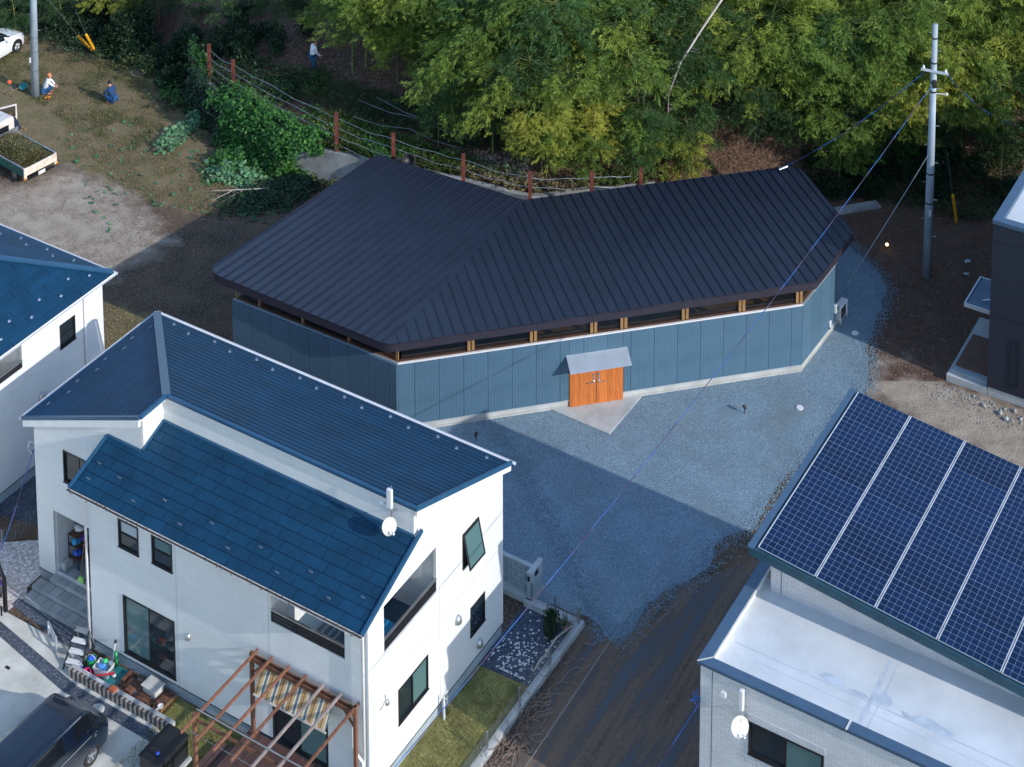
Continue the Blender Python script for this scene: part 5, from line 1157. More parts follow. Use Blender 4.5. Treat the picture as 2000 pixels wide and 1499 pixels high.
q = W(-21.47, 45.25, 5.75); cb = MB(); rr = random.Random(2)
for k in range(4): cb.tube([q + Vector((-.08, -.05, .22 - .1 * k)), q + Vector((-.20 - .04 * k, -.12, .05 + rr.uniform(-.2, .1))), q + Vector((-.15, -.1, -.3 + .1 * k)), q + Vector((.02, -.05, -.2 + .05 * k))], .011, 5)
tag(cb.build('cable_bundle', M['cable_blue']), 'knot of blue cable at the brick house corner bracket', 'cable')
def guy_guard(x, y, x2, y2, zt, lab, wx=None):
    b = at(x, y, terrain(at(x, y, 0).x, at(x, y, 0).y)); t = at(x2, y2, zt)
    e = empty('guy_wire_guard', b, 0, lab, 'guard'); MB().tube([(0, 0, 0), t - b], .075, 8).build('sleeve', M['yellow'], e)
    MB().tube([t - b, (t - b) * 1.02], [.076, .04], 8).build('end_cap', M['yellow'], e)
    if wx: MB().tube([(t - b), at(*wx) - b], .014, 4).build('wire', M['wire'], e)
guy_guard(190, 108, 168, 68, 1.6, 'thick yellow guy wire guard leaning at the wood edge', (148, 20, 4.2)); guy_guard(183, 103, 153, 71, 1.3, 'thin yellow guy wire guard beside the thick yellow one', (95, 0, 5.5)); guy_guard(1868, 435, 1861, 382, 1.7, 'faded yellow guy wire guard near the right utility pole', (1850, 300, 4.0))
# ================================================================== VEHICLES
def wheel(par, x, y, r, w, side, spokes=6):
    e = link(bpy.data.objects.new('wheel', None)); e.parent = par; e.location = (x, y, r); ax = (side, 0, 0)
    MB().lathe([(r * .60, -w / 2), (r * .93, -w / 2), (r, -w * .3), (r, w * .3), (r * .93, w / 2), (r * .64, w / 2), (r * .6, w * .3)], (0, 0, 0), ax, 24).build('tyre', M['tyre'], e, smooth=True)
    rm = MB(); rm.lathe([(r * .6, -w * .2), (r * .66, w * .46), (r * .58, w * .44), (r * .56, w * .1), (0, w * .1)], (0, 0, 0), ax, 24)
    for k in range(spokes):
        a = 2 * math.pi * k / spokes; d = Vector((0, math.cos(a), math.sin(a))); rm.beam(Vector((side * w * .36, 0, 0)) + d * r * .08, Vector((side * w * .40, 0, 0)) + d * r * .6, r * .16, .03, (side, 0, 0))
    rm.lathe([(r * .14, w * .3), (r * .12, w * .45), (0, w * .46)], (0, 0, 0), ax, 10); rm.build('rim', M['rim'], e); return e
def catmull(a, b, c, d, t): return .5 * ((2 * b) + (c - a) * t + (2 * a - 5 * b + 4 * c - d) * t * t + (3 * b - a - 3 * c + d) * t ** 3)
def loft_body(par, st, cls, mats, su=4, sv=3):
    """st: list of (y, [(x, z) x n] half section, sill to centre); cls(station, profile) names the part"""
    n = len(st[0][1]); S = []
    for i in range(len(st) - 1):
        for k in range(su):
            t = k / su; g = [st[max(0, min(len(st) - 1, i + j))] for j in (-1, 0, 1, 2)]
            S.append((i + t, g[1][0] + (g[2][0] - g[1][0]) * t, [tuple(catmull(*[h[1][m][q] for h in g], t) for q in (0, 1)) for m in range(n)]))
    S.append((len(st) - 1, st[-1][0], st[-1][1])); G = []
    for u, y, pr_ in S:
        row = []
        for i in range(n - 1):
            for k in range(sv):
                t = k / sv; g = [pr_[max(0, min(n - 1, i + j))] for j in (-1, 0, 1, 2)]; row.append((i + t, catmull(*[h[0] for h in g], t), catmull(*[h[1] for h in g], t)))
        row.append((n - 1, pr_[-1][0], pr_[-1][1])); G.append((u, y, row))
    parts = {}
    for a in range(len(G) - 1):
        for b in range(len(G[0][2]) - 1):
            u = (G[a][0] + G[a + 1][0]) / 2; v = (G[a][2][b][0] + G[a][2][b + 1][0]) / 2
            for s in (-1, 1):
                mb = parts.setdefault(cls(u, v, s), {}); key = lambda i, j: (i, j, s if G[i][2][j][1] > 1e-6 else 0)
                mb.setdefault('f', []).append([(i, j) for i, j in ((a, b), (a + 1, b), (a + 1, b + 1), (a, b + 1))][::s])
                mb.setdefault('s', []).append(s)
    for nm, dct in parts.items():
        idx = {}; mb = MB()
        for f, s in zip(dct['f'], dct['s']):
            ff = []
            for i, j in f:
                x = max(0, G[i][2][j][1]); k = (i, j, s if x > 1e-5 else 0)
                if k not in idx: idx[k] = len(mb.v); mb.v.append((s * x, G[i][1], G[i][2][j][2]))
                ff.append(idx[k])
            mb.f.append(tuple(ff))
        mb.build(nm, M[mats[nm]], par, smooth=True)
def van():
    e = empty('minivan', W(-40.58, 36.9), -AZ, 'dark navy minivan parked on the concrete drive beside the black bin', 'van')
    def sec(w, zb, zt, wt, s=.22): return [(w * .94, s), (w, .55), (w * .985, zb), (wt + (w * .985 - wt) * .25, zb + (zt - zb) * .78), (wt, zt), (wt * .55, zt + .03), (0, zt + .04)]
    st = [(2.40, sec(.62, .66, .80, .55, .30)), (2.34, sec(.78, .80, .98, .68, .24)), (2.22, sec(.86, .90, 1.10, .74)), (1.98, sec(.89, 1.0, 1.24, .77)), (1.56, sec(.91, 1.06, 1.74, .72)), (1.32, sec(.91, 1.06, 1.86, .72)), (-.6, sec(.91, 1.06, 1.94, .73)), (-2.0, sec(.90, 1.06, 1.92, .72)), (-2.30, sec(.86, 1.0, 1.6, .62)), (-2.42, sec(.80, .8, 1.0, .6, .3))]
    def cls(u, v, s):
        if 3.0 < u < 4.0 and v > 3.1: return 'windscreen'
        if 2.25 < v < 3.2 and (4.1 < u < 5.35 or 5.5 < u < 5.98 or 6.1 < u < 6.9): return 'side_window'
        if u < 1.3 and 1.9 < v < 3.2 and u > .3: return 'headlight'
        return 'body'
    loft_body(e, st, cls, dict(windscreen='van_glass', side_window='van_glass', headlight='headlight', body='van_paint'))
    for s in (-1, 1):
        for y in (1.45, -1.35): wheel(e, s * .80, y, .34, .22, s, 5)
        MB().beam((s * .735, 1.2, 1.86), (s * .735, -1.95, 1.93), .03, .03).build('roof_rail', M['grey_metal'], e)
        MB().beam((s * .912, 1.7, 1.04), (s * .912, -2.0, 1.06), .012, .03).build('window_trim', M['grey_metal'], e)
        mm = MB(); mm.blob((s * 1.0, 1.5, 1.12), (.11, .07, .09), 2, 0); mm.tube([(s * .88, 1.5, 1.05), (s * .97, 1.5, 1.09)], .03, 5); mm.build('mirror', M['van_paint'], e, smooth=True)
    MB().tube([(.25, 1.98, 1.29), (-.1, 1.72, 1.53)], .012, 4).build('wiper', M['black_plastic'], e); MB().tube([(0, -1.9, 1.9), (0, -2.25, 2.15)], .006, 4).build('aerial', M['black_plastic'], e)
    for s in (-1, 1): MB().box(-.9, -.895, 1.0, 1.0, .3, .3)
    MB().box(-.17, .17, 2.405, 2.42, .42, .58).build('number_plate', M['white_plastic'], e)
van()
def white_car():
    p = at(13, 92, 0); e = empty('white_car', p + Vector((-.63, -1.35, 0)) * 1.0, math.radians(-29), 'white car nosing in from the left edge by the wood', 'car')
    def sec(w, zb, zt, wt, s=.2): return [(w * .95, s), (w, .5), (w * .97, zb), (wt + (w * .97 - wt) * .22, zb + (zt - zb) * .8), (wt, zt), (wt * .55, zt + .03), (0, zt + .04)]
    st = [(2.15, sec(.55, .55, .66, .50, .28)), (2.02, sec(.76, .68, .80, .62)), (1.6, sec(.85, .80, .96, .70)), (.95, sec(.87, .90, 1.08, .74)), (.1, sec(.88, .95, 1.46, .60)), (-.3, sec(.88, .95, 1.53, .60)), (-1.3, sec(.88, .97, 1.52, .58)), (-1.9, sec(.85, .95, 1.2, .58)), (-2.1, sec(.78, .8, .95, .55))]
    def cls(u, v, s):
        if 3.0 < u < 4.0 and v > 3.1: return 'windscreen'
        if 2.25 < v < 3.2 and (3.4 < u < 4.9 or 5.1 < u < 6.3): return 'side_window'
        if u < 1.4 and 1.9 < v < 3.1 and u > .3: return 'headlight'
        return 'body'
    loft_body(e, st, cls, dict(windscreen='van_glass', side_window='van_glass', headlight='headlight', body='car_white'))
    for s in (-1, 1):
        for y in (1.35, -1.3):
            wheel(e, s * .79, y, .33, .21, s, 5); MB().lathe([(.30, 0), (.40, 0), (.40, .03), (.30, .03)], (s * .845, y, .36), (s, 0, 0), 20).build('wheel_arch', M['black_plastic'], e)
        MB().blob((s * .97, .55, 1.0), (.10, .07, .08), 2, 0).build('mirror', M['car_white'], e, smooth=True); MB().box(s * .875 - .02, s * .875 + .02, -.25, -.05, .82, .85).build('handle', M['grey_metal'], e)
white_car()
def truck():
    """flatbed: origin at the middle of the tail, local +y towards the cab"""
    tl, tr = at(38, 338, .95), at(118, 297, .95); mid = (tl + tr) / 2; d = (tr - tl).normalized(); wd_ = 1.95
    e = empty('flatbed_truck', Vector((mid.x, mid.y, 0)), math.atan2(d.y, d.x), 'white flatbed truck loaded with cut weeds, cab door open', 'truck')
    hw = wd_ / 2; zf, zt = .62, 1.0; L = 3.1
    MB().box(-hw, hw, .03, L, zf - .06, zf).build('bed_floor', M['truck_green'], e)
    for s in (-1, 1):
        x = s * hw; MB().box(min(x, x - s * .05), max(x, x - s * .05), .05, L, zf, zt).build('side_board', M['truck_green'], e); MB().box(min(x + s * .012, x - s * .06), max(x + s * .012, x - s * .06), .05, L, zt, zt + .03).build('board_cap', M['grey_metal'], e)
        MB().box(min(x, x - s * .14), max(x, x - s * .14), -.03, .06, zf - .16, zt + .02).build('corner_post', M['truck_cream'], e); MB().box(x - s * .02 - .06, x - s * .02 + .06, -.05, -.03, zf - .16, zf - .08).build('tail_lamp', M['amber'], e)
    MB().box(-hw + .14, hw - .14, -.02, .05, zf - .02, zt).build('tailgate', M['truck_cream'], e, bevel=.012); MB().box(-hw + .2, hw - .2, -.1, 0, .38, .46).build('bumper', M['dark_frame'], e)
    MB().box(-.2, .2, -.112, -.102, .40, .58).build('number_plate', M['white_plastic'], e); MB().box(-.35, .35, .2, L + 1.6, .42, .55).build('chassis', M['dark_frame'], e)
    MB().box(-hw, hw, L, L + .05, zf, 1.35).build('headboard', M['grey_metal'], e)
    # cab
    y0, y1 = L + .15, L + 1.75; hc = .86
    cb = MB(); prof = [(y0, .5), (y1, .5), (y1 + .05, 1.0), (y1 - .35, 1.80), (y0 + .1, 1.88), (y0, 1.75)]
    cb.prism([(-hc, y, z) for y, z in prof], (2 * hc, 0, 0)); cb.build('cab', M['truck_white'], e, bevel=.05)
    MB().quad((-hc + .1, y1 + .025, 1.06), (hc - .1, y1 + .025, 1.06), (hc - .12, y1 - .30, 1.74), (-hc + .12, y1 - .30, 1.74)).build('windscreen', M['van_glass'], e); MB().box(-.5, .5, y0 - .012, y0 - .003, 1.25, 1.6).build('rear_window', M['van_glass'], e)
    MB().box(hc + .002, hc + .006, y0 + .65, y1 - .2, .65, 1.7).build('door_shade', M['dark_inside'], e)  # dark sheet on the solid cab side stands for the unlit inside
    # open right-hand door, hinged at the front
    dd = link(bpy.data.objects.new('door', None)); dd.parent = e; dd.location = (hc + .02, y1 - .1, 0); dd.rotation_euler = (0, 0, math.radians(68))
    f = MB()
    for bx in ((-.03, .03, -1.0, 0, .62, 1.12), (-.03, .03, -1.0, -.93, 1.12, 1.72), (-.03, .03, -.07, 0, 1.12, 1.72), (-.03, .03, -1.0, 0, 1.72, 1.79)): f.box(*bx)
    f.build('door_frame', M['truck_white'], dd); MB().box(-.008, .008, -.93, -.07, 1.12, 1.72).build('pane', M['glass_clear'], dd)
    for s in (-1, 1):
        wheel(e, s * .78, .95, .31, .2, s, 8); wheel(e, s * .74, L + .95, .31, .18, s, 8)
        MB().box(s * .8 - .12, s * .8 + .12, .5, .54, .22, .5).build('mud_flap', M['black_plastic'], e)
    # load
    rr = random.Random(6); mb = MB(); m2 = MB()
    for k in range(5200):
        x, y = rr.uniform(-hw + .08, hw - .08), rr.uniform(.1, L - .05); hh = .22 + .42 * max(0, 1 - (x / hw) ** 2) * sm((y - .0) / 1.4) + .14 * mnoise.noise((x * 2, y * 2, 2))
        p = Vector((x, y, zf + hh * rr.uniform(.75, 1.1))); leaf(mb if k % 3 else m2, p, Vector((rr.uniform(-1, 1), rr.uniform(-1, 1), rr.uniform(-.2, .5))), rr.uniform(.14, .3), rr.uniform(.02, .05), rr, Vector((rr.uniform(-.4, .4), rr.uniform(-.4, .4), 1)))
    c = MB(); N = 14
    for i in range(N):
        for j in range(N):
            def pt(i, j): x = -hw + .06 + (wd_ - .12) * i / N; y = .07 + (L - .1) * j / N; return (x, y, zf + .1 + .30 * max(0, 1 - (x / hw) ** 2) * sm(y / 1.4))
            c.quad(pt(i, j), pt(i + 1, j), pt(i + 1, j + 1), pt(i, j + 1))
    ld = empty('weed_load', e.location + Vector((0, 0, 0)), e.rotation_euler.z, 'heap of cut weeds filling the flatbed truck', 'cut weeds')
    c.build('heap', M['soil'], ld, fix=False); inst(arrays(mb, 'dry_stems', M['grass']), 'dry_stems', ld)['kind'] = 'stuff'; inst(arrays(m2, 'green_stems', M['grass_green']), 'green_stems', ld)['kind'] = 'stuff'
    R_ = Matrix.Translation(e.location) @ Matrix.Rotation(e.rotation_euler.z, 4, 'Z')
    t = empty('broom', R_ @ Vector((.35, 2.75, 1.1)), e.rotation_euler.z, 'wooden handled rake lying across the weed load behind the cab', 'rake'); MB().tube([(-.35, 0, 0), (.75, .12, .16)], .02, 6).build('handle', M['wood_post'], t); MB().box(.72, .8, -.05, .3, .1, .2).build('head', M['wood_post'], t)
    return e
TR = truck()
# ================================================================== PEOPLE
def skin_obj(name, chains, m, par):
    """chains: list of [(x, y, z, r), ...]; shared points join"""
    idx = {}; vs = []; es = []; rs = []
    for ch in chains:
        prev = None
        for x, y, z, r in ch:
            k = (round(x, 3), round(y, 3), round(z, 3))
            if k not in idx: idx[k] = len(vs); vs.append((x, y, z)); rs.append(r)
            if prev is not None and prev != idx[k]: es.append((prev, idx[k]))
            prev = idx[k]
    me = bpy.data.meshes.new(name); me.from_pydata(vs, es, []); o = link(bpy.data.objects.new(name, me)); o.parent = par
    o.modifiers.new('skin', 'SKIN'); sub = o.modifiers.new('subdivision', 'SUBSURF'); sub.levels = 1; sub.render_levels = 1
    for i, sv in enumerate(me.skin_vertices[0].data): sv.radius = (rs[i], rs[i]); sv.use_root = i == 0
    o.modifiers['skin'].use_smooth_shade = True; me.materials.append(m)
    dg = bpy.context.evaluated_depsgraph_get(); m2 = bpy.data.meshes.new_from_object(o.evaluated_get(dg)); o.modifiers.clear(); o.data = m2; m2.name = name
    if not m2.materials: m2.materials.append(m)
    return o
def person(loc, rz_, lab, J, top, bottom, hair, shoe='shoe', cap=None, sc=1.0):
    e = empty('person', loc, rz_, lab, 'person'); e.scale = (sc,) * 3
    V = {k: Vector(v) for k, v in J.items()}
    def ch(*it): return [(V[k].x, V[k].y, V[k].z, r) for k, r in it]
    body = [ch(('pelvis', .14), ('waist', .11), ('chest', .12), ('neck', .055), ('head', .085), ('crown', .075))]; jac = [ch(('pelvis', .17), ('waist', .175), ('chest', .195), ('neck', .08))]; tro = []
    for s in 'lr':
        body += [ch(('chest', .12), ('sh' + s, .05), ('el' + s, .045), ('wr' + s, .032), ('hand' + s, .035)), ch(('pelvis', .14), ('hip' + s, .09), ('kn' + s, .062), ('an' + s, .045), ('toe' + s, .038))]
        jac.append(ch(('chest', .195), ('sh' + s, .09), ('el' + s, .066), ('wr' + s, .048))); tro.append(ch(('pelvis', .16), ('hip' + s, .108), ('kn' + s, .08), ('an' + s, .062)))
        h = V['hand' + s]; fd_ = (h - V['wr' + s]).normalized(); sd_ = fd_.cross(Vector((0, 0, 1))).normalized()
        for k in range(4):
            o = h + sd_ * (.026 * (k - 1.5)); L = .075 + .012 * (1 - abs(k - 1.5)); body.append([(h.x, h.y, h.z, .035), (*(o + fd_ * .03), .010), (*(o + fd_ * (.03 + L * .6)), .009), (*(o + fd_ * (.03 + L) - Vector((0, 0, .02))), .008)])
        o = h + sd_ * .045; body.append([(h.x, h.y, h.z, .035), (*(o + fd_ * .005), .011), (*(o + fd_ * .045 + sd_ * .01), .009)])
    hd = V['head']; f = (V['face'] - hd).normalized(); side = f.cross(Vector((0, 0, 1))).normalized(); body.append([(hd.x, hd.y, hd.z, .085), (*(hd + f * .105 - Vector((0, 0, .01))), .016)])
    for s in (-1, 1): body.append([(hd.x, hd.y, hd.z, .085), (*(hd + side * (.095 * s)), .018)])
    b = skin_obj('body', body, M['skin'], e); skin_obj('jacket', jac, M[top], e); skin_obj('trousers', tro, M[bottom], e)
    hm = MB(); c = V['crown'] - f * .02; hm.blob(c, (.105, .112, .10), 2, .05, random.Random(1)); hm.build('hair' if not cap else 'cap', M[cap or hair], e, smooth=True)
    if cap: MB().blob(hd - f * .05 + Vector((0, 0, -.02)), (.09, .08, .09), 2, .03).build('hair', M[hair], e, smooth=True)
    em = MB()
    for s in (-1, 1): em.blob(hd + f * .088 + side * (.034 * s) + Vector((0, 0, .02)), (.012, .012, .010), 1, 0)
    em.build('eyes', M['hair'], e); MB().blob(hd + f * .09 - Vector((0, 0, .045)), (.022, .012, .008), 1, 0).build('mouth', M['red_lamp'], e)
    sm2 = MB()
    for s in 'lr': a, t = V['an' + s], V['toe' + s]; sm2.blob((a * .45 + t * .55) - Vector((0, 0, .02)), (.055, .13, .055), 2, 0)
    sm2.build('shoes', M[shoe], e, smooth=True); return e
def squat(tw=0, low=0): return dict(pelvis=(0, -.02, .24), waist=(0, .06, .42), chest=(tw, .16, .64), neck=(tw, .22, .83), head=(tw, .28, .95), crown=(tw, .27, 1.02), face=(tw, .40, .90), shl=(-.19 + tw, .18, .74), shr=(.19 + tw, .18, .74), ell=(-.22, .36, .58), elr=(.22, .36, .58), wrl=(-.12, .50, .42), wrr=(.12, .50, .42), handl=(-.09, .57, .38), handr=(.09, .57, .38), hipl=(-.11, .0, .26), hipr=(.11, .0, .26), knl=(-.17, .38, .46), knr=(.17, .38, .46), anl=(-.13, .14, .10), anr=(.13, .14, .10), toel=(-.14, .32, .045), toer=(.14, .32, .045))
def stand(fw=.1, arm=.3): return dict(pelvis=(0, 0, .92), waist=(0, .02, 1.1), chest=(0, .06 + fw * .3, 1.32), neck=(0, .08 + fw * .6, 1.5), head=(0, .12 + fw, 1.61), crown=(0, .11 + fw, 1.69), face=(0, .25 + fw, 1.58), shl=(-.2, .06 + fw * .4, 1.43), shr=(.2, .06 + fw * .4, 1.43), ell=(-.26, .14, 1.16), elr=(.26, .14, 1.16), wrl=(-.2, .36, 1.08 + arm * .3), wrr=(.2, .36, 1.08 + arm * .3), handl=(-.18, .44, 1.10 + arm * .3), handr=(.18, .44, 1.10 + arm * .3), hipl=(-.1, 0, .9), hipr=(.1, 0, .9), knl=(-.11, .05, .5), knr=(.11, .03, .5), anl=(-.11, 0, .09), anr=(.11, -.03, .09), toel=(-.12, .16, .04), toer=(.12, .13, .04))
person(at(222, 203), 1.05, 'person squatting on the grass in navy top and blue jeans', squat(.03), 'cloth_navy', 'denim', 'hair', sc=1.12)
person(at(88, 184), -1.35, 'person in white top and orange headscarf crouching beside the utility pole', squat(), 'cloth_white', 'denim', 'hair_brown', cap='cloth_orange', sc=1.05)
RT = Matrix.Translation(TR.location) @ Matrix.Rotation(TR.rotation_euler.z, 4, 'Z')
person(RT @ Vector((1.32, 3.75, 0)), TR.rotation_euler.z + 1.1, 'person in dark jacket leaning in at the open truck door', stand(.22, .8), 'cloth_dark', 'denim', 'hair_brown')
p = hit(611, 141, 0); person(p, -1.1, 'person in white shirt standing in the shaded undergrowth', stand(.1, -.6), 'cloth_white', 'denim', 'hair_brown')
# garden tools beside the truck
g = at(20, 196); e = empty('brush_cutter', g, .6, 'orange engined brush cutter leaning beside the truck cab', 'brush cutter')
MB().blob((0, 0, 1.05), (.13, .12, .11), 2, .08).build('engine', M['red_orange'], e); MB().tube([(0, 0, 1.0), (.25, .2, .05)], .02, 6).tube([(.1, -.2, .62), (.12, .35, .68)], .016, 5).build('shaft', M['grey_metal'], e)
g = at(44, 178); e = empty('garden_tool', g, .2, 'long handled tool with teal disc head behind the truck door', 'tool'); MB().lathe([(0, 0), (.22, 0), (.22, .05), (0, .06)], (.05, 0, .25), (0, -.5, 1), 16).build('disc', M['teal'], e); MB().tube([(-.05, 0, .27), (-.8, -.5, .15)], .018, 5).build('handle', M['wood_post'], e)
g = at(93, 193); e = empty('hand_tool', g, .4, 'small red and yellow garden tool on the grass below the crouching person', 'tool'); MB().tube([(0, 0, .05), (.02, -.22, .08)], .035, 6).build('grip', M['red'], e); MB().box(-.15, .17, 0, .05, .04, .08).build('bar', M['yellow'], e)
# black tub on the wall behind the roof
g = at(797, 310, 2.9); e = empty('black_tub', g, 0, 'black plastic tub hanging on the fence behind the black roof', 'tub'); MB().lathe([(0, 0), (.24, .0), (.32, .32), (.29, .32), (.22, .03), (0, .03)], (0, 0, -.1), (.2, -.8, .5), 18).build('bowl', M['black_plastic'], e, smooth=True)
# ================================================================== YARD
# kerbs and mesh fences round the white house plot
kb = empty('garden_kerb', W(-29, 45), -AZ, 'low concrete kerb edging the white house garden along the dirt track', 'kerb')
MB().box(-.12, .12, -15, 6.35, -.1, .22).build('kerb_run', M['concrete'], kb); MB().box(-2.2, -.13, 6.05, 6.35, -.1, .22).build('kerb_run', M['concrete'], kb)
def mesh_fence(p, q, h, lab, z0=.22, every=2.0, n=7, group=None):
    L = (q - p).length; e = empty('mesh_fence', p + Vector((0, 0, z0)), math.atan2(q.y - p.y, q.x - p.x), lab, 'fence', group); k = 0
    while k * every <= L + .01: MB().box(k * every - .025, k * every + .025, -.025, .025, 0, h + .05).build('post', M['grey_metal'], e); k += 1
    mb = MB()
    for i in range(n): mb.tube([(0, 0, .06 + (h - .06) * i / (n - 1)), (L, 0, .06 + (h - .06) * i / (n - 1))], .006, 3)
    x = .0
    while x < L: mb.tube([(x, 0, .05), (x, 0, h)], .0045, 3); x += .16
    o = mb.build('wire_mesh', M['wire'], e, fix=False); o['kind'] = 'stuff'
mesh_fence(W(-28.98, 51.15), W(-28.98, 33), .62, 'grey wire mesh fence on the kerb between lawn and dirt track'); mesh_fence(W(-30.95, 51.22), W(-29.05, 51.22), .62, 'short mesh fence between block pier and kerb corner', every=.95)
mesh_fence(W(-47.9, 49.3), W(-49.4, 42.0), .7, 'mesh fence along the gravel path left of the white house', .1)
bw = empty('block_wall', W(-31.1, 51.2), -AZ, 'low grey concrete block wall ending in a pier behind the white house', 'wall')
for r in range(5):
    for k in range(4):
        x0 = -1.5 + k * .4 - (.2 if r % 2 else 0); MB().box(max(-1.5, x0) + .012, min(-.06, x0 + .388), .32, .44, .22 + r * .195 + .014, .22 + (r + 1) * .195).build('block', M['concrete_blue'], bw)
for r in range(5):
    for y0, y1 in ((.02, .42), (.43, .83)): MB().box(-.055, .10, y0, y1 - .004, .22 + r * .195 + .004, .22 + (r + 1) * .195).build('block', M['concrete_blue'], bw)
MB().box(-1.52, -.06, .30, .46, 1.197, 1.235).build('cap', M['concrete'], bw); MB().box(-.07, .115, .0, .85, 1.197, 1.25).build('cap', M['concrete'], bw); MB().box(-1.5, -.07, .34, .42, .2, 1.19).build('mortar', M['tile_joint'], bw); MB().box(-1.5, .12, -.02, .86, -.1, .22).build('footing', M['concrete'], bw)
MB().box(-.02, .06, -.012, .019, .92, 1.1).build('intercom', M['black_plastic'], bw); MB().box(.102, .13, .3, .5, .95, 1.1).build('mail_slot', M['black_plastic'], bw)
# white stones in the dark bed
rr = random.Random(12); mb = MB()
for k in range(210):
    a, b = min(-29.3, max(-31.0, rr.gauss(-30.15, .5))), min(51, max(48.3, rr.gauss(49.0, .75))); r = rr.uniform(.02, .05); mb.blob(W(a, b, .012 + r * .4), (r, r * .8, r * .6), 1, .15, rr)
tag(mb.build('white_pebbles', M['white_plastic']), kind='stuff')
f, st_ = SHG[0]; g = at(1076, 1245, .0); e = empty('garden_shrub', g, 0, 'thin green shrub growing in the dark gravel bed by the fence', 'shrub'); e.scale = (.36, .36, .95); inst(SHR[1][0], 'foliage', e); inst(SHR[1][1], 'stem', e)
g = at(1106, 1232, .02); e = empty('potted_plant', g, 0, 'pale leaved plant in a terracotta pot at the fence corner', 'plant'); MB().lathe([(0, 0), (.12, 0), (.17, .26), (.14, .26), (0, .22)], (0, 0, 0), (0, 0, 1), 14).build('pot', M['terracotta'], e)
mb = MB(); rr = random.Random(3)
for k in range(26): a = rr.uniform(0, 6.28); leaf(mb, Vector((0, 0, .24)), Vector((math.cos(a), math.sin(a), rr.uniform(.3, 1.2))), rr.uniform(.25, .45), .06, rr)
mb.build('leaves', M['pale_leaf'], e, fix=False)
mb = MB(); rr = random.Random(8)
for (b0, b1) in ((48.5, 49.4), (49.0, 50.9)): mb.tube([W(-29.25, b0, .3), W(-29.2, (b0 + b1) / 2, .5), W(-29.12, b1, .28)], .035, 5)
tag(mb.build('bent_branch', M['dead_wood']), 'bent dry branches propped against the mesh fence beside the gravel bed', 'branch')
# water tap
g = atAB(893, 1360, 0); e = empty('garden_tap', W(-30.95, 45.6, 0), -AZ, 'slim white garden tap post against the white end wall', 'tap'); MB().box(-.03, .03, -.03, .03, 0, .85).build('post', M['white_trim'], e); MB().tube([(0, 0, .8), (.14, 0, .8), (.14, 0, .74)], .016, 6).build('spout', M['steel'], e); MB().box(-.03, .06, -.012, .012, .86, .9).build('handle', M['steel'], e)
MB().tube([W(A1 + .03, 45.62, .9) - W(-30.95, 45.6), W(A1 + .03, 45.62, 2.0) - W(-30.95, 45.6)], .02, 6)
e2 = empty('air_conditioner', W(-30.85, 42.0, 0), -AZ, 'white outdoor air conditioner unit by the lawn at the white house corner', 'air conditioner'); MB().box(-.15, .15, -.4, .4, .05, .62).build('case', M['white_plastic'], e2, bevel=.02); MB().lathe([(.0, 0), (.2, 0), (.2, .01), (0, .012)], (.152, .08, .33), (1, 0, 0), 20).build('grille', M['black_plastic'], e2)
# kerbside dry vines
rr = random.Random(21); mb = MB()
for k in range(230):
    b = rr.choice((rr.gauss(45.6, .5), rr.gauss(47.1, .6), rr.uniform(42, 50.8), rr.gauss(43.2, .4))); a = -28.78 + abs(rr.gauss(0, .28)); p = W(a, b, .03); t = rr.uniform(0, 6.28); pts = [p]
    for q in range(4): t += rr.uniform(-1, 1); p = p + Vector((math.cos(t) * .17, math.sin(t) * .17, rr.uniform(-.07, .12))); p.z = max(.015, p.z); pts.append(p)
    mb.tube(pts, .012, 3)
tag(mb.build('dry_vines', M['twig']), kind='stuff')
# stones of the yard edge and builders' rubble
rr = random.Random(31)
for (a, b) in [(-19.9, 69.9), (-19.7, 69.75), (-19.45, 69.5), (-19.6, 69.9), (-18.95, 69.7), (-18.75, 69.6), (-18.6, 69.85), (-20.2, 69.95), (-20.5, 69.9), (-18.2, 69.4), (-18.4, 69.2), (-19.2, 69.4), (-18.0, 69.9), (-20.9, 70.0), (-19.3, 69.9)]:
    r = rr.uniform(.06, .15); p = W(a + rr.uniform(-.1, .1), b + rr.uniform(-.15, .2), r * .4); o = MB().blob((0, 0, 0), (r, r * rr.uniform(.6, .9), r * .6), 1, .25, rr).build('rock', M['concrete_old' if rr.random() < .5 else 'concrete']); o.location = p; o.rotation_euler = (0, 0, rr.uniform(0, 6)); tag(o, 'broken pale rock lying along the black house foundation', 'rock', 'rocks along the black house')
mb = MB()
for k in range(420):
    a, b = rr.uniform(-22.5, -16), 70.2 - abs(rr.gauss(0, .55)); r = rr.uniform(.012, .045); mb.blob(W(a, b, r * .4), (r, r, r * .6), 1, .3, rr)
tag(mb.build('rubble', M['concrete_old']), kind='stuff')
mb = MB()
for k in range(260): p = at(rr.uniform(1640, 1990), rr.uniform(480, 760)); r = rr.uniform(.012, .035); mb.blob((p.x, p.y, r * .4 + .004), (r, r, r * .6), 1, .3, rr)
tag(mb.build('rubble', M['concrete_old']), kind='stuff')
for x, y, lab in ((1890, 512, 'upper scrap of pale blue litter near the black house'), (1888, 537, 'lower scrap of pale blue litter near the black house')):
    p = at(x, y, .02); o = MB().blob((0, 0, .04), (.14, .10, .06), 2, .35, rr).build('litter_scrap', M['pale_metal']); o.location = p; tag(o, lab, 'litter')
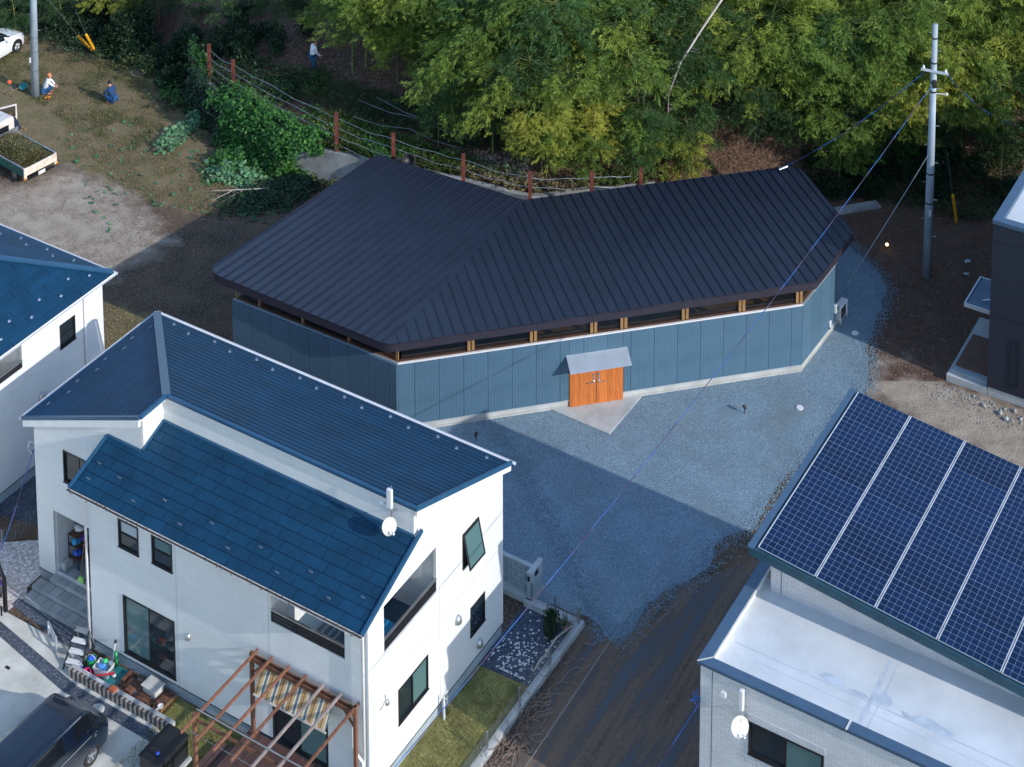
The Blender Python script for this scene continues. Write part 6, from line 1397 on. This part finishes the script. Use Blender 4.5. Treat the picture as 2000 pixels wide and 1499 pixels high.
# covers, spotlights and lamp in the gravel yard
for x, y, lab in ((1562, 797, 'white round inspection cover in the middle of the sunlit gravel'), (1670, 651, 'white round inspection cover at the shadow edge near the right end wall')):
    o = MB().lathe([(0, .03), (.14, .03), (.15, .0)], (0, 0, 0), (0, 0, 1), 22).build('inspection_cover', M['white_plastic'], fix=False); o.location = at(x, y, .008); tag(o, lab, 'cover')
def spot(x, y, lab, rz_):
    e = empty('garden_spotlight', at(x, y, 0), rz_, lab, 'spotlight'); MB().tube([(0, 0, 0), (0, 0, .26)], .018, 6).build('stake', M['black_plastic'], e); MB().lathe([(.0, -.1), (.05, -.1), (.075, .08), (.06, .08), (0, .05)], (0, 0, .3), (.7, 0, .7), 12).build('head', M['black_plastic'], e); MB().lathe([(0, 0), (.055, 0)], (.04, 0, .345), (.7, 0, .7), 10).build('lens', M['glass'], e, fix=False)
spot(1454, 808, 'black spike spotlight standing alone on the sunlit gravel', 2.6); spot(930, 862, 'black spike spotlight in the shade beside the white house eave', 1.2)
m, n_, l_, p_ = newmat('lamp_glow'); p_.inputs['Emission Color'].default_value = (1, .62, .25, 1); p_.inputs['Emission Strength'].default_value = 3
e = empty('garden_lamp', at(1732, 488, 0), 0, 'lit warm garden lamp on a short stake in the dark ground', 'lamp'); MB().tube([(0, 0, 0), (0, 0, .2)], .02, 6).build('stake', M['black_plastic'], e); MB().blob((0, 0, .26), (.07, .07, .07), 2, 0).build('bulb', m, e)
# porch steps
ps = empty('porch_steps', W(-45, 42.5), -AZ, 'grey tiled porch steps in front of the white house entrance', 'steps')
for (x0, x1, y0, y1, z1) in ((-1.62, 2.0, -.42, .0, .18), (-1.62, 2.0, .0, .42, .36), (-1.15, 2.0, .42, 2.38, .54)):
    MB().box(x0, x1, y0 + .004, y1, -.1, z1 - .006).build('step_base', M['tile_joint'], ps); nx = int(round((x1 - x0) / .40)); ny = max(1, int(round((y1 - y0) / .42))); w = (x1 - x0) / nx; d = (y1 - y0) / ny
    for i in range(nx):
        for j in range(ny): MB().box(x0 + i * w + .011, x0 + (i + 1) * w - .011, y0 + j * d, y0 + (j + 1) * d - .022, z1 - .0055, z1).build('tile', M['tile_grey'], ps)
        MB().box(x0 + i * w + .004, x0 + (i + 1) * w - .004, y0 - .004, y0 + .0035, z1 - .175, z1 - .006).build('tile', M['tile_grey'], ps)
# things kept in the porch
def ab_empty(name, a, b, z, lab, cat, rz_=0, group=None): return empty(name, W(a, b, z), -AZ + rz_, lab, cat, group)
e = ab_empty('broom', -45.05, 43.35, .54, 'lime green broom leaning in the porch', 'broom'); MB().tube([(0, 0, .1), (-.25, .45, 1.1)], .014, 6).build('handle', M['wood_post'], e); MB().prism([(-.16, -.05, 0), (.16, -.05, 0), (.09, 0, .17), (-.09, 0, .17)], (0, .06, 0)).build('head', M['lime'], e)
e = ab_empty('dustpan', -44.95, 44.0, .54, 'lime green dustpan standing behind the broom in the porch', 'dustpan'); MB().prism([(-.15, 0, .02), (.15, 0, .02), (.12, .2, .05), (-.12, .2, .05)], (0, 0, .05)).build('pan', M['lime'], e); MB().tube([(0, .18, .08), (.0, .3, .6)], .014, 6).build('handle', M['white_plastic'], e)
e = ab_empty('doormat', -44.6, 44.2, .54, 'dark doormat and shoe tray at the front door', 'mat'); MB().box(-.35, .35, -.2, .2, .001, .05).build('tray', M['black_plastic'], e)
e = ab_empty('storage_rack', -45.75, 44.0, .54, 'crowded rack of coloured bags inside the porch', 'rack')
for x in (-.2, .22):
    for y in (-.3, .3): MB().box(x - .015, x + .015, y - .015, y + .015, 0, 1.3).build('upright', M['dark_frame'], e)
for zz in (.35, .85, 1.25): MB().box(-.22, .24, -.32, .32, zz, zz + .02).build('shelf', M['wood_sill'], e)
for x, y, zz, m, lab in ((-.02, -.1, .92, 'cyan', 'light blue bag on the middle shelf of the porch rack'), (.05, .15, .95, 'purple', 'purple bag on the middle shelf of the porch rack'), (.0, -.05, .45, 'blue', 'blue bag on the lowest shelf of the porch rack'), (.0, .05, 1.35, 'white_plastic', 'white bundle on top of the porch rack')):
    o = MB().blob((0, 0, 0), (.2, .17, .11), 2, .2, rr).build('bag', M[m], smooth=True); o.location = W(-45.75, 44.0, .54 + zz) + EA * x + EB * y; tag(o, lab, 'bag')
e = ab_empty('porch_bin', -46.0, 43.62, .54, 'low cream box beside the porch column', 'box'); MB().box(-.08, .12, -.22, .22, .0, .28).build('case', M['tan_box'], e, bevel=.02)
# gate posts, letter box and planters at the front left
e = ab_empty('letterbox_post', -47.15, 41.55, 0, 'dark timber letterbox frame with grey box beside the porch steps', 'letterbox')
for x, y in ((-.35, .25), (.32, -.12)): MB().box(x - .055, x + .055, y - .055, y + .055, 0, 1.35).build('post', M['dark_frame'], e)
MB().beam((-.35, .25, 1.3), (.32, -.12, 1.3), .09, .1).build('crossbar', M['dark_frame'], e); MB().box(-.3, .2, -.1, .12, .6, 1.0).build('box', M['grey_metal'], e, bevel=.015); MB().beam((-.35, .0, 1.02), (.28, -.14, 1.04), .1, .05).build('slot_cover', M['purple'], e)
for i, (a, b, m, lab) in enumerate(((-47.3, 40.95, 'black_plastic', 'dark trough of yellow green plants below the letterbox frame'), (-47.35, 40.4, 'terracotta', 'orange terracotta trough with soil at the left edge'))):
    e = ab_empty('planter', a, b, 0, lab, 'planter', .1); t = MB(); t.box(-.45, .45, -.17, -.14, 0, .26).box(-.45, .45, .14, .17, 0, .26).box(-.45, -.42, -.14, .14, 0, .26).box(.42, .45, -.14, .14, 0, .26); t.build('trough', M[m], e); MB().box(-.42, .42, -.14, .14, 0, .2).build('soil', M['soil'], e)
    mb = MB(); r2 = random.Random(i)
    for k in range(160 if i == 0 else 30): leaf(mb, Vector((r2.uniform(-.4, .4), r2.uniform(-.12, .12), .2)), Vector((r2.uniform(-.6, .6), r2.uniform(-.6, .6), 1)), r2.uniform(.12, .34), .05, r2)
    mb.build('leaves', M['grass_green' if i else 'pale_leaf'], e, fix=False)
mb = MB(); e = ab_empty('picket_edging', -47.2, 41.2, 0, 'tiny dark picket edging beside the planter', 'edging')
for k in range(7): MB().box(-.4 + k * .13, -.34 + k * .13, 0, .02, 0, .38).build('picket', M['dark_frame'], e)
e = ab_empty('storage_cabinet', -47.55, 46.6, 0, 'narrow dark brown cabinet in the gap left of the white house', 'cabinet'); MB().box(-.3, .3, -.4, .6, 0, 1.9).build('case', M['wood_sill'], e); MB().box(-.34, .34, -.45, .65, 1.902, 1.96).build('roof', M['dark_inside'], e)
for k in range(9): MB().box(-.29 + k * .065, -.235 + k * .065, -.415, -.402, .05, 1.85).build('slat', M['wood_sill'], e)
e = ab_empty('small_bush', -47.2, 44.9, 0, 'small bright green bush tucked behind the white house corner', 'bush'); e.scale = (.3, .3, .5); inst(SHG[1][0], 'foliage', e); inst(SHG[1][1], 'stem', e)
cable(W(-47.0, 43.2, 5.1), at(2, 1075, 4.0), .1, .02, 'cable_blue', 'service_cable', 'blue cable from the white house corner towards the left edge', True, 8)
wh.b(MB().tube([(AL, BW + .1, 5.3), (AL - .25, BW, 5.32), (AL - .33, BW, 5.1), (AL - .30, BW, 4.95), (AL - .1, BW, 4.85)], .015, 5), 'cable_bracket', 'pale_metal')
# step ladder
e = ab_empty('step_ladder', -43.0, 41.05, 0, 'silver step ladder with three treads at the porch corner', 'ladder', .25)
for s in (-1, 1): MB().beam((s * .34, -.35, 0), (s * .26, .42, .98), .035, .07).build('rail', M['dark_frame'], e); MB().beam((s * .32, .75, 0), (s * .24, .44, .96), .03, .04).build('rear_leg', M['grey_metal'], e)
for k in range(4): t = .22 + k * .25; MB().beam((-.30 + .05 * t, -.35 + .77 * t, .98 * t), (.30 - .05 * t, -.35 + .77 * t, .98 * t), .2, .03).build('tread', M['white_plastic' if k < 3 else 'steel'], e)
e = ab_empty('trestle', -44.3, 41.2, 0, 'grey metal trestle standing left of the step ladder', 'trestle', -.45)
for x in (-.4, .4): MB().box(x - .03, x + .03, -.03, .03, 0, .62).build('leg', M['pale_metal'], e)
MB().box(-.37, .37, -.02, .02, .36, .42).build('rail', M['pale_metal'], e); MB().box(-.37, .37, -.02, .02, .57, .62).build('rail', M['pale_metal'], e)
# planter edging of upright pavers, toys
e = ab_empty('paver_edging', -40.6, 40.55, 0, 'low edging of upright dark pavers below the patio windows', 'edging'); rr = random.Random(41)
for k in range(46): MB().box(-2.25 + k * .099, -2.25 + k * .099 + .085, -.06 + .004 * (k % 2), .05, 0, .30 + .012 * (k % 3)).build('paver', M['wood_sill' if k % 2 else 'tile_grey'], e)
for k in range(8): MB().box(-2.25 + k * .57, -2.25 + k * .57 + .56, .055, .20, 0, .31).build('coping_stone', M['concrete'], e)
MB().box(-.45, -.2, -.03, .17, .325, .40).build('loose_brick', M['terracotta'], e)
sheet('toy_corner_slab', abpoly([(-42.85, 40.76), (-42.85, 41.74), (-41.15, 41.74), (-41.15, 40.76)]), .02, M['soil'])
sheet('green_mat', abpoly([(-41.75, 40.8), (-41.75, 41.7), (-41.15, 41.7), (-41.15, 40.8)]), .03, M['teal'])
e = ab_empty('brick_platform', -40.1, 41.3, 0, 'patchwork platform of loose red brown bricks under the patio window', 'bricks')
for i in range(10):
    for j in range(8):
        w, d = .2, .11; x0, y0 = -1.0 + i * .202 + (.1 if j % 2 else 0), -.47 + j * .113
        if x0 + w > 1.08 or (i < 2 and j > 5): continue
        h = .12 + rr.choice((0, 0, .01, .02)); MB().box(x0 + .004, x0 + w - .004, y0 + .003, y0 + d - .003, 0, h).build('brick', M[rr.choice(('pergola', 'terracotta_tile', 'pergola_grey', 'pergola', 'wood_sill'))], e)
for (x0, y0, w, d, h) in ((-.75, -.3, .2, .11, .23), (-.6, -.38, .12, .22, .22), (-.45, -.4, .12, .22, .22), (-.98, .1, .11, .22, .23), (-.98, -.14, .11, .22, .23), (.45, -.46, .22, .11, .2), (.6, -.44, .11, .2, .2)): MB().box(x0, x0 + w, y0, y0 + d, .145, h).build('brick', M['pergola'], e)
MB().box(.95, 1.03, -.62, .42, 0, .14).build('edge_timber', M['wood_post'], e)
e = ab_empty('storage_tub', -39.85, 41.4, .145, 'lidded cream storage tub sitting on the brick platform', 'tub', -.05); MB().prism([(-.30, -.21, 0), (.30, -.21, 0), (.30, .21, 0), (-.30, .21, 0)], (0, 0, .24)).build('tub', M['tan_box'], e, bevel=.05); MB().box(-.34, .34, -.25, .25, .242, .30).build('lid', M['tan_box'], e, bevel=.045); MB().box(-.25, .25, -.17, .17, .302, .312).build('lid_panel', M['tan_box'], e)
e = ab_empty('white_ladle', -39.2, 40.95, .15, 'white plastic scoop at the right end of the brick platform', 'scoop'); MB().lathe([(0, 0), (.09, .03), (.10, .08), (.085, .08), (0, .02)], (0, .08, .0), (0, 0, 1), 14).build('bowl', M['white_plastic'], e); MB().tube([(0, .0, .05), (-.06, -.25, .06)], .016, 5).build('handle', M['white_plastic'], e)
def bucket(a, b, r, h, m, lab, cat='bucket', tilt=0, z=.02):
    e = ab_empty('toy_bucket', a, b, z, lab, cat); e.rotation_euler = (tilt, 0, -AZ); MB().lathe([(0, 0), (r * .8, 0), (r, h), (r * .92, h), (r * .72, .02), (0, .02)], (0, 0, 0), (0, 0, 1), 18).build('pail', M[m], e, smooth=False)
    MB().tube([(-r, 0, h), (-r * .7, 0, h + r * .5), (0, 0, h + r * .75), (r * .7, 0, h + r * .5), (r, 0, h)], .01, 5).build('handle', M['white_plastic'], e); return e
bucket(-42.45, 41.2, .17, .34, 'green', 'green toy bucket filled with blue toys by the downpipe'); o = MB().blob((0, 0, 0), (.13, .12, .07), 2, .25, rr).build('toy', M['blue']); o.location = W(-42.45, 41.2, .36); tag(o, 'blue toy on top of the green bucket', 'toy')
bucket(-42.25, 40.86, .15, .28, 'pink', 'bright pink toy bucket lying tilted beside the white basket', tilt=.45); bucket(-42.68, 40.9, .085, .2, 'blue', 'small blue cup left of the pink bucket', 'cup')
e = ab_empty('toy_basket', -41.9, 41.2, .02, 'white basket heaped with blue and green toys', 'basket', .15); t = MB()
for z0, z1, k in ((0, .32, 1), ): 
    a_ = [(-.30, -.22), (.30, -.22), (.30, .22), (-.30, .22)]; lo = [(x * .8, y * .8, 0) for x, y in a_]; hi = [(x, y, .33) for x, y in a_]; hi2 = [(x * .93, y * .91, .33) for x, y in a_]; lo2 = [(x * .74, y * .72, .03) for x, y in a_]
    for i in range(4): j = (i + 1) % 4; t.quad(lo[i], lo[j], hi[j], hi[i]); t.quad(hi[i], hi[j], hi2[j], hi2[i]); t.quad(hi2[i], hi2[j], lo2[j], lo2[i])
    t.quad(*lo2); t.quad(*lo[::-1])
t.build('basket', M['white_plastic'], e)
def toy(a, b, z, shape, m, lab, name='toy'):
    o = shape.build(name, M[m], smooth=True); o.location = W(a, b, z); o.rotation_euler = (0, 0, -AZ); return tag(o, lab, 'toy')
toy(-41.85, 41.1, .38, MB().blob((0, 0, 0), (.2, .12, .09), 2, .08, rr).lathe([(.0, 0), (.05, 0), (.04, .05), (0, .06)], (.05, .02, .07), (0, 0, 1), 10), 'lblue', 'light blue toy can lying in the white basket', 'watering_can')
toy(-41.95, 41.33, .36, MB().blob((0, 0, 0), (.11, .09, .08), 2, .2, rr), 'lgreen', 'bright green toy in the back of the white basket'); toy(-41.75, 41.36, .36, MB().blob((0, 0, 0), (.09, .09, .06), 2, .2, rr), 'white_plastic', 'white toy in the back corner of the basket')
e = ab_empty('toy_golf_club', -41.85, 41.58, .02, 'white and black toy club leaning on the wall behind the basket', 'toy'); MB().tube([(-.05, 0, 0), (.05, .1, .85)], .022, 6).build('shaft', M['white_plastic'], e); MB().blob((.06, .1, .9), (.055, .055, .06), 2, 0).build('knob', M['black_plastic'], e); toy(-41.72, 41.62, .3, MB().tube([(0, 0, -.25), (0, 0, .3)], .05, 8), 'green', 'green bottle standing behind the white basket', 'bottle')
e = ab_empty('red_bat', -41.72, 40.95, .2, 'red plastic bat lying across the toys', 'bat', .55); MB().tube([(-.4, 0, 0), (.1, 0, .06), (.4, 0, .12)], [.018, .025, .045], 8).build('bat', M['red'], e)
e = ab_empty('toy_fan', -41.55, 40.93, .06, 'square white toy panel with a teal ring', 'toy', .1); e.rotation_euler = (.75, 0, -AZ); MB().box(-.2, .2, -.03, .0, 0, .38).build('panel', M['white_plastic'], e, bevel=.01); MB().lathe([(.05, 0), (.15, 0), (.15, .012), (.05, .012)], (0, -.031, .2), (0, -1, 0), 22).build('ring', M['cyan'], e)
for k, (a, b, m, lab) in enumerate(((-42.0, 40.85, 'white_plastic', 'white shoe shaped toy right of the pink bucket'), (-41.9, 40.9, 'black_plastic', 'small black toy among the toys by the edging'), (-41.78, 40.85, 'black_plastic', 'black toy wheel beside the teal ring panel'), (-41.5, 41.25, 'white_plastic', 'white toy frame right of the basket'))): toy(a, b, .10, MB().blob((0, 0, 0), (.09, .07, .07), 2, .3, rr), m, lab)
# dark storage chest
e = ab_empty('storage_chest', -37.55, 39.45, 0, 'glossy black storage chest beside the lawn edge', 'chest', .0); MB().box(-.42, .42, -.72, .62, 0, .84).build('body', M['black_plastic'], e, bevel=.02); MB().box(-.46, .46, -.76, .66, .842, .93).build('lid', M['black_plastic'], e, bevel=.03)
toy(-37.45, 39.0, .985, MB().blob((0, 0, 0), (.06, .06, .05), 2, 0), 'blue', 'small blue ball on the black storage chest', 'ball')
kb2 = ab_empty('lawn_kerb', -37.1, 38, 0, 'concrete kerb between black chest and front lawn', 'kerb'); MB().box(-.08, .08, -6, 2.1, -.1, .15).build('kerb_run', M['concrete'], kb2)
o = MB().lathe([(0, .05), (.20, .05), (.24, 0)], (0, 0, 0), (0, 0, 1), 24).build('drain_cover', M['concrete'], fix=False); o.location = W(-41.05, 40.0, .012); tag(o, 'round concrete drain lid in front of the van', 'drain cover')
for a, b, lab in ((-44.9, 39.7, 'upper dark square grate in the concrete drive'), (-45.1, 39.2, 'lower dark square grate in the concrete drive')): o = MB().box(-.09, .09, -.05, .05, 0, .02).build('drain_grate', M['dark_frame']); o.location = W(a, b, .005); o.rotation_euler = (0, 0, -AZ); tag(o, lab, 'grate')
# pergola with deck and striped awning
pg = ab_empty('pergola', -33.5, 40, 0, 'brown timber pergola over a dark deck at the white house front', 'pergola'); O = (-33.5, 40)
def pb(p, q, w, h, nm, m='pergola', par=None): return MB().beam((p[0] - O[0], p[1] - O[1], p[2]), (q[0] - O[0], q[1] - O[1], q[2]), w, h).build(nm, M[m], par or pg)
PX0, PX1, PF, PN, PT_ = -35.62, -31.5, 41.5, 38.75, 3.44
for a in (PX0, PX1):
    for b in (PF, PN): pb((a, b, 0), (a, b, PT_ + .08), .11, .11, 'post')
pb((PX0, PF - .075, PT_ - .1), (PX1, PF - .075, PT_ - .1), .04, .14, 'beam'); pb((PX0, PF + .075, PT_ - .1), (PX1, PF + .075, PT_ - .1), .04, .14, 'beam'); pb((PX0, PN, PT_ - .12), (PX1, PN, PT_ - .12), .05, .10, 'beam')
for k in range(7): a = PX0 + (PX1 - PX0) * k / 6 + (.0 if 0 < k < 6 else (.09 if k == 0 else -.0)); pb((a, PF + .2, PT_ + .03), (a, PN - .72, PT_ + .03), .055, .10, 'rafter', 'pergola_grey' if k in (4, 5) else 'pergola')
for a, s in ((PX0, 1), (PX1, -1)): pb((a, PF, PT_ - .7), (a + s * .5, PF, PT_ - .15), .05, .07, 'brace')
MB().tube([(PX0 - O[0], PN + .12 - O[1], PT_ + .12), (PX1 - O[0], PN + .12 - O[1], PT_ + .12)], .022, 8).build('clothes_pole', M['grey_metal'], pg)
MB().tube([(PX0 - O[0], PN - .5 - O[1], PT_ - .02), (PX1 - O[0], PN - .5 - O[1], PT_ - .02)], .008, 5).build('wire', M['wire'], pg)
k = 0; a = -35.9
while a < -31.5: MB().box(a - O[0], a + .125 - O[0], 38 - O[1], 41.68 - O[1], .41, .45).build('deck_board', M['deck'], pg); a += .133
pb((-35.9, 39.8, .38), (-31.5, 39.8, .38), .08, .06, 'joist'); pb((-35.9, 41.6, .3), (-35.9, 38, .3), .03, .2, 'deck_fascia', 'deck')
for k in range(3): pb((-36.12 - k * .22, 41.0, .22), (-36.12 - k * .22, 37.5, .22), .18, .035, 'step_board', 'deck')
for b in (38.2, 40.6): pb((-36.7, b, .14), (-36.0, b, .14), .08, .12, 'step_bearer', 'deck')
aw = ab_empty('striped_awning', -33.75, 41.35, 0, 'striped beige and brown awning hanging over the patio door', 'awning'); ns = 60
SM = [mat('stripe_%d' % i, c, .9, fine=0, var=.04) for i, c in enumerate(((.40, .24, .10), (.62, .58, .50), (.12, .16, .17), (.62, .58, .50), (.48, .33, .16), (.22, .13, .08)))]
for k in range(ns):
    x0 = -1.42 + 2.84 * k / ns; x1 = -1.42 + 2.84 * (k + 1) / ns; mb = MB(); pts = [(.14, 3.22), (-.02, 3.0), (-.18, 2.78), (-.30, 2.58)]
    for i in range(3): mb.prism([(x0, pts[i][0], pts[i][1]), (x1, pts[i][0], pts[i][1]), (x1, pts[i + 1][0], pts[i + 1][1]), (x0, pts[i + 1][0], pts[i + 1][1])], (0, -.004, -.004))
    mb.build('stripe', SM[(k * 5 + k // 3) % 6], aw, fix=False)
MB().tube([(-1.44, -.31, 2.56), (1.44, -.31, 2.56)], .035, 8).build('roller', M['litter_white'], aw)
toy(-32.6, 39.2, .5, MB().box(-.06, .06, -.05, .05, -.05, .25), 'red_orange', 'orange toy left on the deck below the patio door')
# satellite dishes
def dish(c, aim, r, m, lab, mast, par_pts):
    e = empty('satellite_dish', c, 0, lab, 'satellite dish'); prof = [(r * t, r * .28 * t * t - .0) for t in (0, .25, .5, .75, 1.0)] + [(r * .98, r * .28 - .012)] + [(r * t, r * .28 * t * t - .014) for t in (.75, .5, .25, 0)]
    MB().lathe(prof, (0, 0, 0), aim, 24).build('reflector', M[m], e, smooth=True); a = Vector(aim).normalized(); low = (Vector((0, 0, -1)) - a * a.dot(Vector((0, 0, -1)))).normalized()
    f = low * r * .75 + a * r * 1.05; MB().tube([low * r * .98 + a * r * .25, f], .014, 5).build('feed_arm', M['grey_metal'], e); MB().tube([f, f - a * .1 - low * .05], .035, 8).build('feed_horn', M['white_plastic'], e)
    for p in par_pts: MB().tube([Vector(q) - c for q in p], .022, 6).build('mast', M['grey_metal'], e)
    return e
c = W(-31.85, 43.85, 7.93); dish(c, (.55, -.75, .42), .27, 'tan_box', 'pale satellite dish on the mast at the white house roof step', None, [[W(-31.85, 43.98, 7.9), W(-31.85, 44.05, 8.1), W(-31.85, 44.05, 9.2)], [W(-31.85, 44.05, 8.2), W(-31.85, 44.31, 8.2)]])
e = empty('panel_antenna', W(-31.85, 43.95, 8.55), -AZ, 'tall white flat panel aerial above the satellite dish on the white house', 'aerial'); MB().box(-.1, .1, -.06, .06, -.05, .62).build('panel', M['white_plastic'], e, bevel=.03); MB().tube([(-.1, .05, .02), (-.3, .03, -.02)], .018, 5).build('arm', M['grey_metal'], e); MB().blob((-.33, .02, -.02), (.08, .06, .06), 2, 0).build('amplifier', M['white_plastic'], e)
c = W(-20.0, 44.78, 5.75); dish(c, (.35, -.80, .45), .29, 'white_plastic', 'white satellite dish on the brick front below the flat roof', None, [[W(-20.0, 44.85, 5.8), W(-19.95, 45.0, 6.1), W(-19.95, 45.2, 6.1)], [W(-19.95, 45.0, 6.1), W(-20.55, 44.92, 6.35)]])
e = empty('panel_antenna', W(-20.02, 45.03, 6.15), -AZ, 'white slab aerial fixed to the brick wall under the parapet', 'aerial'); MB().box(-.07, .07, -.09, .05, -.05, .62).build('panel', M['white_plastic'], e, bevel=.03); MB().box(-.62, -.48, -.15, -.05, .18, .34).build('amplifier', M['white_plastic'], e)
